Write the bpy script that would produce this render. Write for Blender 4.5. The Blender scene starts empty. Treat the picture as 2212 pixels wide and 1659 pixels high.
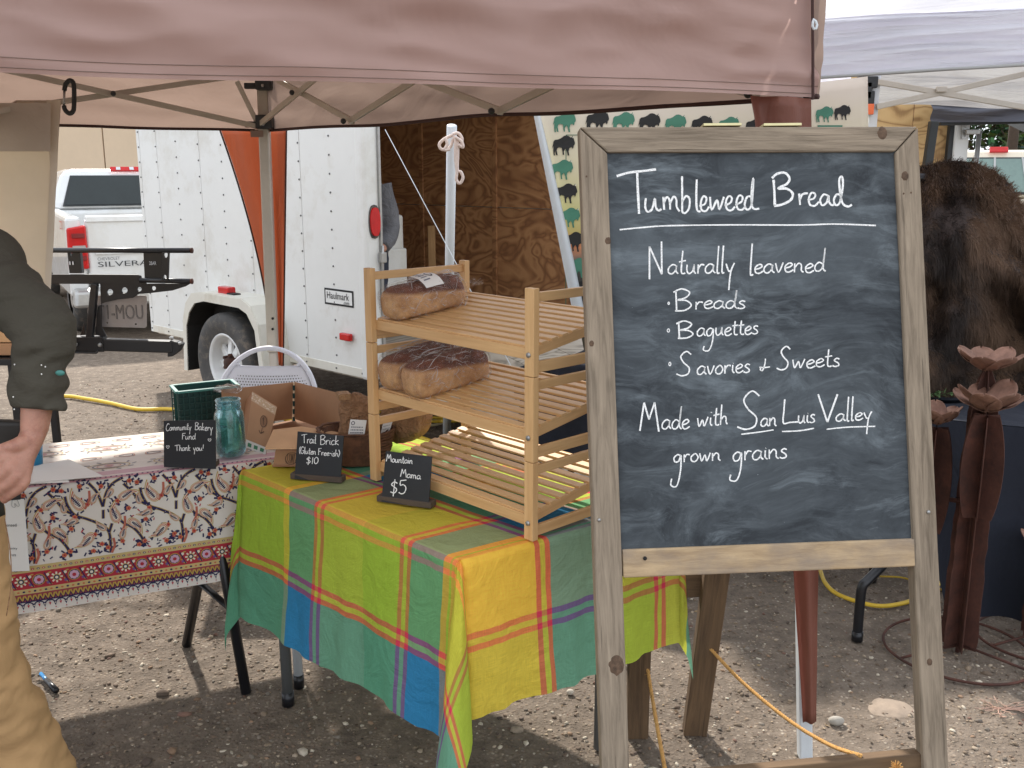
import bpy, bmesh, math, random
import numpy as np
from mathutils import Vector, Matrix, noise, Quaternion
random.seed(7); rng = np.random.default_rng(7)
sc = bpy.context.scene
COL = sc.collection
# ---------------------------------------------------------------- camera
FPX, HZ, CH = 2100.0, 367.0, 1.62
PIT = math.atan((829.5-HZ)/FPX)
cam = bpy.data.cameras.new('camera'); camo = bpy.data.objects.new('camera', cam); COL.objects.link(camo)
cam.sensor_width = 36; cam.lens = FPX/2212*36; cam.clip_start = .05; cam.clip_end = 600
camo.location = (0, 0, CH); camo.rotation_euler = (math.pi/2-PIT, 0, 0)
sc.camera = camo
# ---------------------------------------------------------------- sky and sun
SUN_EL, SUN_AZ = 42.0, -20.0          # degrees; azimuth from +Y towards +X
w = bpy.data.worlds.new('World'); sc.world = w; w.use_nodes = True
nt = w.node_tree; nt.nodes.clear()
o_ = nt.nodes.new('ShaderNodeOutputWorld'); bg = nt.nodes.new('ShaderNodeBackground')
sky = nt.nodes.new('ShaderNodeTexSky'); sky.sky_type = 'NISHITA'; sky.sun_disc = False
sky.sun_elevation = math.radians(SUN_EL); sky.sun_rotation = math.radians(SUN_AZ)
sky.air_density = 1.0; sky.dust_density = 3.0; sky.ozone_density = 1.5; sky.altitude = 2300
mx = nt.nodes.new('ShaderNodeMix'); mx.data_type = 'RGBA'
tc = nt.nodes.new('ShaderNodeTexCoord'); nz = nt.nodes.new('ShaderNodeTexNoise'); nz.inputs['Scale'].default_value = 2.2
nz.inputs['Detail'].default_value = 6
mr = nt.nodes.new('ShaderNodeMapRange'); mr.inputs[1].default_value = .3; mr.inputs[2].default_value = .7
mr.inputs[3].default_value = .72; mr.inputs[4].default_value = .97
nt.links.new(tc.outputs['Generated'], nz.inputs['Vector']); nt.links.new(nz.outputs['Fac'], mr.inputs[0])
nt.links.new(mr.outputs[0], mx.inputs['Factor']); nt.links.new(sky.outputs[0], mx.inputs['A'])
mx.inputs['B'].default_value = (8.6, 9.0, 9.6, 1)
nt.links.new(mx.outputs['Result'], bg.inputs[0]); nt.links.new(bg.outputs[0], o_.inputs[0])
bg.inputs[1].default_value = .122
sl = bpy.data.lights.new('sun', 'SUN'); sl.energy = 4.0; sl.angle = math.radians(2.0); sl.color = (1, .94, .86)
so = bpy.data.objects.new('sun', sl); COL.objects.link(so)
el, az = math.radians(SUN_EL), math.radians(SUN_AZ)
sd = Vector((math.sin(az)*math.cos(el), math.cos(az)*math.cos(el), math.sin(el)))
so.rotation_euler = sd.to_track_quat('Z', 'Y').to_euler(); so.location = sd*30
vs = sc.view_settings; vs.view_transform = 'Standard'; vs.look = 'None'; vs.gamma = 1; vs.use_curve_mapping = False
vs.exposure = .66
sc.render.film_transparent = False
sc.cycles.transparent_max_bounces = 16; sc.cycles.max_bounces = 10; sc.cycles.transmission_bounces = 8
# ---------------------------------------------------------------- pixel helpers (2212 x 1659 photo grid)
def ray(x, y):
    u = (x-1106)/FPX; v = -(y-829.5)/FPX
    return Vector((u, math.cos(PIT)+v*math.sin(PIT), -math.sin(PIT)+v*math.cos(PIT)))
EYE = Vector((0, 0, CH))
def G(x, y, z=0.0):
    d = ray(x, y); return EYE + d*((z-CH)/d.z)
def D(x, y, Y):
    d = ray(x, y); return EYE + d*(Y/d.y)
class Plane:
    def __init__(s, p, n): s.p = Vector(p); s.n = Vector(n).normalized()
    def __call__(s, x, y, off=0.0):
        d = ray(x, y); t = (s.p-EYE).dot(s.n)/d.dot(s.n)
        return EYE + d*t - s.n*off
def plane3(a, b, c):
    n = (b-a).cross(c-a).normalized()
    if n.y < 0: n = -n
    return Plane(a, n)          # normal points away from the eye
def lin(r, g, b):
    f = lambda c: (c/255/12.92) if c/255 <= .04045 else ((c/255+.055)/1.055)**2.4
    return (f(r), f(g), f(b))
def lerp(a, b, t): return a+(b-a)*t
def ns(x, y=0., z=0.): return noise.noise(Vector((x, y, z)))
# ---------------------------------------------------------------- mesh builder
MATS = {}
class MB:
    def __init__(s): s.v = []; s.f = []; s.c = []; s.uv = {}; s.col = None
    def add(s, vs, fs, uvs=None, col=None):
        o = len(s.v); s.v += [tuple(p) for p in vs]
        for i, f in enumerate(fs):
            if uvs is not None: s.uv[len(s.f)] = uvs[i]
            s.f.append(tuple(o+k for k in f)); s.c.append(col or s.col)
        return s
    def hexa(s, p, col=None, L=None):
        """8 points: 4 of the bottom ring, 4 of the top ring (same order); UV = metres along p0->p1 (u) and across"""
        fs = [(3, 2, 1, 0), (4, 5, 6, 7), (0, 1, 5, 4), (1, 2, 6, 5), (2, 3, 7, 6), (3, 0, 4, 7)]
        P = [Vector(q) for q in p]
        ctr = sum(P, Vector())/8; f0 = [P[i] for i in fs[1]]
        nn = (f0[1]-f0[0]).cross(f0[2]-f0[0])
        if nn.dot(f0[0]-ctr) < 0: fs = [tuple(reversed(f)) for f in fs]
        e = [(P[1]-P[0]), (P[3]-P[0]), (P[4]-P[0])]
        ax = max(e, key=lambda q: q.length).normalized()
        ot = sorted(e, key=lambda q: q.length)[:2]
        o1 = ot[0]-ax*ot[0].dot(ax); o1 = o1.normalized() if o1.length > 1e-6 else Vector((0, 0, 1))
        o2 = ot[1]-ax*ot[1].dot(ax)-o1*ot[1].dot(o1); o2 = o2.normalized() if o2.length > 1e-6 else ax.cross(o1)
        sd_ = random.random()*50; sdv = random.random()*5
        uvs = [[((P[k]-P[0]).dot(ax)+sd_, (P[k]-P[0]).dot(o1)+(P[k]-P[0]).dot(o2)*1.0+sdv) for k in f] for f in fs]
        return s.add(P, fs, uvs, col)
    def box(s, c, d, col=None, rz=0.):
        c = Vector(c); hx, hy, hz = d[0]/2, d[1]/2, d[2]/2; R = Matrix.Rotation(rz, 3, 'Z')
        return s.hexa([c+R@Vector((x*hx, y*hy, z*hz)) for z in (-1, 1) for x, y in ((-1, -1), (1, -1), (1, 1), (-1, 1))], col)
    def beam(s, p, q, w, h, up=(0, 0, 1), col=None):
        p, q = Vector(p), Vector(q); a = (q-p).normalized(); up = Vector(up)
        x = a.cross(up).normalized(); y = x.cross(a).normalized()
        r = lambda o: [o-x*w/2-y*h/2, o+x*w/2-y*h/2, o+x*w/2+y*h/2, o-x*w/2+y*h/2]
        return s.hexa(r(p)+r(q), col)
    def slab(s, quad, n, t, col=None):
        q = [Vector(k) for k in quad]; n = Vector(n).normalized()
        return s.hexa(q+[k+n*t for k in q], col)
    def tube(s, pts, r, n=8, col=None, cap=True, closed=False, sq=1.0):
        pts = [Vector(p) for p in pts]; N = len(pts)
        rr = r if hasattr(r, '__len__') else [r]*N
        vs, fs, uvs = [], [], []; prev = None; dist = 0
        for i, p in enumerate(pts):
            if closed: t = pts[(i+1) % N]-pts[i-1]
            else: t = pts[min(i+1, N-1)]-pts[max(i-1, 0)]
            t = t.normalized() if t.length > 1e-9 else Vector((0, 0, 1))
            if prev is None:
                a = Vector((0, 0, 1)) if abs(t.z) < .9 else Vector((1, 0, 0)); x = t.cross(a).normalized()
            else: x = (prev-t*prev.dot(t)).normalized()
            prev = x; y = t.cross(x)
            for k in range(n):
                an = 2*math.pi*k/n; vs.append(p+(x*math.cos(an)+y*math.sin(an)*sq)*rr[i])
        M = N if closed else N-1
        for i in range(M):
            L = (pts[(i+1) % N]-pts[i]).length
            for k in range(n):
                k2 = (k+1) % n; i2 = (i+1) % N
                fs.append((i*n+k, i*n+k2, i2*n+k2, i2*n+k))
                w_ = 2*math.pi*rr[i]/n
                uvs.append([(dist, k*w_), (dist, (k+1)*w_), (dist+L, (k+1)*w_), (dist+L, k*w_)])
            dist += L
        if cap and not closed:
            fs.append(tuple(range(n-1, -1, -1))); uvs.append([(0, 0)]*n)
            fs.append(tuple((N-1)*n+k for k in range(n))); uvs.append([(0, 0)]*n)
        return s.add(vs, fs, uvs, col)
    def lathe(s, c, prof, n=24, col=None, axis=(0, 0, 1)):
        """profile [(radius, height)] round an axis through c"""
        a = Vector(axis).normalized(); t = Vector((1, 0, 0)) if abs(a.x) < .9 else Vector((0, 1, 0))
        x = a.cross(t).normalized(); y = a.cross(x); c = Vector(c)
        vs = []; fs = []
        for r, h in prof:
            for k in range(n):
                an = 2*math.pi*k/n; vs.append(c+a*h+(x*math.cos(an)+y*math.sin(an))*r)
        for i in range(len(prof)-1):
            for k in range(n):
                k2 = (k+1) % n; fs.append((i*n+k, i*n+k2, (i+1)*n+k2, (i+1)*n+k))
        return s.add(vs, fs, None, col)
    def grid(s, fn, nu, nv, u=(0, 1), v=(0, 1), col=None, uvf=None):
        vs = []; U = [lerp(u[0], u[1], i/nu) for i in range(nu+1)]; V = [lerp(v[0], v[1], j/nv) for j in range(nv+1)]
        for j in range(nv+1):
            for i in range(nu+1): vs.append(fn(U[i], V[j]))
        fs, uvs = [], []; uvf = uvf or (lambda a, b: (a, b))
        for j in range(nv):
            for i in range(nu):
                a = j*(nu+1)+i; fs.append((a, a+1, a+nu+2, a+nu+1))
                uvs.append([uvf(U[i], V[j]), uvf(U[i+1], V[j]), uvf(U[i+1], V[j+1]), uvf(U[i], V[j+1])])
        return s.add(vs, fs, uvs, col)
    def sphere(s, c, r, nu=12, nv=8, col=None, f=None):
        c = Vector(c); rx, ry, rz = r if hasattr(r, '__len__') else (r, r, r)
        vs = [c+Vector((0, 0, -rz))]; fs = []
        for j in range(1, nv):
            ph = -math.pi/2+math.pi*j/nv
            for i in range(nu):
                th = 2*math.pi*i/nu; vs.append(c+Vector((rx*math.cos(ph)*math.cos(th), ry*math.cos(ph)*math.sin(th), rz*math.sin(ph))))
        vs.append(c+Vector((0, 0, rz)))
        if f: vs = [f(p) for p in vs]
        for i in range(nu):
            i2 = (i+1) % nu; fs.append((0, 1+i2, 1+i)); fs.append((len(vs)-1, 1+(nv-2)*nu+i, 1+(nv-2)*nu+i2))
            for j in range(nv-2): fs.append((1+j*nu+i, 1+j*nu+i2, 1+(j+1)*nu+i2, 1+(j+1)*nu+i))
        return s.add(vs, fs, None, col)
    def build(s, name, mat, parent=None, smooth=False, bevel=0, sub=0, world=True, solid=0, **tags):
        me = bpy.data.meshes.new(name); vs = s.v
        if parent is not None and world:
            inv = WM[parent.name].inverted(); vs = [tuple(inv@Vector(p)) for p in vs]
        me.from_pydata(vs, [], s.f)
        if s.uv:
            ul = me.uv_layers.new(name='UVMap'); k = 0
            arr = np.zeros(len(me.loops)*2, 'f')
            for i, f in enumerate(s.f):
                q = s.uv.get(i)
                if q:
                    for j, t in enumerate(q): arr[2*(k+j)] = t[0]; arr[2*(k+j)+1] = t[1]
                k += len(f)
            ul.data.foreach_set('uv', arr)
        if any(c is not None for c in s.c):
            ca = me.color_attributes.new('Col', 'FLOAT_COLOR', 'CORNER'); arr = []
            for i, f in enumerate(s.f):
                c = s.c[i] or (.5, .5, .5); arr += [c[0], c[1], c[2], 1.0]*len(f)
            ca.data.foreach_set('color', arr)
        if mat is not None: me.materials.append(mat)
        o = bpy.data.objects.new(name, me); COL.objects.link(o)
        if smooth:
            me.polygons.foreach_set('use_smooth', [True]*len(me.polygons))
        if bevel:
            m = o.modifiers.new('bevel', 'BEVEL'); m.width = bevel; m.segments = 2; m.limit_method = 'ANGLE'; m.harden_normals = False
        if solid:
            m = o.modifiers.new('solid', 'SOLIDIFY'); m.thickness = solid; m.offset = 0
        if sub:
            m = o.modifiers.new('sub', 'SUBSURF'); m.levels = m.render_levels = sub
        if parent is not None: o.parent = parent
        WM[o.name] = (WM[parent.name] if parent is not None else Matrix())
        for k, t in tags.items(): o[k] = t
        return o
WM = {}
def thing(name, label, cat, loc=(0, 0, 0), rz=0., group=None):
    o = bpy.data.objects.new(name, None); COL.objects.link(o); o.empty_display_size = .1
    o.location = loc; o.rotation_euler = (0, 0, rz); o['label'] = label; o['category'] = cat
    if group: o['group'] = group
    WM[o.name] = Matrix.Translation(Vector(loc))@Matrix.Rotation(rz, 4, 'Z'); return o
def share(o, parent, name, dloc):
    c = bpy.data.objects.new(name, o.data); COL.objects.link(c); c.parent = parent; c.location = dloc
    for m in o.modifiers:
        k = c.modifiers.new(m.name, m.type)
        for a in ('width', 'segments', 'limit_method'):
            if hasattr(m, a): setattr(k, a, getattr(m, a))
    WM[c.name] = WM[parent.name]; return c
def smooth_line(pts, k=6):
    P = [Vector(p) for p in pts]
    if len(P) < 3: return P
    out = []
    for i in range(len(P)-1):
        p0, p1, p2, p3 = P[max(i-1, 0)], P[i], P[i+1], P[min(i+2, len(P)-1)]
        for j in range(k):
            t = j/k
            out.append(.5*((2*p1)+(p2-p0)*t+(2*p0-5*p1+4*p2-p3)*t*t+(3*p1-p0-3*p2+p3)*t**3))
    return out+[P[-1]]
# ---------------------------------------------------------------- materials
class NT:
    def __init__(s, name):
        s.m = bpy.data.materials.new(name); s.m.use_nodes = True; s.t = s.m.node_tree; s.t.nodes.clear()
        s.out = s.t.nodes.new('ShaderNodeOutputMaterial')
    def n(s, ty, **kw):
        q = s.t.nodes.new('ShaderNode'+ty)
        for k, v in kw.items():
            if k in q.inputs.keys() and not hasattr(q, k): s.set(q.inputs[k], v)
            elif hasattr(q, k): setattr(q, k, v)
            else: s.set(q.inputs[k.replace('_', ' ')], v)
        return q
    def set(s, sock, v):
        if hasattr(v, 'is_output') or isinstance(v, bpy.types.NodeSocket): s.t.links.new(v, sock)
        elif isinstance(v, tuple) and len(v) == 3 and sock.type == 'RGBA': sock.default_value = (*v, 1)
        else: sock.default_value = v
    def coord(s, kind='Object', scale=(1, 1, 1), loc=(0, 0, 0)):
        c = s.n('TexCoord'); mp = s.n('Mapping'); s.t.links.new(c.outputs[kind], mp.inputs['Vector'])
        mp.inputs['Scale'].default_value = scale; mp.inputs['Location'].default_value = loc; return mp.outputs[0]
    def noise(s, vec, scale, detail=4, rough=.55, dist=0.):
        q = s.n('TexNoise'); s.t.links.new(vec, q.inputs['Vector']); q.inputs['Scale'].default_value = scale
        q.inputs['Detail'].default_value = detail; q.inputs['Roughness'].default_value = rough; q.inputs['Distortion'].default_value = dist
        return q.outputs['Fac']
    def ramp(s, fac, stops, interp='LINEAR'):
        q = s.n('ValToRGB'); s.t.links.new(fac, q.inputs[0]); cr = q.color_ramp; cr.interpolation = interp
        while len(cr.elements) < len(stops): cr.elements.new(.5)
        for e, (p, c) in zip(cr.elements, stops):
            e.position = p; e.color = (*c, 1) if hasattr(c, '__len__') else (c, c, c, 1)
        return q.outputs[0]
    def mix(s, f, a, b, mode='MIX'):
        q = s.n('Mix'); q.data_type = 'RGBA'; q.blend_type = mode
        s.set(q.inputs['Factor'], f); s.set(q.inputs['A'], a); s.set(q.inputs['B'], b); return q.outputs['Result']
    def math(s, op, a, b=0.):
        q = s.n('Math'); q.operation = op; s.set(q.inputs[0], a); s.set(q.inputs[1], b); return q.outputs[0]
    def bump(s, h, st=.3, dist=.01, nrm=None):
        q = s.n('Bump'); s.t.links.new(h, q.inputs['Height']); q.inputs['Strength'].default_value = st; q.inputs['Distance'].default_value = dist
        if nrm: s.t.links.new(nrm, q.inputs['Normal'])
        return q.outputs[0]
    def bsdf(s, color, rough=.6, metal=0., nrm=None, **kw):
        q = s.n('BsdfPrincipled'); s.set(q.inputs['Base Color'], color); s.set(q.inputs['Roughness'], rough); q.inputs['Metallic'].default_value = metal
        if nrm: s.t.links.new(nrm, q.inputs['Normal'])
        for k, v in kw.items(): s.set(q.inputs[k.replace('_', ' ')], v)
        return q.outputs[0]
    def done(s, sh): s.t.links.new(sh, s.out.inputs[0]); return s.m
def vary(c, k): return tuple(min(1, x*k) for x in c)
def basic(name, c, rough=.6, metal=0., amt=.18, sc_=6., bump=.15, bsc=80., dirt=None, **kw):
    n = NT(name); v = n.coord(); f = n.noise(v, sc_, 5); f2 = n.noise(v, sc_*9, 3)
    col = n.ramp(n.math('ADD', n.math('MULTIPLY', f, .7), n.math('MULTIPLY', f2, .3)), [(.3, vary(c, 1-amt)), (.7, vary(c, 1+amt))])
    if dirt:
        col = n.mix(n.ramp(n.noise(v, sc_*.7, 6, .7), [(.5, 0.), (.75, 1.)]), col, dirt)
    b = n.bump(n.noise(v, bsc, 3), bump, .002) if bump else None
    r = n.math('ADD', n.math('MULTIPLY', f2, .2), rough-.1)
    return n.done(n.bsdf(col, r, metal, b, **kw))
def cloth(name, c, trans=.0, rough=.85, weave=900., amt=.12, wr=.35, wsc=(3, 3, 3), tcol=None):
    n = NT(name); v = n.coord(); f = n.noise(v, 3., 5, .6)
    col = n.ramp(f, [(.3, vary(c, 1-amt)), (.7, vary(c, 1+amt))])
    vw = n.coord(scale=wsc); h = n.noise(vw, 2.2, 4, .55, .8)
    nb = n.bump(h, wr, .03); nb = n.bump(n.noise(v, weave, 1), .12, .001, nb)
    sh = n.bsdf(col, rough, 0, nb)
    if trans:
        t = n.n('BsdfTranslucent'); n.set(t.inputs[0], tcol or vary(c, 1.25)); n.t.links.new(nb, t.inputs['Normal'])
        m = n.n('MixShader'); m.inputs[0].default_value = trans; n.t.links.new(sh, m.inputs[1]); n.t.links.new(t.outputs[0], m.inputs[2]); sh = m.outputs[0]
    return n.done(sh)
def wood(name, light, dark, su=6., sv=150., bump=.5, rough=.75, knots=0., stain=None):
    n = NT(name); v = n.coord('UV', (su, sv, 1)); base = n.noise(v, 1., 6, .65, .6)
    v2 = n.coord('UV', (su*.35, sv*.22, 1)); broad = n.noise(v2, 1., 4, .6, 1.2)
    f = n.math('ADD', n.math('MULTIPLY', base, .65), n.math('MULTIPLY', broad, .35))
    col = n.ramp(f, [(.28, dark), (.5, tuple(lerp(a, b, .6) for a, b in zip(dark, light))), (.68, light)])
    cracks = n.ramp(n.noise(n.coord('UV', (su*.5, sv*1.3, 3)), 1., 3, .5, .3), [(.66, 0.), (.74, 1.)])
    if knots:
        kv = n.coord('UV', (5., 14., 1)); vo = n.n('TexVoronoi'); n.t.links.new(kv, vo.inputs['Vector']); vo.inputs['Scale'].default_value = 1
        kf = n.ramp(vo.outputs['Distance'], [(.05, 1.), (.16, 0.)]); col = n.mix(n.math('MULTIPLY', kf, knots), col, vary(dark, .45))
    if stain:
        col = n.mix(n.ramp(n.noise(n.coord('UV', (5, 9, 1)), 1., 5, .6), [(.42, 0.), (.68, .8)]), col, stain)
    col = n.mix(n.math('MULTIPLY', cracks, .35), col, vary(dark, .4))
    h = n.math('SUBTRACT', f, n.math('MULTIPLY', cracks, .5))
    return n.done(n.bsdf(col, rough, 0, n.bump(h, bump, .004)))
def colmat(name, rough=.7, metal=0., emis=0, amt=.12, nsc=20., trans=0.):
    n = NT(name); a = n.n('VertexColor', layer_name='Col'); v = n.coord()
    f = n.ramp(n.noise(v, nsc, 4), [(.3, 1-amt), (.7, 1+amt)])
    c = n.mix(1., a.outputs[0], f, 'MULTIPLY'); sh = n.bsdf(c, rough, metal)
    if trans:
        t = n.n('BsdfTranslucent'); n.t.links.new(c, t.inputs[0]); m = n.n('MixShader'); m.inputs[0].default_value = trans
        n.t.links.new(sh, m.inputs[1]); n.t.links.new(t.outputs[0], m.inputs[2]); sh = m.outputs[0]
    return n.done(sh)
# ---------------------------------------------------------------- flat print / chalk: polygons mapped by fn(u,v,offset)
class Print:
    def __init__(s, fn, lift=.0006): s.fn = fn; s.mb = MB(); s.lift = lift
    def poly(s, pts, col, layer=1):
        c = (sum(p[0] for p in pts)/len(pts), sum(p[1] for p in pts)/len(pts))
        vs = [s.fn(c[0], c[1], s.lift*layer)]+[s.fn(p[0], p[1], s.lift*layer) for p in pts]; n = len(pts)
        s.mb.add(vs, [(0, 1+i, 1+(i+1) % n) for i in range(n)], None, col)
    def ngon(s, pts, col, layer=1):
        s.mb.add([s.fn(p[0], p[1], s.lift*layer) for p in pts], [tuple(range(len(pts)))], None, col)
    def disc(s, x, y, r, col, layer=1, ry=None, rot=0., n=12):
        ry = ry or r; c_, s_ = math.cos(rot), math.sin(rot)
        s.poly([(x+r*math.cos(a)*c_-ry*math.sin(a)*s_, y+r*math.cos(a)*s_+ry*math.sin(a)*c_) for a in [2*math.pi*i/n for i in range(n)]], col, layer)
    def line(s, pts, w, col, layer=1, sm=5, taper=False, rough=0.):
        P = smooth_line([(p[0], p[1], 0) for p in pts], sm) if sm > 1 else [Vector((p[0], p[1], 0)) for p in pts]
        q = [P[0]]
        for p in P[1:]:
            if (p-q[-1]).length > 1e-6: q.append(p)
        P = q
        if len(P) < 2: return
        L, R = [], []
        for i, p in enumerate(P):
            t = (P[min(i+1, len(P)-1)]-P[max(i-1, 0)]).normalized(); n_ = Vector((-t.y, t.x, 0))
            k = 1. if not taper else math.sin(math.pi*min(1, (i+.6)/(len(P)+.2)))**.5
            k *= 1+rough*ns(p.x*.35+7, p.y*.35)
            L.append(p+n_*w/2*k); R.append(p-n_*w/2*k)
        vs = [s.fn(a.x, a.y, s.lift*layer) for a in L]+[s.fn(a.x, a.y, s.lift*layer) for a in R]; n = len(P)
        s.mb.add(vs, [(i, i+1, n+i+1, n+i) for i in range(n-1)], None, col)
    def build(s, name, mat, parent): return s.mb.build(name, mat, parent)
# ---------------------------------------------------------------- single-stroke handwriting (x-height 1, ascender 2.2, descender -1.3)
FT = {
 'a': (.95, [[(.75, .85), (.42, 1.), (.08, .62), (.1, .15), (.4, .02), (.7, .4), (.76, .9), (.74, .3), (.95, .02)]]),
 'b': (.9, [[(.12, 2.2), (.1, 1.), (.1, .02)], [(.1, .5), (.4, 1.), (.75, .75), (.7, .2), (.35, 0), (.1, .12)]]),
 'c': (.8, [[(.7, .85), (.4, 1.), (.08, .55), (.25, .03), (.7, .15)]]),
 'd': (.98, [[(.72, .8), (.4, 1.), (.08, .6), (.15, .1), (.5, .08), (.75, .7), (.85, 2.2), (.78, 1.2), (.78, .3), (1., 0)]]),
 'e': (.8, [[(.08, .45), (.45, .55), (.68, .8), (.45, 1.), (.1, .65), (.15, .12), (.45, 0), (.8, .25)]]),
 'f': (.6, [[(.6, 2.), (.4, 2.2), (.22, 1.6), (.22, 0)], [(0, 1.), (.55, 1.05)]]),
 'g': (.95, [[(.7, .85), (.4, 1.), (.08, .6), (.2, .08), (.55, .2), (.75, .9), (.72, -.5), (.4, -1.25), (-.15, -1.2), (-.1, -.85)]]),
 'h': (.9, [[(.12, 2.2), (.1, 0)], [(.1, .5), (.35, .95), (.6, .85), (.65, .3), (.78, 0)]]),
 'i': (.4, [[(.15, .95), (.15, .25), (.35, 0)], [(.17, 1.45), (.2, 1.5)]]),
 'k': (.85, [[(.12, 2.2), (.1, 0)], [(.65, 1.05), (.12, .5), (.75, 0)]]),
 'l': (.42, [[(.15, 2.2), (.14, .5), (.2, 0), (.35, .08)]]),
 'm': (1.35, [[(.08, 1.), (.1, 0)], [(.1, .5), (.3, .95), (.52, .8), (.54, 0)], [(.54, .5), (.8, 1.), (1.02, .75), (1.05, .2), (1.25, 0)]]),
 'n': (.95, [[(.08, 1.), (.1, 0)], [(.1, .5), (.4, .98), (.65, .8), (.68, .2), (.88, 0)]]),
 'o': (.85, [[(.4, 1.), (.08, .6), (.15, .1), (.5, .02), (.75, .5), (.55, .95), (.35, 1.)]]),
 'r': (.7, [[(.1, .98), (.12, 0)], [(.12, .5), (.35, .95), (.65, .9)]]),
 's': (.7, [[(.6, .9), (.35, 1.), (.15, .75), (.5, .42), (.55, .12), (.25, 0), (.02, .12)]]),
 't': (.65, [[(.28, 1.9), (.25, .3), (.45, 0), (.6, .1)], [(0, 1.15), (.6, 1.25)]]),
 'u': (.95, [[(.08, .95), (.1, .3), (.3, 0), (.6, .3), (.7, .95), (.7, .3), (.88, 0)]]),
 'v': (.8, [[(.05, 1.), (.35, 0), (.7, 1.05)]]),
 'w': (1.2, [[(.05, 1.), (.25, 0), (.55, .75), (.75, 0), (1.08, 1.05)]]),
 'y': (.85, [[(.05, 1.), (.3, .25), (.45, .25)], [(.78, 1.05), (.5, .1), (.42, -1.3)]]),
 'A': (1.2, [[(0, 0), (.55, 2.2), (1.1, 0)], [(.2, .8), (.9, .8)]]),
 'B': (1.2, [[(.15, 2.1), (.2, 0)], [(.0, 1.9), (.5, 2.25), (1., 1.9), (.75, 1.35), (.25, 1.1), (.8, 1.05), (1.1, .55), (.7, .05), (.1, 0)]]),
 'C': (1.2, [[(1.05, 1.9), (.65, 2.2), (.15, 1.5), (.1, .6), (.5, 0), (1.1, .3)]]),
 'F': (1., [[(.15, 2.1), (.18, 0)], [(.05, 2.1), (.95, 2.25)], [(.15, 1.15), (.75, 1.25)]]),
 'G': (1.2, [[(1., 1.9), (.6, 2.2), (.12, 1.4), (.15, .4), (.6, 0), (1.05, .4), (1.05, .9), (.65, .9)]]),
 'L': (1.1, [[(.2, 2.2), (.15, 1.2), (.12, .05), (.5, .08), (1.05, .1)]]),
 'M': (1.5, [[(.0, 0), (.3, 2.15)], [(.3, 2.15), (.65, .9)], [(.65, .9), (1.05, 2.2)], [(1.05, 2.2), (1.35, 0)]]),
 'N': (1.2, [[(.05, -.1), (.05, 2.)], [(.05, 2.), (.95, .15)], [(.95, .15), (.92, 2.25)]]),
 'S': (1., [[(.95, 1.95), (.6, 2.25), (.25, 1.8), (.45, 1.25), (.85, .7), (.8, .1), (.4, -.1), (.0, .1)]]),
 'T': (1.5, [[(0, 1.95), (.6, 2.1), (1.45, 2.25)], [(.72, 2.1), (.75, 1.), (.85, 0)]]),
 'V': (1.2, [[(.0, 2.2), (.55, 0)], [(.55, 0), (1.15, 2.2)]]),
 '!': (.35, [[(.2, 2.2), (.15, .6)], [(.13, .08), (.15, .0)]]),
 '(': (.4, [[(.35, 2.2), (.05, 1.1), (.3, -.2)]]), ')': (.4, [[(.05, 2.2), (.35, 1.1), (.05, -.2)]]),
 '-': (.6, [[(.05, .8), (.5, .85)]]), '.': (.3, [[(.1, 0), (.15, .05)]]),
 '1': (.5, [[(.25, 2.1), (.2, 0)]]),
 '0': (1., [[(.5, 2.1), (.12, 1.4), (.15, .4), (.45, 0), (.85, .5), (.85, 1.6), (.5, 2.1)]]),
 '5': (1.1, [[(.2, 2.1), (.2, 1.3), (.6, 1.4), (.95, .9), (.8, .2), (.4, 0), (.05, .2)], [(.2, 2.1), (.95, 2.2)]]),
 '$': (1.1, [[(.9, 1.7), (.5, 1.95), (.15, 1.5), (.5, 1.1), (.85, .7), (.6, .2), (.05, .35)], [(.55, 2.4), (.45, -.3)]]),
 '&': (1.2, [[(.7, 1.4), (.6, .6), (.4, 0), (.1, .2), (.3, .6), (.7, .7), (1.1, .65)]]),
}
def hand(pr, text, x0, x1, y0, y1, xh, asc, col, wd, dsc=None, slant=.12):
    """one word: px box x0..x1, baseline y0->y1 (y down), x-height and ascender height in px"""
    dsc = dsc or xh*1.2
    tot = sum(FT[c][0] if c != ' ' else .6 for c in text); k = (x1-x0)/tot; x = 0.
    def Y(v): return v*xh if v <= 1 and v >= 0 else (xh+(v-1)/1.2*(asc-xh) if v > 1 else v/1.3*dsc)
    for ci, c in enumerate(text):
        if c == ' ': x += .6; continue
        wg, strokes = FT[c]; jy = ns(ci*3.1+x0, y0)*xh*.12
        for st in strokes:
            pts = []
            for a, b in st:
                yy = Y(b); px = x0+(x+a)*k+slant*yy*.5; t = (px-x0)/max(1, (x1-x0))
                pts.append((px, lerp(y0, y1, t)-yy+jy))
            straight = len(st) == 2
            pr.line(pts, wd, col, 1, 1 if straight else 6, rough=.35)
        x += wg
def font_mesh(text, size, extrude=.0, mat=None):
    cu = bpy.data.curves.new('t', 'FONT'); cu.body = text; cu.size = size; cu.extrude = extrude; cu.resolution_u = 3
    ob = bpy.data.objects.new('t', cu); COL.objects.link(ob); bpy.context.view_layer.update()
    me = bpy.data.meshes.new_from_object(ob.evaluated_get(bpy.context.evaluated_depsgraph_get()))
    vs = [v.co.copy() for v in me.vertices]; fs = [tuple(p.vertices) for p in me.polygons]
    bpy.data.objects.remove(ob); bpy.data.curves.remove(cu); bpy.data.meshes.remove(me); return vs, fs
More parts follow.
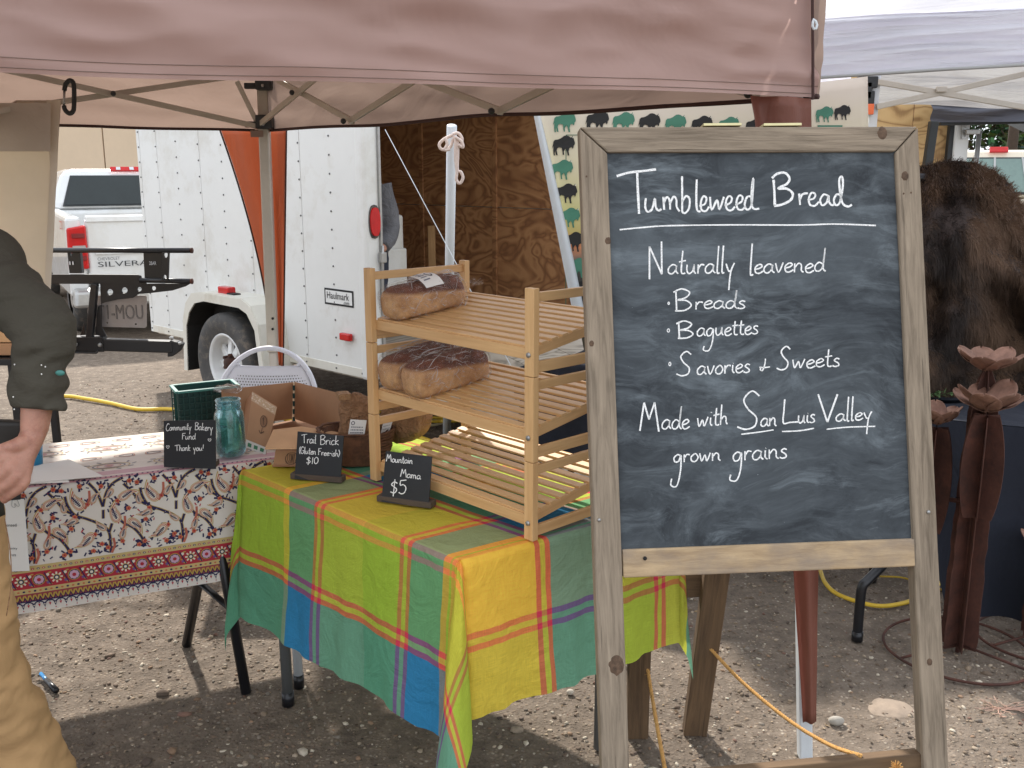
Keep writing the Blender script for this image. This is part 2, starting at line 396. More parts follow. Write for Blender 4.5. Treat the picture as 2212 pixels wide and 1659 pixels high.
def put_text(mb, text, origin, xdir, ydir, width=None, height=None, col=None, mirror=False):
    vs, fs = font_mesh(text, 1.)
    xs = [v.x for v in vs]; ys = [v.y for v in vs]; wx = max(xs)-min(xs); wy = max(ys)-min(ys)
    sx = width/wx if width else height/wy; sy = height/wy if height else sx
    o, X, Y_ = Vector(origin), Vector(xdir).normalized(), Vector(ydir).normalized()
    P = [o+X*(v.x-min(xs))*sx*(-1 if mirror else 1)+Y_*(v.y-min(ys))*sy for v in vs]
    mb.add(P, fs, None, col)
def flat(loops, fn, thick, n_dir):
    """flat plate with holes from pixel loops (first is the outline); fn(px,py)->3D on a plane facing the viewer"""
    cu = bpy.data.curves.new('p', 'CURVE'); cu.dimensions = '2D'; cu.fill_mode = 'BOTH'
    for lp in loops:
        sp = cu.splines.new('POLY'); sp.points.add(len(lp)-1); sp.use_cyclic_u = True
        for p, q in zip(sp.points, lp): p.co = (q[0], -q[1], 0, 1)
    ob = bpy.data.objects.new('p', cu); COL.objects.link(ob); bpy.context.view_layer.update()
    me = bpy.data.meshes.new_from_object(ob.evaluated_get(bpy.context.evaluated_depsgraph_get()))
    vs = [fn(v.co.x, -v.co.y) for v in me.vertices]; fs = [tuple(p.vertices) for p in me.polygons]
    bpy.data.objects.remove(ob); bpy.data.curves.remove(cu); bpy.data.meshes.remove(me)
    n_ = Vector(n_dir).normalized()*thick; mb = MB(); N = len(vs)
    back = [v+n_ for v in vs]; ff = list(fs)+[tuple(N+i for i in reversed(f)) for f in fs]
    cnt = {}
    for f in fs:
        for i in range(len(f)):
            a, b = f[i], f[(i+1) % len(f)]; cnt[(a, b)] = 1
    for (a, b) in list(cnt):
        if (b, a) not in cnt: ff.append((b, a, N+a, N+b))
    mb.add(vs+back, ff); return mb
def circ(x, y, r, n=16, ry=None): return [(x+r*math.cos(2*math.pi*i/n), y+(ry or r)*math.sin(2*math.pi*i/n)) for i in range(n)]
# ================================================================ MATERIALS
M_ground = None
def ground_mat():
    n = NT('dirt_and_gravel'); v = n.coord()
    f = n.noise(v, .9, 8, .62); f2 = n.noise(v, 14., 8, .72, .4); f3 = n.noise(v, 90., 4, .7)
    col = n.ramp(n.math('ADD', n.math('MULTIPLY', f, .35), n.math('MULTIPLY', f2, .65)),
                 [(.30, lin(72, 64, 56)), (.45, lin(108, 97, 86)), (.56, lin(123, 111, 99)), (.72, lin(158, 144, 129))])
    vo = n.n('TexVoronoi'); n.t.links.new(v, vo.inputs['Vector']); vo.inputs['Scale'].default_value = 75; vo.inputs['Randomness'].default_value = 1
    hs = n.n('SeparateColor'); n.t.links.new(vo.outputs['Color'], hs.inputs[0])
    st = n.ramp(hs.outputs[0], [(0, lin(92, 80, 70)), (.45, lin(136, 118, 100)), (.8, lin(160, 145, 128)), (.97, lin(184, 173, 158))])
    edge = n.ramp(vo.outputs['Distance'], [(.25, 1.), (.5, 0.)])
    msk = n.math('MULTIPLY', edge, n.ramp(f2, [(.42, 0.), (.58, .75)]))
    col = n.mix(msk, col, st)
    col = n.mix(n.ramp(f3, [(.6, 0.), (.78, .5)]), col, lin(70, 60, 52))
    b = n.bump(f2, .55, .03); b = n.bump(edge, .5, .006, b); b = n.bump(f3, .5, .004, b)
    return n.done(n.bsdf(col, .92, 0, b, Specular_IOR_Level=.2))
M_ground = ground_mat()
M_pebble = colmat('pebble_stone', .85, nsc=60, amt=.25)
M_col = colmat('printed_colour', .75, amt=.05)
M_colgloss = colmat('painted_parts', .35, amt=.05)
M_trwhite = basic('trailer_white_aluminium', lin(222, 224, 222), .32, 0, .03, 2, .05, 5, dirt=lin(192, 188, 176))
M_trim = basic('trailer_trim_white', lin(214, 212, 202), .4, 0, .06, 4, .05, 30, dirt=lin(185, 176, 155))
M_dark = basic('dark_gap', lin(30, 29, 28), .8, 0, .2, 5)
M_black = basic('black_powder_coat', lin(26, 27, 31), .35, 0, .12, 9, .05, 60)
M_rubber = basic('tyre_rubber', lin(74, 73, 72), .85, 0, .2, 25, .4, 60, dirt=lin(120, 110, 98))
M_red = basic('red_lens', lin(190, 24, 26), .2, 0, .15, 20, .2, 90)
M_redd = basic('dark_red_lens', lin(120, 14, 18), .2, 0, .15, 20, .2, 90)
M_steel = basic('dull_steel', lin(170, 170, 168), .4, .7, .15, 14, .1, 90)
M_rust = basic('rusted_steel', lin(80, 48, 38), .8, .15, .5, 12, .6, 60, dirt=lin(48, 34, 30))
M_rustl = basic('rusty_petal_steel', lin(136, 102, 86), .75, .1, .35, 14, .5, 70, dirt=lin(92, 60, 48))
M_truckw = basic('white_car_paint', lin(214, 216, 216), .22, 0, .02, 2, 0, 5, dirt=lin(196, 194, 186), Coat_Weight=.5)
M_tan = basic('tan_car_paint', lin(206, 196, 176), .3, 0, .03, 2, 0, 5, Coat_Weight=.4)
M_glassd = basic('dark_car_glass', lin(34, 42, 42), .06, 0, .2, 3, 0, 5)
M_glassg = basic('pale_green_car_glass', lin(112, 134, 128), .08, 0, .15, 3, 0, 5)
M_plastic = basic('grey_plastic', lin(92, 94, 94), .55, 0, .1, 5)
M_bldg = basic('tan_stucco', lin(214, 192, 164), .85, 0, .05, 1.5, .2, 40)
M_pole = basic('grey_painted_steel', lin(182, 176, 164), .45, .3, .08, 8, .05, 60)
M_polew = basic('white_painted_steel', lin(206, 212, 216), .4, 0, .05, 8, .05, 60)
M_bracket = basic('black_plastic_bracket', lin(40, 44, 46), .5, 0, .12, 12)
M_canopy = cloth('brown_canopy_fabric', lin(188, 160, 153), .45, wr=.4, amt=.07, wsc=(1.0, 1.0, 1.7), tcol=lin(228, 198, 190))
M_roof = cloth('brown_canopy_roof_fabric', lin(154, 132, 122), .16, wr=.5, tcol=lin(172, 146, 134))
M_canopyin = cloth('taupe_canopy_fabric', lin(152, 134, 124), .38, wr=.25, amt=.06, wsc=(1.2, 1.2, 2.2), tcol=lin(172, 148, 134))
M_wrap = cloth('rust_brown_leg_fabric', lin(172, 112, 86), .55, wr=.3, amt=.05, wsc=(9, 9, 2.5), tcol=lin(206, 142, 110), rough=.5)
M_wrapd = cloth('brown_leg_fabric', lin(150, 98, 82), .45, wr=.3, amt=.05, wsc=(8, 8, 2.5), tcol=lin(150, 92, 76), rough=.5)
M_hem = basic('dark_brown_binding', lin(62, 38, 34), .8)
M_panel = cloth('beige_side_panel', lin(210, 200, 184), .40, wr=.2, wsc=(2, 2, .6), tcol=lin(218, 208, 190))
M_white = cloth('white_canopy_fabric', lin(218, 218, 225), .5, wr=.8, wsc=(.7, .7, 9), tcol=lin(224, 224, 234))
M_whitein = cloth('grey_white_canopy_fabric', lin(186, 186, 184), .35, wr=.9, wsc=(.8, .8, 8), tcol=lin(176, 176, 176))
M_greyc = cloth('charcoal_canopy_fabric', lin(96, 98, 108), .2, wr=.9, wsc=(1, 1, 9))
def ply(name, a, b, c, sc_=1.):
    n = NT(name); v = n.coord('UV', (3.6*sc_, 1.7*sc_, 1)); q = n.noise(v, .9, 2.5, .45, 1.6)
    q = n.math('FRACT', n.math('MULTIPLY', q, 9.)); q = n.math('ABSOLUTE', n.math('SUBTRACT', q, .5))
    fine = n.noise(n.coord('UV', (8*sc_, 220*sc_, 1)), 1., 4, .6)
    f = n.math('ADD', n.math('MULTIPLY', q, 1.25), n.math('MULTIPLY', fine, .35))
    col = n.ramp(f, [(.2, a), (.42, b), (.72, c)])
    col = n.mix(n.ramp(n.noise(n.coord('UV', (.8, 1.5, 1)), 1., 4), [(.4, 0.), (.7, .4)]), col, a)
    return n.done(n.bsdf(col, .6, 0, n.bump(fine, .2, .003)))
M_ply = ply('brown_swirled_plywood', lin(134, 92, 62), lin(160, 114, 76), lin(182, 136, 94))
M_plyl = ply('light_plywood', lin(150, 116, 74), lin(196, 160, 108), lin(208, 174, 122))
M_plyg = ply('grey_ramp_plywood', lin(120, 112, 100), lin(160, 150, 136), lin(174, 164, 150), .6)
M_lumber = wood('pale_lumber', lin(196, 158, 112), lin(150, 112, 74), 5, 90, .3)
M_yellow = basic('yellow_cable_jacket', lin(212, 176, 52), .5, 0, .1, 30)
M_cream = basic('cream_cable', lin(196, 184, 150), .6)
M_ropew = basic('white_cotton_rope', lin(224, 206, 196), .9, 0, .1, 90, .5, 300)

# ================================================================ GROUND
def axis(a, b, st, lo, hi):
    xs = list(np.arange(a, b+1e-6, st)); s = st; x = b; up = []
    while x < hi: s *= 1.28; x += s; up.append(min(x, hi))
    s = st; x = a; dn = []
    while x > lo: s *= 1.28; x -= s; dn.append(max(x, lo))
    return np.array(dn[::-1]+xs+up)
gx = axis(-2.6, 2.6, .022, -260, 260); gy = axis(1.4, 6.4, .022, -40, 420)
def gz(x, y):
    k = 1.0 if (-2.8 < x < 2.8 and .8 < y < 8) else 0.
    z = .012*ns(x*1.1, y*1.1, 3)
    if k: z += .006*ns(x*6, y*6, 1)+.0035*ns(x*19, y*19, 5)+.0022*ns(x*45, y*45, 9)
    return z-.004
vs = [(float(x), float(y), gz(x, y)) for y in gy for x in gx]; nx = len(gx)
fs = [(j*nx+i, j*nx+i+1, (j+1)*nx+i+1, (j+1)*nx+i) for j in range(len(gy)-1) for i in range(nx-1)]
g = MB(); g.v = vs; g.f = fs; g.c = [None]*len(fs)
ground = g.build('ground', M_ground, smooth=True, kind='structure', label='brown dirt and gravel ground under the market stalls')
# bits of dry leaf and bark on the dirt
lt = MB(); R_ = random.Random(77)
for _ in range(1500):
    y = 1.6+4.5*R_.random()**1.4; x = R_.uniform(-1.9, 1.9)*(.55+y/6); s = R_.uniform(.003, .010); a = R_.random()*6.28; z = gz(x, y)+.0025
    d1 = Vector((math.cos(a)*s, math.sin(a)*s, R_.uniform(-.002, .003))); d2 = Vector((-math.sin(a)*s*.5, math.cos(a)*s*.5, R_.uniform(-.002, .003))); c = Vector((x, y, z+.001))
    lt.add([c-d1, c+d2, c+d1*R_.uniform(.6, 1.1), c-d2], [(0, 1, 2, 3)], None, R_.choice([lin(70, 54, 40), lin(96, 76, 54), lin(52, 42, 34), lin(140, 118, 86), lin(150, 132, 108)]))
lt.build('leaf_litter', M_pebble, None, kind='stuff', label='small flakes of dry leaf and bark scattered over the dirt')
# pebbles scattered over the dirt: one mass of stones
def pebbles(N, xr, yr, smin, smax, seed, power=3.):
    r = np.random.default_rng(seed)
    bm = bmesh.new(); bmesh.ops.create_icosphere(bm, subdivisions=1, radius=1.)
    bv = np.array([v.co[:] for v in bm.verts]); bf = np.array([[v.index for v in f.verts] for f in bm.faces]); bm.free()
    y = yr[0]+(yr[1]-yr[0])*r.random(N)**1.5; x = (xr[0]+(xr[1]-xr[0])*r.random(N))*(.55+y/6)
    s = smin+(smax-smin)*r.random(N)**power
    keep = np.array([ns(a*1.6, b*1.6, 20)+.35*ns(a*5, b*5) > -.18-.3*r.random() for a, b in zip(x, y)]); x, y, s = x[keep], y[keep], s[keep]; N = len(x)
    V = bv[None]*(1+.28*r.standard_normal((N, len(bv), 1)).clip(-1.5, 1.5))
    sc3 = np.stack([s*(.8+.5*r.random(N)), s*(.6+.4*r.random(N)), s*(.35+.3*r.random(N))], 1)
    V = V*sc3[:, None]; a = r.random(N)*6.28; c, d = np.cos(a)[:, None], np.sin(a)[:, None]
    X = V[..., 0]*c-V[..., 1]*d; Y = V[..., 0]*d+V[..., 1]*c
    zz = np.array([gz(p, q) for p, q in zip(x, y)])
    V = np.stack([X+x[:, None], Y+y[:, None], V[..., 2]+zz[:, None]+s[:, None]*.12], 2).reshape(-1, 3)
    Fc = (bf[None]+np.arange(N)[:, None, None]*len(bv)).reshape(-1, 3)
    pal = np.array([lin(118, 100, 84), lin(142, 124, 104), lin(98, 84, 74), lin(166, 150, 130), lin(128, 118, 106), lin(150, 122, 98), lin(208, 196, 176), lin(126, 96, 82)])
    ci = r.choice(len(pal), N, p=[.2, .22, .08, .18, .14, .06, .09, .03]); cc = pal[ci]*(.62+.35*r.random((N, 1)))
    me = bpy.data.meshes.new('gravel'); me.vertices.add(len(V)); me.vertices.foreach_set('co', V.ravel())
    me.loops.add(len(Fc)*3); me.loops.foreach_set('vertex_index', Fc.ravel()); me.polygons.add(len(Fc))
    me.polygons.foreach_set('loop_start', np.arange(len(Fc))*3); me.polygons.foreach_set('loop_total', np.full(len(Fc), 3))
    me.update(); me.validate()
    ca = me.color_attributes.new('Col', 'FLOAT_COLOR', 'CORNER')
    L = np.ones((N, len(bf)*3, 4), 'f'); L[..., :3] = cc[:, None]; ca.data.foreach_set('color', L.ravel())
    me.materials.append(M_pebble); return me
for nm, args in (('gravel', (44000, (-1.9, 1.9), (1.55, 7.5), .0018, .0095, 1)), ('gravel', (620, (-1.9, 1.9), (1.6, 6.5), .007, .022, 2, 4.))):
    me = pebbles(*args); o = bpy.data.objects.new(nm, me); COL.objects.link(o); o['kind'] = 'stuff'; o['label'] = 'loose grey and tan gravel scattered over the dirt'

# ================================================================ BACKGROUND BUILDING, TREES, SKYLINE
bt = thing('building', 'tan stucco building with panel seams behind the white pickup truck', 'building', (-8, 18, 0))
for i in range(8):
    MB().box((-14.6+i*1.62, 18, 2.05), (1.6, .2, 4.1)).build('wall_panel', M_bldg, bt, bevel=.01)
MB().box((-8.9, 18.05, 2.05), (13, .14, 4.1)).build('wall_core', M_hem, bt)
MB().box((-8.9, 17.75, 4.25), (13.4, .9, .3)).build('eave', M_bldg, bt)
M_leaf = colmat('tree_leaves', .6, amt=.2, nsc=2, trans=.35); M_bark = basic('tree_bark', lin(74, 62, 52), .9, 0, .3, 8, .6, 30)
def tree(name, label, x, y, h, r, seed, c1, c2, n=5200):
    t = thing(name, label, 'tree', (x, y, 0)); R = random.Random(seed); mb = MB()
    mb.tube([(x, y, -.1), (x+.1, y, h*.3), (x-.1, y, h*.55), (x+.1, y, h*.8)], [h*.03, h*.024, h*.016, h*.006], 8)
    for k in range(9):
        a = R.random()*6.28; z = h*(.3+.5*R.random()); mb.tube([(x, y, z), (x+math.cos(a)*r*.5, y+math.sin(a)*r*.5, z+r*.3), (x+math.cos(a)*r*.85, y+math.sin(a)*r*.85, z+r*.45)], [h*.012, h*.008, h*.003], 6)
    mb.build('trunk', M_bark, t, smooth=True)
    cl = [(R.gauss(0, .45)*r, R.gauss(0, .45)*r, h*.62+R.gauss(0, .35)*r*.9, r*(.22+.25*R.random())) for _ in range(26)]; lb = MB()
    for k in range(n):
        cx, cy, cz, cr = R.choice(cl); d = Vector((R.gauss(0, 1), R.gauss(0, 1), R.gauss(0, 1))).normalized()*cr*R.random()**.4
        p = Vector((x+cx, y+cy, cz))+d; s = .09+.09*R.random()
        u = Vector((R.gauss(0, 1), R.gauss(0, 1), R.gauss(0, .6))).normalized(); w_ = u.cross(Vector((R.gauss(0, 1), R.gauss(0, 1), 1))).normalized()
        c = [lerp(a, b, R.random()) for a, b in zip(c1, c2)]
        lb.add([p-u*s, p+w_*s*.45, p+u*s, p-w_*s*.45], [(0, 1, 2, 3)], None, tuple(c))
    lb.build('crown', M_leaf, t)
tree('deciduous_tree', 'dark leafy tree behind the tan pickup, nearer the pole', 15.3, 30, 5.2, 2.2, 3, lin(40, 58, 34), lin(84, 104, 62))
tree('deciduous_tree', 'light green tree at the right edge behind the tan pickup', 17.6, 31, 4.6, 1.9, 5, lin(84, 108, 50), lin(150, 168, 90))
tree('deciduous_tree', 'low dark tree left of the utility pole in the gap', 12.4, 34, 2.9, 1.3, 8, lin(44, 60, 40), lin(80, 96, 60), 2500)
up = thing('utility_pole', 'brown utility pole in the gap beside the open trailer door', 'pole', (13.0, 26, 0))
MB().tube([(13, 26, -.2), (13, 26, 7)], [.14, .11], 10).build('pole_shaft', M_bark, up, smooth=True)
MB().box((13, 25.85, 6.4), (2, .1, .12)).build('crossarm', M_bark, up)

# ================================================================ PICKUPS
def pickup(name, label, org, rz, k, paint, glass, sliding=False, bars=False):
    t = thing(name, label, 'pickup truck', org, rz); W = 1.0*k
    def B(*a, **q): return MB().box(*a, **q)
    def bd(mb, nm, mt, par=t, **kw): return mb.build(nm, mt, par, world=False, **kw)
    def hx(p): return MB().hexa([Vector(q)*k for q in p])
    # bed sides, tailgate, cab (rear at y=0, forward +y)
    for s in (-1, 1):
        bd(hx([(s*.80, .03, .50), (s*1.0, .03, .5), (s*1.0, 1.95, .5), (s*.80, 1.95, .5), (s*.84, .03, 1.36), (s*.99, .03, 1.35), (s*.99, 1.95, 1.38), (s*.84, 1.95, 1.38)]), 'bedside', paint, bevel=.03)
        cxw = s*.88*k
        for wy in (.95*k, 4.6*k):
            w_ = MB().lathe((s*.82*k, wy, .38*k), [(.2*k, -.1*k), (.36*k, -.1*k), (.385*k, -.06*k), (.385*k, .06*k), (.36*k, .1*k), (.22*k, .1*k)], 28, axis=(1, 0, 0))
            tw = bd(w_, 'tyre', M_rubber, smooth=True)
            r_ = MB().lathe((s*.84*k, wy, .38*k), [(.02, .06*k), (.1*k, .07*k), (.21*k, .03*k), (.22*k, -.05*k)], 20, axis=(s, 0, 0)); bd(r_, 'rim', M_steel, smooth=True)
    tg = bd(hx([(-.79, 0, .56), (.79, 0, .56), (.79, .07, .56), (-.79, .07, .56), (-.8, 0, 1.33), (.8, 0, 1.33), (.8, .08, 1.34), (-.8, .08, 1.34)]), 'tailgate', paint, bevel=.02)
    bd(hx([(-.79, -.02, 1.30), (.79, -.02, 1.30), (.79, .05, 1.30), (-.79, .05, 1.30), (-.79, -.01, 1.36), (.79, -.01, 1.36), (.79, .06, 1.37), (-.79, .06, 1.37)]), 'tailgate_cap', paint if not bars else M_plastic, bevel=.008)
    bd(B((0, -.018*k, .965*k), (1.45*k, .02*k, .03*k)), 'tailgate_ridge', paint, bevel=.006)
    bd(B((0, -.006*k, 1.17*k), (.3*k, .03*k, .08*k)), 'tailgate_handle', M_plastic, bevel=.01)
    bd(B((0, .03*k, .52*k), (1.9*k, .1*k, .14*k)), 'bumper_gap', M_dark)
    bd(hx([(-1.0, -.22, .40), (1.0, -.22, .40), (1.0, .02, .4), (-1.0, .02, .4), (-.98, -.2, .58), (.98, -.2, .58), (.98, .02, .6), (-.98, .02, .6)]), 'rear_bumper', M_steel if not bars else M_plastic, bevel=.03)
    bd(B((0, 1., .62*k), (1.6*k, 1.9*k, .06)), 'bed_floor', M_plastic)
    for s in (-1, 1):
        L = bd(hx([(s*.795, -.025, .80), (s*.995, .0, .80), (s*.995, .1, .8), (s*.795, .1, .8), (s*.795, -.03, 1.27), (s*.985, .0, 1.24), (s*.985, .1, 1.24), (s*.795, .1, 1.27)]), 'tail_light', M_red, bevel=.015)
        for zz, cc in ((.92, M_redd), (1.03, M_steel), (1.16, M_redd)):
            MB().box((s*.88*k, -.032*k, zz*k), (.13*k, .012, .05*k)).build('lens_segment', cc, L, world=False, bevel=.004)
    bd(hx([(-.95, 2.0, .5), (.95, 2.0, .5), (.95, 4.0, .5), (-.95, 4.0, .5), (-.96, 2.0, 1.36), (.96, 2.0, 1.36), (.96, 4.0, 1.3), (-.96, 4.0, 1.3)]), 'cab_lower', paint, bevel=.04)
    bd(hx([(-.95, 2.02, 1.36), (.95, 2.02, 1.36), (.95, 3.9, 1.3), (-.95, 3.9, 1.3), (-.74, 2.28, 1.86), (.74, 2.28, 1.86), (.72, 3.3, 1.86), (-.72, 3.3, 1.86)]), 'cab_upper', paint, bevel=.09)
    bd(hx([(-.95, 4.0, .5), (.95, 4.0, .5), (.93, 5.5, .5), (-.93, 5.5, .5), (-.94, 4.0, 1.2), (.94, 4.0, 1.2), (.9, 5.5, 1.08), (-.9, 5.5, 1.08)]), 'hood', paint, bevel=.06)
    # rear window: on the sloping rear of the cab
    P0, PX, PZ = Vector((0, 2.02, 1.36))*k, Vector((1, 0, 0))*k, Vector((0, .26, .50))*k; nr = Vector((0, -.5, .26)).normalized()
    def wp(u, v, off): return P0+PX*u*(.95-.21*v)+PZ*v+nr*off
    def wq(u0, u1, v0, v1, th, off): return MB().hexa([wp(u0, v0, off), wp(u1, v0, off), wp(u1, v1, off), wp(u0, v1, off)]+[wp(u0, v0, off+th), wp(u1, v0, off+th), wp(u1, v1, off+th), wp(u0, v1, off+th)])
    fr = bd(wq(-.86, .86, .08, .84, .012, .0), 'window_seal', M_bracket, bevel=.02)
    if sliding:
        for a, b in ((-.82, -.3), (-.28, .28), (.3, .82)):
            wq(a, b, .12, .8, .006, .012).build('pane', glass, fr, world=False)
        for a in (-.29, -.05, .29): bd(wq(a-.012, a+.012, .1, .82, .012, .014), 'window_bar', M_steel)
    else:
        wq(-.83, .83, .11, .81, .006, .012).build('pane', glass, fr, world=False)
        for s in (-1, 1):
            bd(MB().sphere((s*.42*k, 2.2*k, 1.46*k), (.13*k, .03, .1*k)), 'headrest', M_plastic, smooth=True)
    hl = bd(wq(-.12 if sliding else -.24, .12 if sliding else .24, .93, 1.04, .03, .0), 'brake_light', M_red, bevel=.008)
    if not sliding:
        for u in (-.11, .11): wq(u-.035, u+.035, .95, 1.02, .01, .028).build('clear_lens', M_polew, hl, world=False)
    return t
tr = pickup('pickup_truck', 'white pickup truck parked with its tailgate towards the stall', (-3.42, 9.62, 0), math.radians(30), .875, M_truckw, M_glassd)
c_ = MB(); put_text(c_, 'SILVERADO', (-.62, -.035, .715), (1, 0, 0), (0, 0, 1), width=.66, height=.05, col=lin(60, 62, 64)); c_.build('tailgate_lettering', M_col, tr, world=False)
c_ = MB(); put_text(c_, 'CHEVROLET', (-.62, -.035, .778), (1, 0, 0), (0, 0, 1), width=.2, height=.028, col=lin(90, 92, 94)); c_.build('tailgate_lettering', M_col, tr, world=False)
Zx = -.878
c_ = MB(); put_text(c_, 'Z71', (Zx, .42, 1.06), (0, -1, 0), (0, 0, 1), width=.24, height=.08, col=lin(176, 60, 50)); c_.build('side_decal', M_col, tr, world=False)
pickup('pickup_truck', 'tan pickup truck with sliding rear window behind the buffalo hide', (4.42, 8.2, 0), math.radians(-16), .98, M_tan, M_glassg, True, True)

# ================================================================ ENCLOSED CARGO TRAILER
ZB = .40
Q = G(797, 819, ZB); Fc = G(333, 716, ZB); Sd = (Q-Fc).normalized(); Rd = Vector((-Sd.y, Sd.x, 0))  # Rd: along the rear, away from us
LEN = (Q-Fc).length; TW = 2.05; TH = 2.35; No = -Rd                                           # No: outward from the near side
side = Plane(Q, Rd)
tl = thing('cargo_trailer', 'white enclosed cargo trailer with open rear and plywood-lined inside', 'trailer', (Q.x, Q.y, 0))
def sp(u, z, off=0.): return Q-Sd*u+Vector((0, 0, z-ZB))+No*off      # u metres forward from the rear corner
def su(px, py=450): h = side(px, py); return (Q-h).dot(Sd)
seams = [0.0, su(779), su(652), su(541), su(438), su(348), LEN]
for a, b in zip(seams[:-1], seams[1:]):
    sk = MB().hexa([sp(a+.002, ZB+.05), sp(b-.002, ZB+.05), sp(b-.002, ZB+.05, -.03), sp(a+.002, ZB+.05, -.03), sp(a+.002, TH), sp(b-.002, TH), sp(b-.002, TH, -.03), sp(a+.002, TH, -.03)])
    sk.build('side_panel', M_trwhite, tl, bevel=.004)
MB().hexa([sp(0, ZB, .006), sp(LEN, ZB, .006), sp(LEN, ZB, -.03), sp(0, ZB, -.03), sp(0, ZB+.055, .006), sp(LEN, ZB+.055, .006), sp(LEN, ZB+.055, -.03), sp(0, ZB+.055, -.03)]).build('bottom_rail', M_trim, tl, bevel=.003)
MB().hexa([sp(0, .02, -.06), sp(.001+LEN, .02, -.06), sp(LEN, .02, -.08), sp(0, .02, -.08), sp(0, ZB, -.06), sp(LEN, ZB, -.06), sp(LEN, ZB, -.08), sp(0, ZB, -.08)]) if False else None
rv = MB()
for s_ in [su(776), su(718), su(652), su(596), su(541), su(487), su(438), su(391), su(348), su(312)]:
    z = ZB+.09+.02*math.sin(s_*7)
    while z < TH-.05:
        rv.sphere(sp(s_+.012, z, .001), .0065, 6, 4); z += .109
    rv.sphere(sp(s_+.012, ZB+.028, .008), .006, 6, 4)
rv.build('rivets', M_plastic, tl, smooth=True, kind='stuff')
# front, far side, roof, floor, rear frame
def tp(u, r, z): return Q-Sd*u+Rd*r+Vector((0, 0, z-ZB))
def tbox(u0, u1, r0, r1, z0, z1): return MB().hexa([tp(u0, r0, z0), tp(u1, r0, z0), tp(u1, r1, z0), tp(u0, r1, z0), tp(u0, r0, z1), tp(u1, r0, z1), tp(u1, r1, z1), tp(u0, r1, z1)])
tbox(LEN, LEN+.04, 0, TW, ZB, TH).build('front_wall', M_trwhite, tl)
tbox(.0, LEN, TW, TW+.04, ZB, TH).build('far_wall', M_trwhite, tl)
tbox(-.01, LEN+.04, -.01, TW+.05, TH, TH+.05).build('roof', M_trwhite, tl)
tbox(0, LEN, .035, TW, ZB-.02, ZB+.05).build('floor', M_plyg, tl)
for k in range(3):
    a = .04+k*(LEN-.05)/3; b = a+(LEN-.05)/3-.006
    for z0, z1 in ((ZB+.06, 1.33), (1.336, TH-.02)):
        pn = MB(); P = [tp(a, TW-.02, z0), tp(b, TW-.02, z0), tp(b, TW-.004, z0), tp(a, TW-.004, z0), tp(a, TW-.02, z1), tp(b, TW-.02, z1), tp(b, TW-.004, z1), tp(a, TW-.004, z1)]
        pn.hexa(P).build('plywood_panel', M_ply, tl)
    if k: tbox(a-.03, a+.012, TW-.035, TW-.021, ZB+.06, TH-.02).build('wall_batten', M_ply, tl)
tbox(LEN-.03, LEN-.004, .04, TW-.03, ZB+.06, TH-.02).build('plywood_panel', M_ply, tl)
tbox(.04, LEN-.04, .002-.0, .0+.012, ZB+.06, TH-.02).build('plywood_panel', M_ply, tl) if False else None
tbox(-.03, .06, -.012, .10, ZB-.01, TH+.03).build('corner_post', M_trwhite, tl, bevel=.02)
tbox(-.03, .06, TW-.06, TW+.05, ZB-.01, TH+.03).build('corner_post', M_trwhite, tl, bevel=.02)
tbox(-.03, .05, .1, TW-.06, TH-.08, TH+.02).build('rear_header', M_trwhite, tl, bevel=.01)
tbox(-.045, -.03, .085, .1, ZB+.02, TH-.04).build('door_gasket', M_steel, tl)
def oval(rc, zc, rw, rh, n=20): return [(rc+rw*math.copysign(min(1, abs(math.cos(2*math.pi*i/n))**.7), math.cos(2*math.pi*i/n)), zc+rh*math.sin(2*math.pi*i/n)) for i in range(n)]
rear = Plane(Q+Sd*.031, -Sd)
def lamp(px, py, w_, h_, mt, nm):
    c = rear(px, py); r_ = (c-Q).dot(Rd); mb = MB()
    for kk, th, mm, n2 in ((1.18, .006, M_rubber, 'lamp_gasket'), (1., .018, mt, 'lamp_lens')):
        lo = oval(r_, c.z, w_*kk, h_*kk); m = MB(); f = [Q+Rd*a+Vector((0, 0, z-ZB))+Sd*.031 for a, z in lo]; b_ = [p+Sd*th for p in f]; N = len(f)
        m.add(f+b_, [tuple(range(N, 2*N))]+[(i, (i+1) % N, N+(i+1) % N, N+i) for i in range(N)]); pr_ = m.build(nm if n2 == 'lamp_lens' else n2, mm, tl)
lamp(808, 479, .035, .082, M_red, 'tail_lamp')
MB().tube([rear(822, y, .02) for y in (530, 560, 600, 640, 655)], .008, 8).build('latch_rod', M_steel, tl, smooth=True)
MB().box(rear(822, 556, .02), (.04, .03, .06), rz=math.radians(45)).build('latch_hinge', M_steel, tl, bevel=.004)
# ramp door, let down to the ground
ra = tp(-.04, .1, ZB+.04); rb = tp(-.04, TW-.06, ZB+.04); dn = Sd*1.75+Vector((0, 0, -(ZB+.01)))
for k in range(4):
    a = ra+(rb-ra)*(k/4+.002); b = ra+(rb-ra)*((k+1)/4-.002)
    MB().slab([a, b, b+dn, a+dn], (0, 0, -1), .03).build('ramp_plank', M_plyg, tl)
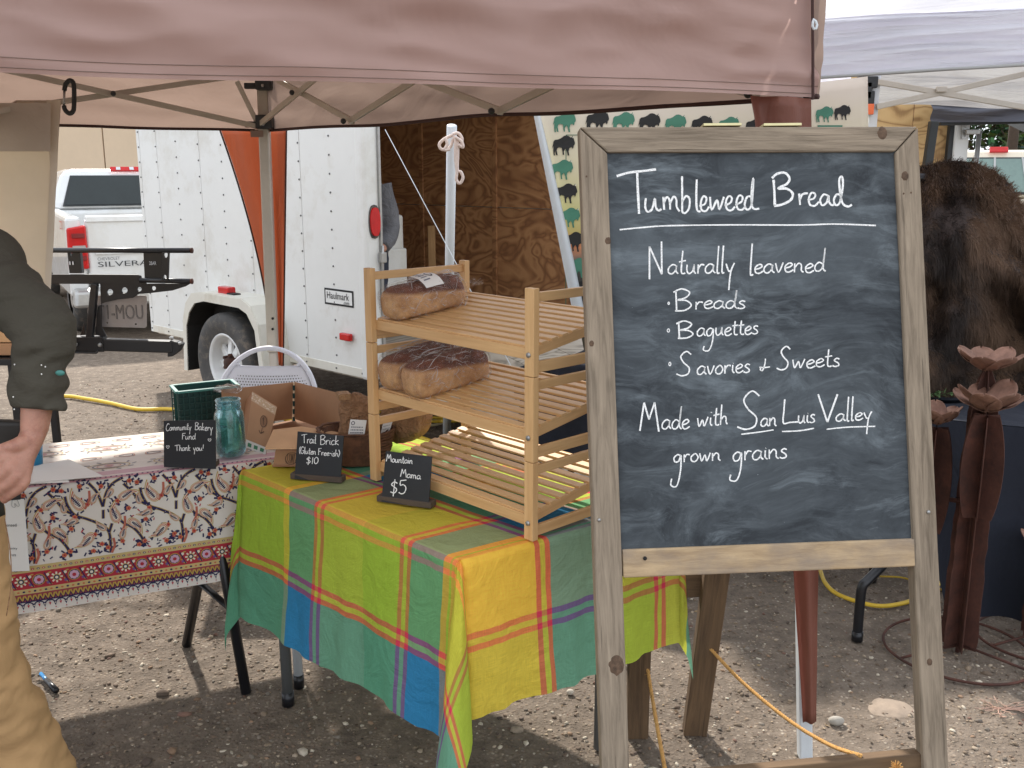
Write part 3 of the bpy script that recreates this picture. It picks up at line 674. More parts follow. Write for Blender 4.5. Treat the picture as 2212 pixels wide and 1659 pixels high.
# fender and wheel on the near side
fpl = Plane(Q+No*.2, Rd)
def z4(x, y): return (403.2+.18228*x, 576+.18228*y)
wc = Plane(Q+No*.10, Rd)(507, 757); wr = .345; wc.z = wr
out = [(-.50, .24), (-.47, .60), (-.42, .72), (-.34, .79), (-.2, .81), (.28, .81), (.38, .77), (.46, .66), (.52, .24)]
inn = [(.47, .24), (.42, .62), (.34, .72), (.25, .75), (-.18, .755), (-.30, .73), (-.38, .66), (-.43, .56), (-.455, .24)]
def fp(a, z, off=.2): return wc+Sd*a+Rd*(.10)+No*off+Vector((0, 0, z-wc.z))
lp = out+inn; fm = MB(); A = [fp(a, z, .2) for a, z in out]; Bq = [fp(a, z, .2) for a, z in reversed(inn)]
n_ = len(out); fm.add(A+Bq, [(i, i+1, n_+i+1, n_+i) for i in range(n_-1)])
C_ = [fp(a, z, -.02) for a, z in out]; fm.add(A+C_, [(i, i+1, n_+i+1, n_+i) for i in range(n_-1)])
fm.build('fender', M_trim, tl, solid=.012)
fm = MB(); E_ = [fp(a, z, .2) for a, z in reversed(inn)]; F_ = [fp(a, z, .005) for a, z in reversed(inn)]
fm.add(F_, [tuple(range(len(F_)))]); fm.add(E_+F_, [(i, i+1, len(E_)+i+1, len(E_)+i) for i in range(len(E_)-1)]); fm.build('wheel_well', M_dark, tl)
ax = No
ty = MB().lathe(wc, [(.205, -.07), (.30, -.10), (.335, -.085), (.345, -.05), (.345, .05), (.335, .085), (.30, .10), (.25, .098), (.205, .075)], 44, axis=ax).build('wheel', M_rubber, tl, smooth=True)
MB().lathe(wc, [(.205, -.06), (.21, .075), (.195, .08), (.18, .06), (.172, .0), (.15, -.005)], 40, axis=ax).build('rim', M_truckw, ty, smooth=True)
rm = MB(); X1 = Sd; Z1 = Vector((0, 0, 1))
for k in range(8):
    a = k*math.pi/4+.2; d1 = X1*math.cos(a)+Z1*math.sin(a); d2 = X1*math.cos(a+math.pi/2)+Z1*math.sin(a+math.pi/2)
    rm.hexa([wc+d1*.06-d2*.03+ax*.015, wc+d1*.175-d2*.033-ax*.01, wc+d1*.175+d2*.033-ax*.01, wc+d1*.06+d2*.03+ax*.015]+[wc+d1*.06-d2*.022+ax*.035, wc+d1*.175-d2*.024+ax*.012, wc+d1*.175+d2*.024+ax*.012, wc+d1*.06+d2*.022+ax*.035])
rm.build('rim_spokes', M_truckw, ty, bevel=.004)
MB().lathe(wc, [(.0, .07), (.035, .07), (.045, .03), (.07, .03), (.075, .0), (.16, -.03)], 20, axis=ax).build('hub', M_rust, ty, smooth=True)
for k in range(5):
    a = k*2*math.pi/5; MB().lathe(wc+(X1*math.cos(a)+Z1*math.sin(a))*.057+ax*.03, [(.0, .03), (.012, .03), (.012, 0)], 6, axis=ax).build('lug_nut', M_rust, ty)
MB().box(fp(-.02, .835, .12), (.13, .06, .05), rz=math.atan2(Sd.y, Sd.x)).build('marker_lamp', M_red, tl, bevel=.008)
MB().box(fp(.08, .815, .13), (.09, .05, .02), rz=math.atan2(Sd.y, Sd.x)).build('marker_lamp_base', M_dark, tl)
p_ = side(753, 727, .02); MB().box(p_, (.10, .03, .045), rz=math.atan2(Sd.y, Sd.x)).build('marker_lamp', M_red, tl, bevel=.008)
# name plate sticker on the trailer side
plt = MB()
def ss(px, py, off=.004): return side(px, py, off)
u0, u1 = su(702, 640), su(764, 640); zt, zb_ = side(702, 621).z, side(702, 656).z
S_ = Print(lambda a, b, o: sp(a, b, .003+o)); wht, blk = lin(224, 226, 224), lin(24, 24, 26)
S_.ngon([(u0, zb_), (u1, zb_), (u1, zt), (u0, zt)], blk, 0); e = .012; S_.ngon([(u0-e, zb_+e), (u1+e, zb_+e), (u1+e, zt-e), (u0-e, zt-e)], wht, 1.5)
st_ = S_.build('nameplate', M_col, tl); tx = MB(); Ln = u0-u1
put_text(tx, 'Haulmark', sp(u0-Ln*.1, zb_+(zt-zb_)*.38, .006), Sd, (0, 0, 1), width=Ln*.76, height=(zt-zb_)*.42, col=blk)
put_text(tx, '.com', sp(u0-Ln*.66, zb_+(zt-zb_)*.14, .006), Sd, (0, 0, 1), width=Ln*.2, height=(zt-zb_)*.14, col=blk); tx.build('lettering', M_col, st_)
# things inside the trailer
fz = thing('freezer', 'white upright freezer standing inside the cargo trailer', 'freezer', tuple(tp(1.15, 1.0, ZB+.05)))
tbox(1.0, 1.4, .72, 1.18, ZB+.06, 1.30).build('cabinet', M_trwhite, fz, bevel=.02)
tbox(.96, .995, .73, 1.17, ZB+.10, 1.06).build('door', M_trwhite, fz, bevel=.012); tbox(.94, .962, .75, .77, .9, 1.04).build('handle', M_bracket, fz)
lf = thing('wooden_upright', 'bare lumber post leaning inside the open cargo trailer', 'post', tuple(tp(1.6, 1.7, ZB+.05)))
MB().beam(D(937, 700, 8.0), D(932, 488, 8.1), .06, .06, up=(0, 1, 0)).build('post', M_lumber, lf, bevel=.004)
MB().tube(smooth_line([D(832, 280, 5.2), D(971, 542, 4.7), D(1112, 806, 4.3)], 8), .0022, 6).build('guy_line', M_polew, smooth=True,
    label='thin white guy line running down across the open trailer', category='guy line')

# ================================================================ SECOND TRAILER DOOR (right background)
d2 = thing('trailer_door', 'open plywood-lined trailer door with white edge behind the white canopy', 'door', tuple(D(1960, 600, 6.6)*1))
def dq(px0, px1, z0, z1, y, th): a, b = D(px0, 300, y).x, D(px1, 300, y).x; return MB().hexa([(a, y, z0), (b, y, z0), (b, y+th, z0), (a, y+th, z0), (a, y, z1), (b, y, z1), (b, y+th, z1), (a, y+th, z1)])
dq(1720, 1968, .5, 2.35, 6.4, .03).build('plywood_panel', M_plyl, d2); dq(1970, 2050, .5, 2.35, 6.4, .03).build('plywood_panel', M_plyl, d2)
dq(2050, 2062, .45, 2.4, 6.36, .09).build('rubber_seal', M_bracket, d2); dq(2063, 2094, .4, 2.42, 6.34, .1).build('door_edge', M_trwhite, d2, bevel=.01)
dq(1700, 1720, .4, 2.42, 6.34, .1).build('door_edge', M_trwhite, d2, bevel=.01)
a = D(2115, 290, 6.3); MB().tube([(a.x, 6.3, .3), (a.x, 6.3, 1.86)], .015, 10).build('lock_rod', M_steel, d2, smooth=True)
flat([[(2077, 269), (2088, 267), (2088, 299), (2077, 301)], circ(2082.5, 275, 2), circ(2082.5, 284, 2), circ(2082.5, 293, 2)], lambda x, y: D(x, y, 6.33), .008, (0, -1, 0)).build('hinge_plate', M_steel, d2)
MB().box(D(2101, 285, 6.3), (.09, .03, .03)).build('rod_bracket', M_steel, d2, bevel=.004)
# ================================================================ MAIN CANOPY (brown)
ZV = 1.79
cR = Vector((.732, 2.415, 0)); cF = Vector((-1.09, 4.45, 0)); cL = cF+Vector((-.82, -.57, 0))*3.0; cN = cR+Vector((-.936, -.352, 0))*3.0
ct = thing('canopy_tent', 'brown pop-up canopy over the bread tables with grey steel frame', 'canopy', (cF.x, cF.y, 0))
def valance(p, q, z0, z1, amp, seed, nu=110, nv=16, slope=0.):
    d = (q-p).normalized(); n_ = Vector((-d.y, d.x, 0)); L = (q-p).length
    def f(u, v):
        x = u*L; w_ = amp*(ns(x*1.1, v*1.3, seed)*1.4+.5*ns(x*3.1+v*2.5, v*3.3-x*.8, seed+3)+.18*ns(x*8+v*4, v*7-x*2, seed+7)+1.1*abs(ns(x*1.3+v*2.6, v*1.9-x*.45, seed+11))+.5*abs(ns(x*3.7-v*1.2, v*4.6+x*.8, seed+15)))
        k = min(1, v*2.5+.45)
        r_ = ns(x*1.7+3, seed*2.)*.012*(1-v)
        return p+(q-p)*u+n_*w_*k+Vector((0, 0, lerp(z0, z1, v)+r_+slope*u))
    return MB().grid(f, nu, nv, uvf=lambda u, v: (u*L, v*(z1-z0)))
nearv = valance(cN, cR, ZV, 2.13, .040, 1, 190, 40)
nearv.build('near_valance', M_canopy, ct, smooth=True)
dN_ = (cR-cN).normalized(); nN_ = Vector((-dN_.y, dN_.x, 0))
for zz_ in (.006, .030): MB().tube([Vector(nearv.v[191*(1 if zz_ < .01 else 3)+j])-nN_*.0012 for j in range(191)], .0007, 4).build('hem_stitching', M_canopyin, ct, smooth=True)
valance(cF, cR, ZV, 2.12, .014, 2).build('side_valance', M_canopyin, ct, smooth=True)
valance(cL, cF, ZV, 2.12, .016, 3).build('rear_valance', M_canopyin, ct, smooth=True)
valance(cN, cL, ZV, 2.12, .016, 4).build('side_valance', M_canopyin, ct, smooth=True)
def hemline(p, q, z, seed, off=0.004):
    d = (q-p).normalized(); L = (q-p).length; return MB().tube([p+(q-p)*(i/60)+Vector((0, 0, z+ns(i/60*L*1.7+3, seed*2.)*.012)) for i in range(61)], [.0065]*61, 6)
hemline(cF, cR, ZV, 2).build('hem_binding', M_hem, ct, smooth=True); hemline(cL, cF, ZV, 3).build('hem_binding', M_hem, ct, smooth=True)
pk = (cR+cF+cL+cN)/4+Vector((0, 0, 3.05))
for p, q, nm in ((cR, cN, 1), (cF, cR, 2), (cL, cF, 3), (cN, cL, 4)):
    def f(u, v, p=p, q=q):
        e_ = p+(q-p)*u+Vector((0, 0, 2.12)); r_ = e_+(pk-e_)*v; r_ = r_+Vector((0, 0, -.10*math.sin(math.pi*v)*(1-abs(2*u-1)**2)+.015*ns(r_.x*2, r_.y*2, nm))); return r_
    MB().grid(f, 30, 14).build('roof_panel', M_roof, ct, smooth=True)
def leg(name, x, y, z1, par, mt, w_=.032, foot=True, split=.95):
    MB().box((x, y, (z1+split)/2), (w_, w_, z1-split), rz=math.radians(43)).build(name, mt, par, bevel=.004)
    MB().box((x, y, (split+.03)/2), (w_*.8, w_*.8, split-.03), rz=math.radians(43)).build(name+'_lower', M_polew if foot == 2 else mt, par, bevel=.003)
    MB().box((x, y, .012), (w_*2.4, w_*2.4, .016), rz=math.radians(43)).build('foot_plate', M_steel, par, bevel=.002)
a = D(577, 420, 4.40); b = D(595, 740, 4.40)
MB().beam(D(568, 190, 4.42), D(590, 760, 4.42), .046, .046, up=(0, 1, 0)).build('leg', M_pole, ct, bevel=.006)
MB().beam(D(590, 760, 4.42), (D(594, 760, 4.42).x+.02, 4.42, .0), .036, .036, up=(0, 1, 0)).build('leg_inner', M_pole, ct, bevel=.005)
for py in (688, 711): MB().sphere(D(589, py, 4.394), .006, 8, 6).build('pin_hole', M_dark, ct, smooth=True)
fb = Vector((.822, 2.44, 0))
MB().beam((fb.x, fb.y, 0.01), (.672, 2.46, 2.1), .036, .036, up=(0, 1, 0)).build('leg', M_polew, ct, bevel=.004)
for c0, rz_ in ((cL, 0), (cN, 0)): MB().box((c0.x, c0.y+.03, 1.05), (.036, .036, 2.1)).build('leg', M_pole, ct, bevel=.004)
for py, hh in ((181, .055), (264, .06)):
    p = D(572 if py < 200 else 573, py, 4.38); bk = MB().box(p, (.07, .075, hh)).build('corner_bracket', M_bracket, ct, bevel=.006)
    MB().box(p+Vector((-.06, -.01, -.01)), (.05, .03, .025)).build('bracket_arm', M_bracket, bk, bevel=.004); MB().sphere(p+Vector((.0, -.04, -.01)), .007, 8, 6).build('bolt', M_steel, bk)
def truss(p, q, nodes, z0, z1, off, par, mt, w_=.022):
    d = (q-p).normalized(); n_ = off; P = lambda s, z, o=0.: p+(q-p)*s+n_*(1+o)+Vector((0, 0, z))
    for a_, b_ in zip(nodes[:-1], nodes[1:]):
        MB().beam(P(a_, z1), P(b_, z0), w_, .014, up=n_).build('truss_bar', mt, par, bevel=.002)
        MB().beam(P(a_, z0, .4), P(b_, z1, .4), w_, .014, up=n_).build('truss_bar', mt, par, bevel=.002)
        for s, z in (((a_+b_)/2, (z0+z1)/2), (b_, z0)):
            MB().sphere(P(s, z, 1.), .011, 8, 6).build('truss_bolt', M_bracket, par, smooth=True)
nR = Vector((-.68, -.62, 0))*.05; nL = Vector((.45, -.8, 0))*.05
truss(cF, cR, [.01, .285, .60, .95], 1.80, 2.05, nR, ct, M_pole); truss(cF, cL, [.012, .42, .84], 1.80, 2.03, nL, ct, M_pole)
truss(cN, cR, [.03, .34, .66, .97], 2.0, 2.2, Vector((.2, .9, 0))*.06, ct, M_pole)
MB().beam(D(512, 176, 4.36), D(554, 262, 4.37), .018, .014, up=(0, 1, 0)).build('truss_strut', M_pole, ct)
MB().beam(cF+Vector((.05, -.05, 2.02)), pk-Vector((0, 0, .1)), .02, .02).build('roof_strut', M_pole, ct)
MB().box(D(555, 289, 4.33), (.055, .003, .028)).build('fabric_tag', M_canopyin, ct)
# leg covers
def cover(L, Rt, ztop, zbot, y, nm, mt, seed, par=None):
    def f(u, v):
        k = v**1.25; x0 = lerp(L[0], L[1], 1-(1-v)**1.6) if len(L) == 2 else L[0]; x1 = lerp(Rt[0], Rt[1], v)
        x = lerp(x0, x1, u); p = D(x, lerp(ztop, zbot, v), y)
        return p+Vector((0, .02*math.sin(u*9+2*v+seed)*(1-.4*v)+.012*ns(u*5, v*3, seed), 0))
    return MB().grid(f, 30, 50, uvf=lambda u, v: (u*.2, v*1.5)).build(nm, mt, par, smooth=True, solid=.001)
lc = cover((475, 590), (619, 612), 281, 790, 4.47, 'leg_cover', M_wrap, 1, ct)
MB().tube([D(lerp(475, 590, 1-(1-v)**1.6), lerp(281, 790, v), 4.455) for v in [i/30 for i in range(31)]], .004, 6).build('cover_piping', M_hem, ct, smooth=True)
MB().tube([D(lerp(619, 612, v), lerp(281, 790, v), 4.455) for v in [i/10 for i in range(11)]], .0035, 6).build('cover_piping', M_hem, ct, smooth=True)
def cov2(u, v):
    x0 = lerp(1621, 1736, min(1, v*.0+v)) if v > .0 else 1621
    top = 206+6*u; y = lerp(top, 1562, v); xl = np.interp(y, [206, 262, 1240, 1562], [1621, 1632, 1716, 1735]); xr = np.interp(y, [206, 270, 1240, 1562], [1757, 1757, 1769, 1765])
    p = D(lerp(xl, xr, u), y, 2.395); k = 1-.6*v
    return p+Vector((0, .018*math.sin(u*8+1.2*math.sin(v*3))*k+.006*ns(u*4, v*9), 0))
MB().grid(cov2, 26, 60, uvf=lambda u, v: (u*.2, v*1.7)).build('leg_cover', M_wrapd, ct, smooth=True, solid=.001)
MB().tube([D(1756, 215, 2.40), D(1756, 120, 2.41), D(1755, 10, 2.42), D(1755, -60, 2.43)], .0035, 6).build('corner_seam', M_hem, ct)
def small_thing(nm, label, cat, mb, mt, **kw):
    o = mb.build(nm, mt, None, **kw); o['label'] = label; o['category'] = cat; return o
hk = small_thing('plastic_hook', 'small white plastic hook on the corner of the brown canopy', 'hook', MB().tube([D(*p, 2.38) for p in [(1757, 42), (1762, 46), (1765, 54), (1763, 62), (1758, 63), (1755, 56), (1756, 47)]], .0032, 8, closed=True), M_polew, smooth=True)
# beige side panel at the left
def pan(u, v):
    xr = np.interp(v, [0, .12, 1], [130, 126, 104]); x = lerp(-420, xr, u); y = lerp(216, 690, v)
    return D(x, y, 4.0-.15*u)+Vector((0, .018*math.sin(u*9)+.01*ns(u*4, v*4, 4), 0))
sp_ = MB().grid(pan, 50, 24).build('side_wall_panel', M_panel, ct, smooth=True, solid=.0015)
def strip(u, v):
    xr = np.interp(v, [0, .12, 1], [131, 127, 106]); xl = np.interp(v, [0, .12, .3, 1], [100, 103, 108, 92])
    return D(lerp(xl, xr, u), lerp(216, 700, v), 3.825)
MB().grid(strip, 4, 24).build('panel_edge_strip', M_panel, ct, smooth=True)
def topband(u, v): return D(lerp(-420, 108, u), lerp(222, 327, v), 3.93-.14*u)+Vector((0, .01*math.sin(u*9), 0))
MB().grid(topband, 30, 8).build('panel_top_band', cloth('panel_band_fabric', lin(188, 180, 170), .4, wr=.2, tcol=lin(200, 192, 180)), ct, smooth=True)
MB().sphere(D(116, 641, 3.8), (.008, .004, .012), 8, 6).build('grommet', M_steel, ct)
# carabiner
cp = [D(x, y, 3.62) for x, y in [(139, 196), (142, 182), (150, 174), (158, 178), (160, 192), (160, 225), (158, 240), (150, 245), (141, 238), (138, 228)]]
cb = thing('carabiner', 'black and silver carabiner clipped to the canopy truss', 'carabiner', tuple(cp[4]))
MB().tube(smooth_line(cp, 4), .0085, 8).build('hook_body', M_bracket, cb, smooth=True); MB().tube([cp[0], cp[-1]], .0045, 8).build('gate', M_steel, cb, smooth=True)

# ================================================================ BANNER WITH BUFFALOES
bn = thing('buffalo_banner', 'cream banner printed with green and black buffaloes behind the chalkboard', 'banner', tuple(D(1500, 700, 4.75)))
BY = 4.8
def bf(x, y, off=0.): p = D(x, y, BY); return Vector((p.x, BY-off+.025*math.sin(p.x*5+p.z*2), p.z))
def bgrid(u, v):
    xl = lerp(1158, 1262, v); return bf(lerp(xl, 1874, u), lerp(lerp(215, 165, u**2), 760, v))
nb = NT('banner_print'); vv = nb.coord('UV'); sx = nb.n('SeparateXYZ'); nb.t.links.new(vv, sx.inputs[0])
fz_ = nb.math('ADD', sx.outputs[1], nb.math('MULTIPLY', nb.noise(nb.coord('UV', (6, 9, 1)), 1., 5), .14))
cc = nb.ramp(fz_, [(.12, lin(222, 212, 196)), (.36, lin(216, 208, 172)), (.50, lin(206, 200, 140)), (.60, lin(196, 178, 110)), (.64, lin(214, 140, 96)), (.69, lin(110, 104, 96)), (.8, lin(60, 58, 54)), (1., lin(80, 76, 60))])
M_ban = nb.done(nb.bsdf(cc, .7))
MB().grid(bgrid, 40, 24, uvf=lambda u, v: (u, v)).build('banner_cloth', M_ban, bn, smooth=True, solid=.002)
MB().grid(lambda u, v: bf(lerp(lerp(1148, 1246, v), lerp(1160, 1266, v)+6*math.sin(v*2.2), u), lerp(225, 720, v), .03+.02*math.sin(u*math.pi)), 6, 24).build('rolled_edge', M_polew, bn, smooth=True, solid=.003)
bison = [(0, .34), (.045, .58), (.06, .7), (.13, .78), (.26, .80), (.38, .86), (.52, .98), (.62, 1.), (.72, .97), (.8, .90), (.86, .92), (.885, .99), (.91, .92), (.93, .84), (.97, .7), (.985, .6), (.96, .52), (.93, .50), (.92, .40), (.88, .33), (.85, .42), (.79, .40), (.74, .36), (.71, .2), (.74, .0), (.67, .0), (.64, .2), (.59, .34), (.55, .30), (.5, .2), (.52, .03), (.46, .03), (.44, .24), (.42, .38), (.3, .42), (.22, .36), (.2, .25), (.24, .02), (.17, .02), (.13, .26), (.11, .1), (.13, .0), (.07, .0), (.05, .25), (.06, .46)]
pfn = lambda x, y, o: bf(x, y, .004+o); pr = Print(pfn, .001); GR, BK = lin(74, 130, 108), lin(38, 38, 38)
def bis(cx, cy, w_, c, layer=1):
    pr = Print(pfn, .001); pr.ngon([(cx-w_/2+x*w_, cy+w_*.42-y*w_*.86) for x, y in bison], c, layer); pr.line([(cx+w_*.385, cy-w_*.33), (cx+w_*.42, cy-w_*.4)], w_*.035, lin(220, 215, 200), layer+1, 1); pr.build('printed_buffalo', M_col, bn)
for i, (x, y) in enumerate([(1219, 265), (1217, 315), (1213, 367), (1222, 418), (1228, 470), (1238, 522), (1246, 578), (1252, 628)]): bis(x, y, 50, GR if i % 2 == 0 else BK)
for i, x in enumerate(range(1290, 1720, 57)): bis(x, 262+ (i*2), 52-i*1.2, BK if i % 2 == 0 else GR)
bis(1777, 248, 40, GR); bis(1816, 244, 38, BK)
pr.line([(1222, 292), (1222, 690)], 1.6, lin(70, 110, 90), 1, 1); pr.line([(1222, 292), (1250, 292)], 1.6, lin(70, 110, 90), 1, 1); pr.ngon([(1762, 271), (1816, 271), (1816, 276), (1762, 276)], GR)
pr.build('printed_line', M_col, bn)
for x_ in (1150, 1500): pass
# thin white pole with a coil of cord
wp_ = thing('white_pole', 'slim white pole with coiled cord standing between trailer and bread rack', 'pole', tuple(G(965, 952)))
w0 = G(965, 952); w1 = D(976, 272, w0.y-.9)
MB().tube([w0, w1], .0245, 14).build('pole_tube', M_polew, wp_, smooth=True)
rp = thing('cord_coil', 'white cotton cord looped and hung on the slim white pole', 'cord', tuple(D(985, 330, w1.y)))
yy = w1.y-.02
for k, L in enumerate([[(978, 292), (960, 300), (949, 312), (955, 323), (972, 318), (979, 300)], [(978, 290), (990, 288), (998, 300), (994, 316), (985, 306), (980, 294)], [(985, 300), (984, 340), (987, 370), (986, 388), (993, 396), (1000, 385), (996, 372), (988, 366), (989, 330), (988, 298)], [(984, 296), (997, 306), (1000, 318), (990, 312)], [(962, 298), (966, 312), (960, 324), (972, 322)]]):
    MB().tube(smooth_line([D(x, y, yy-.03-.01*k) for x, y in L], 6), .0075, 8).build('cord_loop', M_ropew, rp, smooth=True)

# ================================================================ WHITE CANOPY, GREY CANOPY (right)
wt = thing('canopy_tent', 'white pop-up canopy of the neighbouring stall at the right', 'canopy', tuple(G(1876, 975)))
YN, YB = 3.75, 5.5
pA = D(1500, 184, YN); pB = D(2420, 128, YN-.5); bA = D(1874, 229, YB); bB = D(2420, 232, YB+.1)  # pA stretched left, unseen behind the brown valance, to shade the ground
def wv(u, v):
    p = pA+(pB-pA)*u; x = u*3; h = lerp(0, .185, v); s = math.sin(v*20+3*ns(x*.8, v*2))*.013+.016*ns(x*.6, v*9, 2)+.006*ns(x*3, v*26, 5)
    return p+Vector((0, s, h+.012*math.sin(u*4)*v))
MB().grid(wv, 90, 60, uvf=lambda u, v: (u*3, v)).build('near_valance', M_white, wt, smooth=True)
MB().tube([wv(i/40, 0)+Vector((0, -.004, 0)) for i in range(41)], .006, 6).build('hem_binding', M_whitein, wt, smooth=True)
wpk = D(2700, -165, 5.0); eN = [pA+Vector((0, 0, .185)), pB+Vector((0, 0, .185))]; eB = [bA+Vector((-.1, 0, .24)), bB+Vector((0, 0, .24))]
for p, q in ((eN[0], eN[1]), (eB[0], eB[1]), (eN[0], eB[0]), (eN[1], eB[1])):
    MB().grid(lambda u, v, p=p, q=q: (lambda e_: e_+(wpk-e_)*v+Vector((0, 0, -.02*math.sin(math.pi*v)+.014*math.sin(v*26+u*5)*(1-v))))(p+(q-p)*u), 30, 40, uvf=lambda u, v: (u*3, v)).build('roof_panel', M_white, wt, smooth=True)
def bv(u, v): p = bA+(bB-bA)*u; return p+Vector((0, .012*math.sin(v*11+2*ns(u*4, v))+.012*ns(u*7, v*5), .22*v+.01*math.sin(u*9)))
MB().grid(bv, 50, 24).build('rear_valance', M_whitein, wt, smooth=True)
lp_ = D(1873, 229, YB-.02)
MB().grid(lambda u, v: eN[0].lerp(eB[0], u)+Vector((0, 0, -.23*(1-v)+.005*math.sin(v*9))), 16, 16).build('side_valance', M_white, wt, smooth=True)
MB().beam((lp_.x, lp_.y-.06, .01), (lp_.x+.012, lp_.y-.06, 2.2), .045, .045, up=(0, 1, 0)).build('leg', M_polew, wt, bevel=.004)
for c0 in (pB, bB): MB().box((c0.x, c0.y, 1.1), (.04, .04, 2.2)).build('leg', M_polew, wt)
for px, py, w_, h_ in ((1873, 178, .10, .06), (1868, 196, .06, .09), (1876, 222, .045, .12)):
    MB().box(D(px, py, YB-.1), (w_, .06, h_)).build('corner_bracket', M_bracket, wt, bevel=.006)
MB().box(D(1880, 236, YB-.13), (.035, .02, .055)).build('release_button', basic('orange_plastic', lin(226, 110, 62), .5), wt, bevel=.004)
for a_, b_ in (((1890, 176), (2215, 232)), ((1893, 231), (2212, 160)), ((2212, 160), (2330, 150)), ((2210, 232), (2360, 160))):
    MB().beam(D(*a_, YB-.12), D(*b_, YB-.14), .03, .015, up=(0, 1, 0)).build('truss_bar', M_pole, wt, bevel=.003)
MB().box(D(2034, 193, YB-.15), (.055, .02, .03)).build('truss_joint', M_pole, wt, bevel=.004)
gt = thing('canopy_tent', 'charcoal grey canopy further back at the right edge', 'canopy', tuple(G(2000, 700)))
def gv(u, v): p = D(lerp(2012, 2500, u), lerp(264, 226, v)-3*u, 6.15); return p+Vector((0, .02*math.sin(v*7+3*ns(u*3, v)), 0))
MB().grid(gv, 40, 14).build('valance', M_greyc, gt, smooth=True)
MB().beam(D(2017, 262, 6.12), (D(1950, 600, 6.12).x, 6.12, 0), .05, .05, up=(0, 1, 0)).build('leg', M_bracket, gt, bevel=.006)
MB().beam(D(2030, 266, 6.2), D(2500, 255, 6.4), .03, .03).build('edge_bar', M_bracket, gt); MB().beam(D(2150, 245, 6.9), D(2230, 282, 6.3), .03, .05).build('truss_bar', M_bracket, gt)
a = D(2014, 228, 7.3); gpk = Vector((4.2, 7.8, 2.6)); MB().grid(lambda u, v: (lambda e_: e_+(gpk-e_)*v)(D(lerp(2012, 2500, u), 226, 6.15)), 10, 8).build('roof_panel', M_greyc, gt)
# ================================================================ TABLES AND CLOTHS
ZT = .74
def ctable(nm, label, corners, ztop, legs, mt_leg, kind='straight'):
    t = thing(nm, label, 'table', (sum(c[0] for c in corners)/4, sum(c[1] for c in corners)/4, 0))
    q = [Vector((c[0], c[1], ztop-.03)) for c in corners]
    MB().slab(q, (0, 0, 1), .025).build('tabletop', M_polew, t, bevel=.006); return t
# ---- plaid cloth
Ta, Tb, Tc, Te = Vector((-.80, 2.80, ZT)), Vector((-.12, 2.11, ZT)), Vector((.44, 2.50, ZT)), Vector((-.33, 3.15, ZT))
def plaid_mat():
    n = NT('plaid_cotton'); uv = n.coord('UV'); s = n.n('SeparateXYZ'); n.t.links.new(uv, s.inputs[0])
    wob = n.math('MULTIPLY', n.math('SUBTRACT', n.noise(n.coord('UV', (5, 5, 1)), 1., 2), .5), .006)
    lime, limey, blue, yel, org, red, teal = lin(160, 192, 44), lin(196, 198, 60), lin(18, 128, 180), lin(252, 200, 62), lin(248, 140, 72), lin(222, 40, 80), lin(30, 160, 160)
    def conv(st): lo, hi = -.5, 1.45; return [((p-lo)/(hi-lo), c) for p, c in st]
    def rmp(sock, st):
        f = n.math('DIVIDE', n.math('ADD', n.math('ADD', sock, wob), .5), 1.95); return n.ramp(f, conv(st), 'CONSTANT')
    dbl = lambda x, a, c, g: [(x, c0 := a), (x+.018, c), (x+.029, c0), (x+.047, g)]
    U = [(-.5, lime), (.235, yel), (.262, blue)]+dbl(.395, red, limey, limey)+[(.625, lime)]+dbl(.775, red, limey, blue)+dbl(.945, org, lime, yel)+dbl(1.17, red, limey, limey)+[(1.4, yel)]
    V = [(-.5, blue)]+dbl(-.292, red, limey, lime)+dbl(-.055, org, lime, yel)+dbl(.205, red, limey, blue)+[(.455, org), (.475, lime)]+dbl(.60, red, limey, limey)+[(.9, blue)]
    cu, cv = rmp(s.outputs[0], U), rmp(s.outputs[1], V)
    c0_ = n.mix(.62, cu, cv); gm = n.n('Gamma'); n.set(gm.inputs[0], n.mix(1., cu, cv, 'MULTIPLY')); gm.inputs[1].default_value = .5; c = n.mix(.5, c0_, gm.outputs[0]); c = n.mix(.05, c, lin(206, 210, 196)); th = n.noise(n.coord('UV', (900, 25, 1)), 1., 2); th2 = n.noise(n.coord('UV', (25, 900, 1)), 1., 2)
    t_ = n.math('MULTIPLY', n.math('ADD', th, th2), .5); c = n.mix(1., c, n.ramp(t_, [(.35, .92), (.65, 1.25)]), 'MULTIPLY')
    cr = n.noise(n.coord('UV', (9, 9, 1)), 1., 6, .6, 1.5); nb = n.bump(cr, .8, .016); nb = n.bump(n.noise(n.coord('UV', (26, 26, 1)), 1., 3, .6, 2.), .35, .004, nb)
    sh = n.bsdf(c, .85, 0, nb, Specular_IOR_Level=.25); tr_ = n.n('BsdfTranslucent'); n.t.links.new(c, tr_.inputs[0])
    m = n.n('MixShader'); m.inputs[0].default_value = .28; n.t.links.new(sh, m.inputs[1]); n.t.links.new(tr_.outputs[0], m.inputs[2])
    return n.done(m.outputs[0])
M_plaid = plaid_mat()
LA = (Tb-Ta).length; LB = (Tc-Tb).length
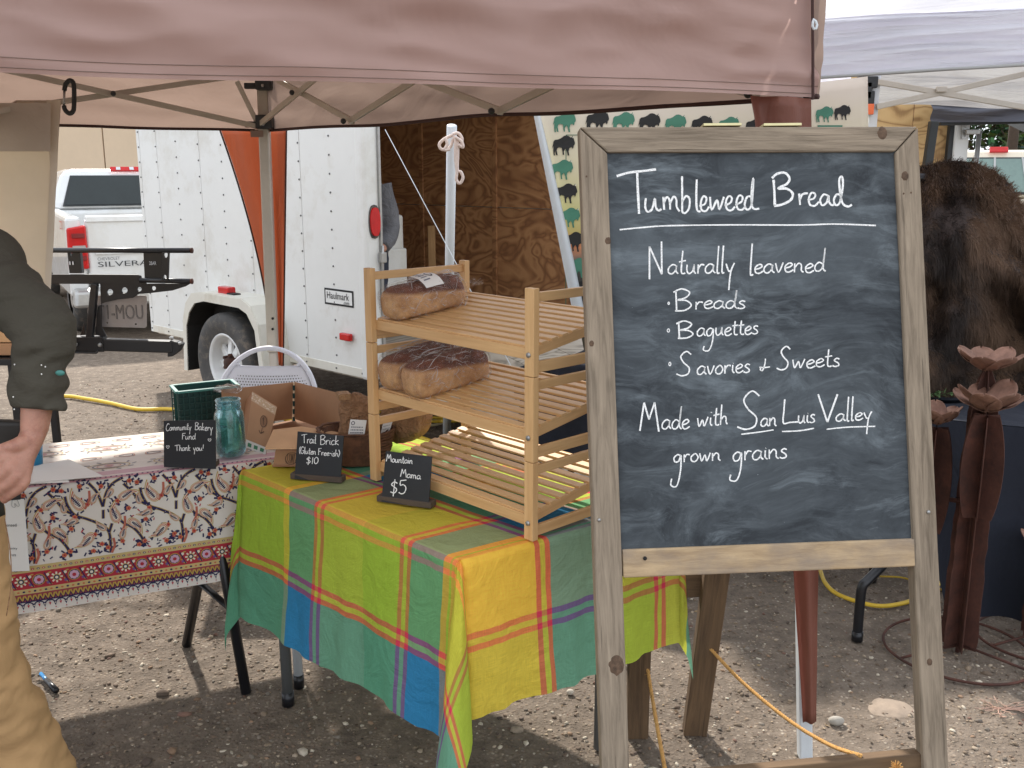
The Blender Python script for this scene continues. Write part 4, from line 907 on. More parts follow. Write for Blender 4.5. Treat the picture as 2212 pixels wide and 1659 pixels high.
def drape(name, mat, corners, Ls, Ws, drops, nose, amp, label, cat, seed, ztop, parent=None):
    """corners a,b,c,e counter-clockwise seen from above starting front-left; cloth coords: u 0..Ls, v 0..Ws inside"""
    a, b, c, e = corners; cuv = [(0, 0), (Ls, 0), (Ls, Ws), (0, Ws)]; du = [((0, -1)), ((1, 0)), ((0, 1)), ((-1, 0))]
    per = []   # (base point, outward dir, base uv, uv out dir, length, nose amount, side t)
    C4 = [a, b, c, e]; ctr = sum(C4, Vector())/4
    outs = []
    for i in range(4):
        p, q = C4[i], C4[(i+1) % 4]; d = (q-p).normalized(); outs.append(Vector((d.y, -d.x, 0)))
    for i in range(4):
        p, q = C4[i], C4[(i+1) % 4]; n_ = outs[i]; uv0, uv1 = cuv[i], cuv[(i+1) % 4]; N = 44
        for k in range(N+1):
            t = k/N; per.append((p.lerp(q, t), n_, (lerp(uv0[0], uv1[0], t), lerp(uv0[1], uv1[1], t)), du[i], drops[i] if False else lerp(drops[i], drops[i], t), 0., i+t))
        n2 = outs[(i+1) % 4]; K = 22; bis_ = (n_+n2).normalized(); A = nose[(i+1) % 4]
        for k in range(1, K):
            th = k/K*math.pi/2; d1, d2 = drops[i], drops[(i+1) % 4]
            ux = (du[i][0]*math.cos(th)+du[(i+1) % 4][0]*math.sin(th), du[i][1]*math.cos(th)+du[(i+1) % 4][1]*math.sin(th))
            r_ = min(d1/max(1e-6, math.cos(th)), d2/max(1e-6, math.sin(th)))
            dirv = (n_*math.cos(th)+n2*math.sin(th)).normalized()
            per.append((q, dirv, uv1, ux, r_, A*math.sin(2*th)**1.2*(1 if not callable(A) else 1), i+1))
    mb = MB(); R_ = 40; P = len(per); vs = []; uvs = []; rad = .014
    def drop_pt(i, r):
        base, dr, uv0, ud, L, nose_, st = per[i]; t = r/max(.01, .45)
        if r < rad*1.57: an = r/rad; o = rad*math.sin(an); z = -rad*(1-math.cos(an))
        else: o = rad; z = -rad-(r-rad*1.57)
        x_ = st*3.3
        wv_ = amp*t*(ns(x_*1.6, t*.7, seed)*1.2+.55*ns(x_*4.1+2, t*1.1, seed+4))+.004*ns(x_*7, t*6, seed+9)*min(1, r*30)
        if nose_: o += nose_*r; z *= math.sqrt(max(.2, 1-nose_**2)); o += wv_*.4; o += .010*ns(i*.35, t*3, seed)
        else: o += max(-.012, wv_)+.03*t
        zz = ztop+z; zz = max(zz, .02)
        return base+dr*o+Vector((0, 0, z))
    for j in range(R_+1):
        for i in range(P):
            r = per[i][4]*j/R_; p = drop_pt(i, r); vs.append(p); uv0, ud = per[i][2], per[i][3]; uvs.append((uv0[0]+ud[0]*r, uv0[1]+ud[1]*r))
    fs, fu = [], []
    for j in range(R_):
        for i in range(P):
            i2 = (i+1) % P; f = (j*P+i, (j+1)*P+i, (j+1)*P+i2, j*P+i2); fs.append(f); q = [uvs[k] for k in f]
            fu.append(q)
    mb.add(vs, fs, fu)
    nu, nv = 60, 44
    mb.grid(lambda u, v: (a.lerp(b, u)).lerp(e.lerp(c, u), v)+Vector((0, 0, .0012*ns(u*6, v*6, seed)*4*min(u, 1-u, v, 1-v)*4)), nu, nv, uvf=lambda u, v: (u*Ls, v*Ws))
    o = mb.build(name, mat, parent, smooth=True)
    if parent is None: o['label'] = label; o['category'] = cat
    return o
t1 = ctable('folding_table', 'folding table under the plaid tablecloth, only its grey legs showing', [(-.76, 2.80), (-.13, 2.16), (.38, 2.52), (-.34, 3.08)], ZT-.004, None, None)
for nm, p, q, r_ in (('leg', G(623, 1522), G(606, 1050, .72), .017), ('leg', G(646, 1484), G(640, 1010, .72), .015)):
    MB().tube([(p.x, p.y, .03), (p.x-.005, p.y+.0, .715)], r_, 12).build(nm, M_plastic if r_ > .016 else M_polew, t1, smooth=True); MB().tube([(p.x, p.y, 0), (p.x, p.y, .045)], r_*1.15, 12).build('foot_cap', M_black, t1, smooth=True)
for x, y in ((.25, 2.5), (-.3, 2.95)): MB().tube([(x, y, 0), (x, y, .715)], .016, 12).build('leg', M_plastic, t1, smooth=True)
drape('plaid_tablecloth', M_plaid, [Ta, Tb, Tc, Te], .99, .70, [.465, .40, .35, .40], [.15, .36, .10, .12], .028, 'bright green yellow and blue plaid cloth draped over the bread table', 'tablecloth', 3, ZT)
# ---- paisley cloth
pdir = Vector((.915, .403, 0)).normalized(); pin = Vector((-pdir.y, pdir.x, 0))
pB_ = Vector((-.785, 2.925, ZT-.004))+pdir*.10; PL = 1.52; pA_ = pB_-pdir*PL; PDp = .46; PDr = .385
def pc(u, v, off=0.):
    """u metres from the left end; v>0 hangs down the front, v<0 lies on the top"""
    p = pA_+pdir*u
    if v <= 0: q = p+pin*(-v)+Vector((0, 0, off)); return q
    r = .012
    if v < r*1.57: an = v/r; return p-pin*(math.sin(an)*(r+off))+Vector((0, 0, -r+(r+off)*math.cos(an)))
    w_ = .010*ns(u*3.2, v*2, 8)*min(1, v*4)+.012*v
    return p-pin*(r+off+w_)+Vector((0, 0, -r-(v-r*1.57)))
t2 = ctable('folding_table', 'folding table under the paisley tablecloth with black splayed legs', [tuple(pA_-Vector((0, 0, 0)))[:2], tuple(pB_)[:2], tuple(pB_+pin*.44)[:2], tuple(pA_+pin*.44)[:2]], ZT-.012, None, None)
L1, L2 = G(403, 1392), G(532, 1497); top1, top2 = D(432, 1240, 3.02), D(486, 1240, 2.86)
for p, q in ((L1, top1), (L2, top2)):
    d_ = (q-p); q2 = p+d_*((.70)/d_.z); MB().tube([p, q2], .0165, 12).build('leg', M_black, t2, smooth=True)
MB().tube([D(436, 1262, 3.02), D(495, 1312, 2.9)], .013, 10, sq=.5).build('brace', M_black, t2, smooth=True)
for s in (0.05, .40): MB().tube([pA_+pdir*.1+pin*s-Vector((0, 0, .74)), pA_+pdir*.14+pin*s-Vector((0, 0, .03))], .0165, 12).build('leg', M_black, t2, smooth=True)
M_pcloth = basic('white_printed_cotton', lin(226, 218, 208), .85, 0, .04, 8, .25, 60)
nvp = 60
pclo = MB().grid(lambda u, v: pc(u, v), 120, nvp, (0, PL), (-PDp, PDr)).build('paisley_tablecloth', M_pcloth, smooth=True, label='white paisley-printed tablecloth with red border on the left table', category='tablecloth')
MB().grid(lambda u, v: pB_+pin*v+pdir*(.004+.03*u)+Vector((0, 0, -u)), 14, 16, (0, .36), (0, PDp)).build('side_drop', M_pcloth, pclo, smooth=True)
MB().grid(lambda u, v: pB_+pdir*(v-PL)+pin*(PDp+.003)+Vector((0, 0, -u)), 12, 30, (0, .3), (0, PL)).build('rear_drop', M_pcloth, pclo, smooth=True)
pr = Print(lambda u, v, o: pc(u, v, o), .0007)
NV, RD, GO, OR, CR, PU, BG, PK = lin(38, 34, 78), lin(176, 44, 58), lin(190, 158, 74), lin(196, 112, 74), lin(228, 218, 200), lin(116, 82, 134), lin(222, 216, 208), lin(206, 150, 158)
def paisley(x, y, s, rot, fade=0.):
    f = lambda c: tuple(lerp(a, b, fade) for a, b in zip(c, BG))
    base = []
    for i in range(26):
        t = i/25; a = t*2*math.pi; r = .5*(1-.0); bx = math.sin(a)*(.40*(1-.55*math.cos(a)*-1 if False else 1))*(.5+.5*(1-math.cos(a))*.5) ; by = -math.cos(a)
        k = (1-by)/2; wx = .44*math.sin(a)*(.22+.78*k); base.append((wx*1.15+.5*max(0, by-.1)**2, by*.82))
    def tf(p, k): X, Y = p[0]*s*k, p[1]*s*k-(1-k)*s*.25; return (x+X*math.cos(rot)-Y*math.sin(rot), y-(X*math.sin(rot)+Y*math.cos(rot)))
    for k, c, ly in ((1.12, GO, 2), (1.02, CR, 3), (.93, OR, 4), (.80, CR, 5), (.72, lin(196, 140, 120), 6), (.60, CR, 7)):
        pr.poly([tf(p, k) for p in base], f(c), ly)
    for i in range(7):
        yy = -.45+i*.13; wl = .17*(1-abs(i-2.5)/6); pr.line([tf((-wl, yy+.05), 1), tf((0, yy-.02), 1), tf((wl, yy+.05), 1)], s*.06, f(NV), 8, 1)
    pr.line([tf((0, -.5), 1), tf((.02, .45), 1)], s*.09, f(NV), 8, 1, True)
def leafs(x, y, a, s, c=NV):
    pr.line([(x, y), (x+math.cos(a)*s, y-math.sin(a)*s)], s*.42, c, 2, 3, True)
def flower(x, y, r, c1, c2, n=6, ly=3):
    for k in range(n): a = k*2*math.pi/n; pr.disc(x+math.cos(a)*r*.6, y+math.sin(a)*r*.6, r*.45, c1, ly, n=6)
    pr.disc(x, y, r*.42, c2, ly+1, n=8)
T = .205; v0, v1 = .012, .238; R_ = random.Random(4)
for ti in range(-1, 8):
    X = ti*T+.03
    def P_(a, b): return (X+a*T, v0+(v1-v0)*b)
    ins = lambda p: 0 < p[0] < PL-.004
    if not ins(P_(.5, .5)): continue
    for path in ([(.55, 1.), (.55, .72), (.45, .6), (.28, .5), (.12, .42), (.04, .28), (.02, .16)], [(.55, .72), (.6, .6)], [(.50, .36), (.56, .18), (.66, .06), (.80, .0)], [(.50, .36), (.44, .16), (.34, .02)], [(.50, .40), (.49, .52)],
                 [(.66, .5), (.76, .62), (.88, .70), (.98, .84), (1.02, .98)], [(.80, .08), (.9, .2), (1.0, .34), (1.12, .42)]):
        q = [P_(*p) for p in path]; q = [p for p in q if ins(p)]
        if len(q) > 1:
            pr.line(q, .0095, GO, 1, 5); pr.line(q, .0060, NV, 2, 5)
            for p in smooth_line([(a, b, 0) for a, b in q], 3)[::2]: pr.disc(p.x, p.y, .0011, lin(200, 190, 210), 3, n=5)
    for a, b, s, r in ((.15, .24, .040, .6), (.84, .22, .034, -1.0), (.24, .80, .036, 2.4), (.64, .46, .038, .3), (.93, .66, .034, -2.3), (.40, .22, .024, -.5), (.44, .62, .024, .9), (.06, .52, .026, 2.0), (.74, .74, .024, -.3), (.60, .20, .022, 2.6), (.98, .30, .022, .2)):
        if s and ins(P_(a-.15, b)) and ins(P_(a+.15, b)): paisley(*P_(a, b), s, r)
    for a, b in ((.30, .30), (.36, .72), (.72, .86), (.06, .60), (.94, .94), (.50, .08), (.70, .30), (.44, .86), (.84, .42), (.22, .05), (.02, .9), (.98, .08), (.12, .45), (.52, .92), (.88, .05), (.32, .94)):
        x, y = P_(a, b)
        if not ins((x-.02, y)) or not ins((x+.02, y)): continue
        flower(x, y, .0075, OR, RD, 5)
        for k in range(4): leafs(x, y, R_.random()*6.28, .012+.006*R_.random()); 
        for k in range(3):
            aa = R_.random()*6.28; leafs(x+math.cos(aa)*.02, y+math.sin(aa)*.016, aa+1.2, .012)
    for a, b, c, d in ((.34, .12, .26, .36), (.78, .52, .70, .76), (.60, .80, .56, 1.)):
        p, q = P_(a, b), P_(c, d)
        if ins(p) and ins(q): pr.line([p, ((p[0]+q[0])/2+.006, (p[1]+q[1])/2), q], .0062, lin(186, 104, 84), 3, 4, rough=.5)
    for k in range(64):
        p = P_(R_.random(), R_.random())
        if ins(p) and ins((p[0]+.015, 0)) and ins((p[0]-.015, 0)): leafs(p[0], p[1], R_.random()*6.28, .007+.004*R_.random(), NV if R_.random() < .75 else RD)
def band(va, vb, c, ly=1, n=60):
    for i in range(n): a, b = i*PL/n, (i+1)*PL/n; pr.ngon([(a, va), (b, va), (b, vb), (a, vb)], c, ly)
band(.243, .262, lin(202, 178, 120)); band(.262, .312, RD); band(.312, .327, lin(202, 178, 120)); band(.327, .350, lin(150, 66, 74)); band(.350, .353, NV)
band(.005, .010, PK); band(-.055, .005, lin(208, 172, 178))
x = .004; i = 0
while x < PL-.02:
    pr.disc(x+.007, .2525, .0045, NV if i % 2 == 0 else RD, 3, .0032, n=6); pr.disc(x+.007, .3195, .004, NV if i % 2 else OR, 3, .003, n=6); pr.disc(x+.007, .2525, .0018, CR, 4, n=5)
    pr.disc(x+.007, .0055, .0032, NV, 3, .0016, n=6); x += .0145; i += 1
x = .012; i = 0
while x < PL-.03:
    if i % 2 == 0:
        pr.disc(x, .287, .0175, GO, 2, n=14); pr.disc(x, .287, .0155, NV, 3, n=14); flower(x, .287, .0135, lin(206, 168, 190), RD, 8, 4)
    else:
        for k in range(8): a = k*math.pi/4; pr.line([(x, .287), (x+math.cos(a)*.0165, .287+math.sin(a)*.0165)], .005, CR, 3, 1)
        pr.disc(x, .287, .010, GO, 4, n=10); pr.disc(x, .287, .008, NV, 5, n=10); pr.disc(x, .287, .0045, CR, 6, n=8)
    for s in (-1, 1):
        pr.line([(x+.019, .287+s*.004), (x+.026, .287+s*.016), (x+.034, .287+s*.018)], .0042, GO, 3, 4, True); pr.disc(x+.0235, .287+s*.012, .0048, PU if s > 0 else CR, 4, n=7); pr.line([(x+.0235, .287), (x+.0235+s*.008, .287+s*.02)], .003, NV, 5, 1)
    x += .047; i += 1
x = .0; 
while x < PL-.014:
    pr.line([(x, .346), (x+.004, .333), (x+.0075, .331), (x+.0115, .346)], .0042, GO, 3, 1); pr.line([(x+.002, .349), (x+.0075, .338), (x+.011, .349)], .003, NV, 4, 1); pr.disc(x+.0075, .3295, .002, RD, 4, n=5); x += .0135
x = .003
while x < PL-.04:
    pr.line([(x, .3685), (x+.004, .357), (x+.014, .3535), (x+.024, .357), (x+.028, .3685)], .0036, NV, 3, 5); pr.poly([(x-.004, .358), (x+.004, .358), (x, .3745)], NV, 4); pr.disc(x, .3635, .0021, CR, 5, n=6)
    pr.poly([(x+.0105, .361), (x+.0175, .361), (x+.014, .3705)], RD, 3); pr.disc(x+.014, .3575, .002, NV, 4, n=5); pr.poly([(x-.002, .378), (x, .3755), (x+.002, .378), (x, .3805)], RD, 3); x += .0285
# the table top: fainter print in rows
for i in range(-1, 9):
    for j, vv_ in enumerate((-.11, -.21, -.32, -.41)):
        x = i*.19+(j % 2)*.095+.03
        if .08 < x < PL-.08:
            f_ = .35; c = [tuple(lerp(a, b, f_) for a, b in zip(k, BG)) for k in (NV, OR, PK, GO)]
            if j % 2 == 0:
                for rr_, w_, cc_ in ((.060, .004, c[3]), (.046, .005, c[0]), (.034, .003, c[1])): pr.line([(x+rr_*math.cos(a), vv_+rr_*.5*math.sin(a)) for a in [i*.35 for i in range(19)]], w_, cc_, 1, 2)
                flower(x, vv_, .015, c[2], c[1], 6, 2)
                for k in range(10): a = k*.628; leafs(x+math.cos(a)*.066, vv_+math.sin(a)*.036, -a+.6, .016, c[0])
            else:
                for sg in (-1, 1):
                    for rr_, w_, cc_ in ((.030, .0035, c[1]), (.020, .004, c[0])): pr.line([(x+sg*.032+rr_*(1+.5*math.cos(a)*sg)*math.cos(a), vv_+rr_*.55*math.sin(a)) for a in [i*.4 for i in range(17)]], w_, cc_, 1, 2)
pr.build('printed_pattern', M_col, pclo)

# ================================================================ THINGS ON THE LEFT TABLE
ZC = ZT+.004
M_slate = basic('black_slate_panel', lin(30, 32, 36), .55, 0, .18, 7, .1, 90, dirt=lin(46, 48, 52))
M_wbase = wood('dark_wood_base', lin(92, 78, 66), lin(58, 48, 42), 8, 120, .3)
CH_W = lin(250, 250, 248)
def zz4(x, y): return (345.6+.2864*x, 720+.2864*y)
def slate_sign(label, TL, TR, BR, BL, base, z, words, hearts=(), lean=.16):
    bl, br = G(*BL, z+.012), G(*BR, z+.012); c = (bl+br)/2
    t = thing('chalk_sign', label, 'chalk sign', (c.x, c.y, z), group='small chalk price signs'); d = (br-bl).normalized(); n_ = Vector((-d.y, d.x, 0)).normalized()
    if n_.y < 0: n_ = -n_
    pn = (n_-Vector((0, 0, lean))).normalized(); pl = Plane(bl, pn); q = [pl(*TL), pl(*TR), br, bl]
    low = Vector((0, 0, -.01)); MB().slab([q[0], q[1], q[2]+low, q[3]+low], pn, .0045).build('slate', M_slate, t, bevel=.0008)
    b0, b1 = G(*base[0], z), G(*base[1], z); W = (b1-b0).normalized(); mid = (b0+b1)/2+n_*.012
    MB().box(mid+Vector((0, 0, .0085))+n_*.008, ((b1-b0).length, .034, .017), rz=math.atan2(W.y, W.x)).build('wooden_base', M_wbase, t, bevel=.002)
    pr = Print(lambda x, y, o: pl(x, y, o+.0006), .0004)
    for w_ in words: hand(pr, *w_)
    for hx, hy, r in hearts:
        pr.line([(hx, hy+r), (hx-r, hy-.2*r), (hx-.6*r, hy-r), (hx, hy-.4*r), (hx+.6*r, hy-r), (hx+r, hy-.2*r), (hx, hy+r)], 1.1, CH_W, 1, 3)
    pr.build('chalk_writing', M_chalk, t); return t
nk = NT('chalk_marks'); ck = nk.n('VertexColor', layer_name='Col'); M_chalk = nk.done(nk.bsdf(nk.mix(1., ck.outputs[0], nk.ramp(nk.noise(nk.coord(), 520, 4, .7), [(.36, .45), (.52, 1.)]), 'MULTIPLY'), .9))
def W4(t, x0, x1, y0, y1, xh, asc, wd=1.5, dsc=None): a, b = zz4(x0, y0), zz4(x1, y1); return (t, a[0], b[0], a[1], b[1], xh*.2864, asc*.2864, CH_W, wd, (dsc or xh*1.3)*.2864)
slate_sign('small black chalk sign reading Community Bakery Fund beside the blue jar', zz4(27, 660), zz4(418, 655), zz4(418, 1000), zz4(27, 985), (zz4(20, 1012), zz4(418, 1012)), ZC,
    [W4('Community', 45, 236, 735, 727, 24, 55), W4('Bakery', 262, 398, 727, 737, 26, 55), W4('Fund', 165, 270, 800, 800, 26, 46), W4('Thank', 110, 232, 888, 885, 24, 44), W4('you!', 250, 330, 885, 882, 22, 44)],
    [(*zz4(375, 805), 3.2), (*zz4(60, 858), 3.4)])
# blue jar
jb = G(492, 990, ZC); jb = Vector((jb.x, jb.y+.040, ZC))
jar = thing('glass_jar', 'blue glass preserving jar stuffed with banknotes', 'jar', tuple(jb))
def glassm(name, c, tint, rough=.03):
    n = NT(name); g_ = n.n('BsdfGlossy'); g_.inputs['Roughness'].default_value = rough; n.set(g_.inputs[0], (1., 1., 1.))
    tr_ = n.n('BsdfTransparent'); n.set(tr_.inputs[0], tint); fr = n.n('Fresnel'); fr.inputs[0].default_value = 1.5
    nb = n.bump(n.noise(n.coord(), 60, 3), .25, .004); n.t.links.new(nb, fr.inputs['Normal']); n.t.links.new(nb, g_.inputs['Normal'])
    df = n.n('BsdfTranslucent'); n.set(df.inputs[0], c); m1 = n.n('MixShader'); m1.inputs[0].default_value = .14; n.t.links.new(tr_.outputs[0], m1.inputs[1]); n.t.links.new(df.outputs[0], m1.inputs[2])
    m = n.n('MixShader'); n.t.links.new(n.math('MINIMUM', n.math('MULTIPLY', fr.outputs[0], 1.3), .8), m.inputs[0]); n.t.links.new(m1.outputs[0], m.inputs[1]); n.t.links.new(g_.outputs[0], m.inputs[2]); return n.done(m.outputs[0])
M_jar = glassm('blue_glass', lin(150, 222, 228), lin(222, 243, 247))
jh = .178; JR = .046
MB().lathe(jb, [(0, .003), (JR*.8, .0), (JR*.97, .008), (JR, .02), (JR, jh*.70), (JR*.93, jh*.78), (JR*.8, jh*.84), (JR*.82, jh*.86), (JR*.79, jh*.88), (JR*.82, jh*.91), (JR*.79, jh*.935), (JR*.80, jh), (JR*.77, jh), (JR*.76, jh*.86), (JR*.9, jh*.77), (JR*.96, jh*.7), (JR*.96, .02), (JR*.9, .01), (0, .008)], 36).build('glass', M_jar, jar, smooth=True)
for h in (.865, .92, 1.0): MB().tube([jb+Vector((math.cos(a)*JR*.82, math.sin(a)*JR*.82, jh*h)) for a in [i*2*math.pi/32 for i in range(32)]], .0016, 6, closed=True).build('screw_thread', M_jar, jar, smooth=True)
M_bill = colmat('banknote_paper', .8, nsc=120, amt=.3); R_ = random.Random(2)
for k in range(16):
    a = R_.random()*6.28; rr = JR*(.35+.5*R_.random()); c = jb+Vector((math.cos(a)*rr*.5, math.sin(a)*rr*.5, .012+.085*R_.random())); ph = R_.random()*6.28; tilt = R_.uniform(-.5, .5); hw = .024+.01*R_.random()
    def bl_(u, v, c=c, ph=ph, tilt=tilt, hw=hw):
        x = (u-.5)*.066; y = .012*math.sin(u*5+ph); z = v*hw*1.6
        p = Vector((x*math.cos(ph)-y*math.sin(ph), x*math.sin(ph)+y*math.cos(ph), z+x*tilt)); q = Vector((p.x, p.y, 0)); m_ = JR*.86-(Vector((c.x-jb.x, c.y-jb.y, 0))).length*0
        pt = c+p; d = Vector((pt.x-jb.x, pt.y-jb.y, 0))
        if d.length > JR*.9: d = d.normalized()*JR*.9
        return Vector((jb.x+d.x, jb.y+d.y, min(pt.z, jb.z+jh*.78)))
    cc = R_.choice([lin(196, 216, 190), lin(170, 200, 172), lin(220, 230, 208)]); m_ = MB().grid(bl_, 10, 5); m_.c = [cc if (i % 10 in (0, 9) or i//10 in (0, 4)) else vary(cc, .85) for i in range(len(m_.c))]; m_.build('banknote', M_bill, jar, smooth=True)
# green plastic crate
M_gcr = basic('dark_green_plastic', lin(24, 64, 60), .45, 0, .15, 8); M_gcr2 = basic('green_plastic_rim', lin(66, 128, 120), .4, 0, .1, 8)
c0, c1 = D(387, 905, 3.26), D(520, 900, 3.36); cr = thing('crate', 'dark green plastic lattice crate behind the cardboard box', 'crate', (c0.x, c0.y, ZT))
cd = (c1-c0); cd.z = 0; cw = cd.length; cd.normalize(); ci_ = Vector((-cd.y, cd.x, 0)); o0 = Vector((c0.x, c0.y, ZT)); top_ = D(387, 848, 3.26).z-ZT
def cq(u, w_, z): return o0+cd*u+ci_*w_+Vector((0, 0, z))
cp_ = MB()
for i in range(12): cp_.beam(cq(i*cw/11, 0, 0), cq(i*cw/11, 0, top_), .004, .006, up=ci_); cp_.beam(cq(i*cw/11, .12, 0), cq(i*cw/11, .12, top_), .004, .006, up=ci_)
for j in range(7): cp_.beam(cq(0, 0, j*top_/6), cq(cw, 0, j*top_/6), .006, .004); cp_.beam(cq(0, .12, j*top_/6), cq(cw, .12, j*top_/6), .006, .004)
for i in range(9): cp_.beam(cq(0, i*.12/8, 0), cq(0, i*.12/8, top_), .004, .006); cp_.beam(cq(cw, i*.12/8, 0), cq(cw, i*.12/8, top_), .004, .006)
cp_.build('lattice', M_gcr, cr, kind='stuff')
for w_ in (.006, .114): MB().hexa([cq(.004, w_-.001, 0), cq(cw-.004, w_-.001, 0), cq(cw-.004, w_+.001, 0), cq(.004, w_+.001, 0), cq(.004, w_-.001, top_), cq(cw-.004, w_-.001, top_), cq(cw-.004, w_+.001, top_), cq(.004, w_+.001, top_)]).build('wall', M_gcr, cr)
MB().hexa([cq(0, 0, .002), cq(cw, 0, .002), cq(cw, .12, .002), cq(0, .12, .002), cq(0, 0, .008), cq(cw, 0, .008), cq(cw, .12, .008), cq(0, .12, .008)]).build('bottom', M_gcr, cr)
for a, b in (((0, 0), (cw, 0)), ((cw, 0), (cw, .12)), ((cw, .12), (0, .12)), ((0, .12), (0, 0))): MB().beam(cq(*a, top_), cq(*b, top_), .014, .008).build('rim', M_gcr2, cr, bevel=.002)
# cardboard
def cardm(nm, c):
    n = NT(nm); v = n.coord(); f = n.noise(v, 7, 5); fl = n.n('TexWave'); n.t.links.new(n.coord(scale=(1, 1, 1)), fl.inputs[0]); fl.inputs['Scale'].default_value = 60
    col = n.ramp(f, [(.3, vary(c, .85)), (.7, vary(c, 1.08))]); return n.done(n.bsdf(col, .85, 0, n.bump(fl.outputs['Fac'], .05, .001)))
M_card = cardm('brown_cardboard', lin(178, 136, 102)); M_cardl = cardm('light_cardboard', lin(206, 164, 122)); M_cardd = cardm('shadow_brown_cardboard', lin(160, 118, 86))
bx_ = thing('cardboard_box', 'large open brown cardboard box standing behind the blue jar', 'cardboard box', tuple(D(610, 930, 3.1)))
def sl(px, depth, th=.004): return [D(x, y, d) for (x, y), d in zip(px, depth)]
yC = 3.34
L_ = sl([(478, 842), (632, 826), (630, 905), (482, 925)], [3.16, yC, yC, 3.16]); MB().slab(L_, (0.3, 1, 0), .004).build('wall', M_card, bx_)
Rr = sl([(637, 825), (738, 851), (736, 938), (636, 905)], [yC, 3.05, 3.05, yC]); MB().slab(Rr, (-.5, 1, 0), .004).build('wall', M_card, bx_)
MB().slab(sl([(630, 826), (639, 826), (637, 912), (630, 912)], [yC+.01]*4), (0, 1, 0), .002).build('corner_tape', M_bldg, bx_)
for k in range(5): MB().box(D(635, 838+k*17, yC), (.008, .004, .018)).build('tape_gap', M_gcr, bx_)
MB().slab([G(482, 938, ZC+.006), G(640, 905, ZC+.006), G(735, 938, ZC+.006), G(610, 965, ZC+.006)], (0, 0, -1), .004).build('bottom', M_cardd, bx_)
gb = small_thing('plastic_bag', 'crumpled clear bag on the rim of the green crate', 'plastic bag', MB().sphere(D(492, 840, 3.18), (.05, .02, .014), 14, 8, f=lambda p: p+Vector((0, 0, .014*ns(p.x*60, p.y*60)))), glassm('clear_bag', (1, 1, 1), (.9, .9, .9)))
fl_ = thing('cardboard_flap', 'tall brown cardboard sleeve with tape strip leaning behind the blue jar', 'cardboard flap', tuple(D(570, 970, 2.83)))
FQ = [(545, 846), (598, 880), (574, 982), (530, 966)]; fd = [3.13, 3.05, 2.965, 3.02]; fq = sl(FQ, fd)
MB().slab([D(530, 868, 3.2), *[fq[0]], fq[3], D(522, 950, 3.15)], (0.1, 1, 0), .003).build('side_panel', M_cardd, fl_)
MB().slab(fq, (0.1, 1, 0), .003).build('front_panel', M_card, fl_)
def fpn(u, v, o): return fq[0].lerp(fq[1], u).lerp(fq[3].lerp(fq[2], u), v)+Vector((0, -1, 0))*(o+.001)
pr = Print(fpn, .0004); pr.ngon([(0, 0), (1, 0), (1, .16), (0, .16)], lin(196, 166, 136)); R_ = random.Random(5)
for k in range(40): x, y = R_.random()*.9, .01+R_.random()*.12; pr.ngon([(x, y), (x+.05, y), (x+.05, y+.012), (x, y+.012)], lin(226, 210, 190), 2)
pr.disc(.62, .40, .15, lin(84, 60, 44), 1, .115, n=20); pr.disc(.62, .40, .13, lin(140, 102, 74), 2, .1, n=20); flower(0, 0, 0, NV, NV) if False else None
for a in range(6): pr.line([(.62, .32+.02*a), (.56+.02*a, .36+.02*a)], .02, lin(84, 60, 44), 3, 1)
pr.line([(.62, .52), (.60, .64), (.50, .60)], .02, lin(84, 60, 44), 2, 3); pr.line([(.60, .64), (.72, .58)], .02, lin(84, 60, 44), 2, 1)
pr.ngon([(0, .86), (1, .86), (1, 1), (0, 1)], lin(214, 210, 204), 1); 
for k in range(3): pr.ngon([(.1+.3*k, .9), (.28+.3*k, .9), (.28+.3*k, .97), (.1+.3*k, .97)], lin(60, 120, 86), 2)
pr.build('printed_marks', M_col, fl_)
sb = thing('cardboard_box', 'small low cardboard box with a swirl drawn on its front', 'cardboard box', tuple(G(610, 1003, ZC)))
fr4 = [D(x, y, d) for (x, y), d in zip([(568, 970), (640, 972), (635, 1007), (562, 1007)], [2.68, 2.66, 2.66, 2.68])]
zb0 = G(562, 1007, ZC); sh_ = zb0-fr4[3]; fr4 = [p+Vector((0, sh_.y, sh_.z)) for p in fr4]
MB().slab(fr4, (0, 1, 0), .10).build('tray', M_card, sb, bevel=.002)
lid = [D(572, 969, 2.74), D(590, 928, 2.86), D(650, 921, 2.90), D(642, 968, 2.72)]; MB().slab(lid, (0, 0, -1), .003).build('lid', M_cardl, sb)
MB().slab([D(590, 928, 2.87), D(650, 921, 2.91), D(735, 934, 2.93), D(720, 950, 2.80)], (0, 0, -1), .003).build('lid_flap', M_cardl, sb)
def sbf(u, v, o): return fr4[0].lerp(fr4[1], u).lerp(fr4[3].lerp(fr4[2], u), v)+Vector((0, -1, 0))*(.0012+o)
pr = Print(sbf, .0004); dk = lin(52, 38, 32)
pr.line([(.55+.19*math.cos(a), .5+.38*math.sin(a)) for a in [i*.4 for i in range(17)]], .018, dk)
for k in range(7): pr.line([(.40+.045*k, .2), (.43+.045*k+.03*math.sin(k), .5), (.40+.045*k, .82)], .014, dk, 1, 4)
pr.build('drawn_mark', M_col, sb)
MB().tube(smooth_line([fr4[3]+Vector((0, -.004, .002)), fr4[2]+Vector((0, -.004, .002))], 3), .003, 6).build('tray_edge', M_cardd, sb)
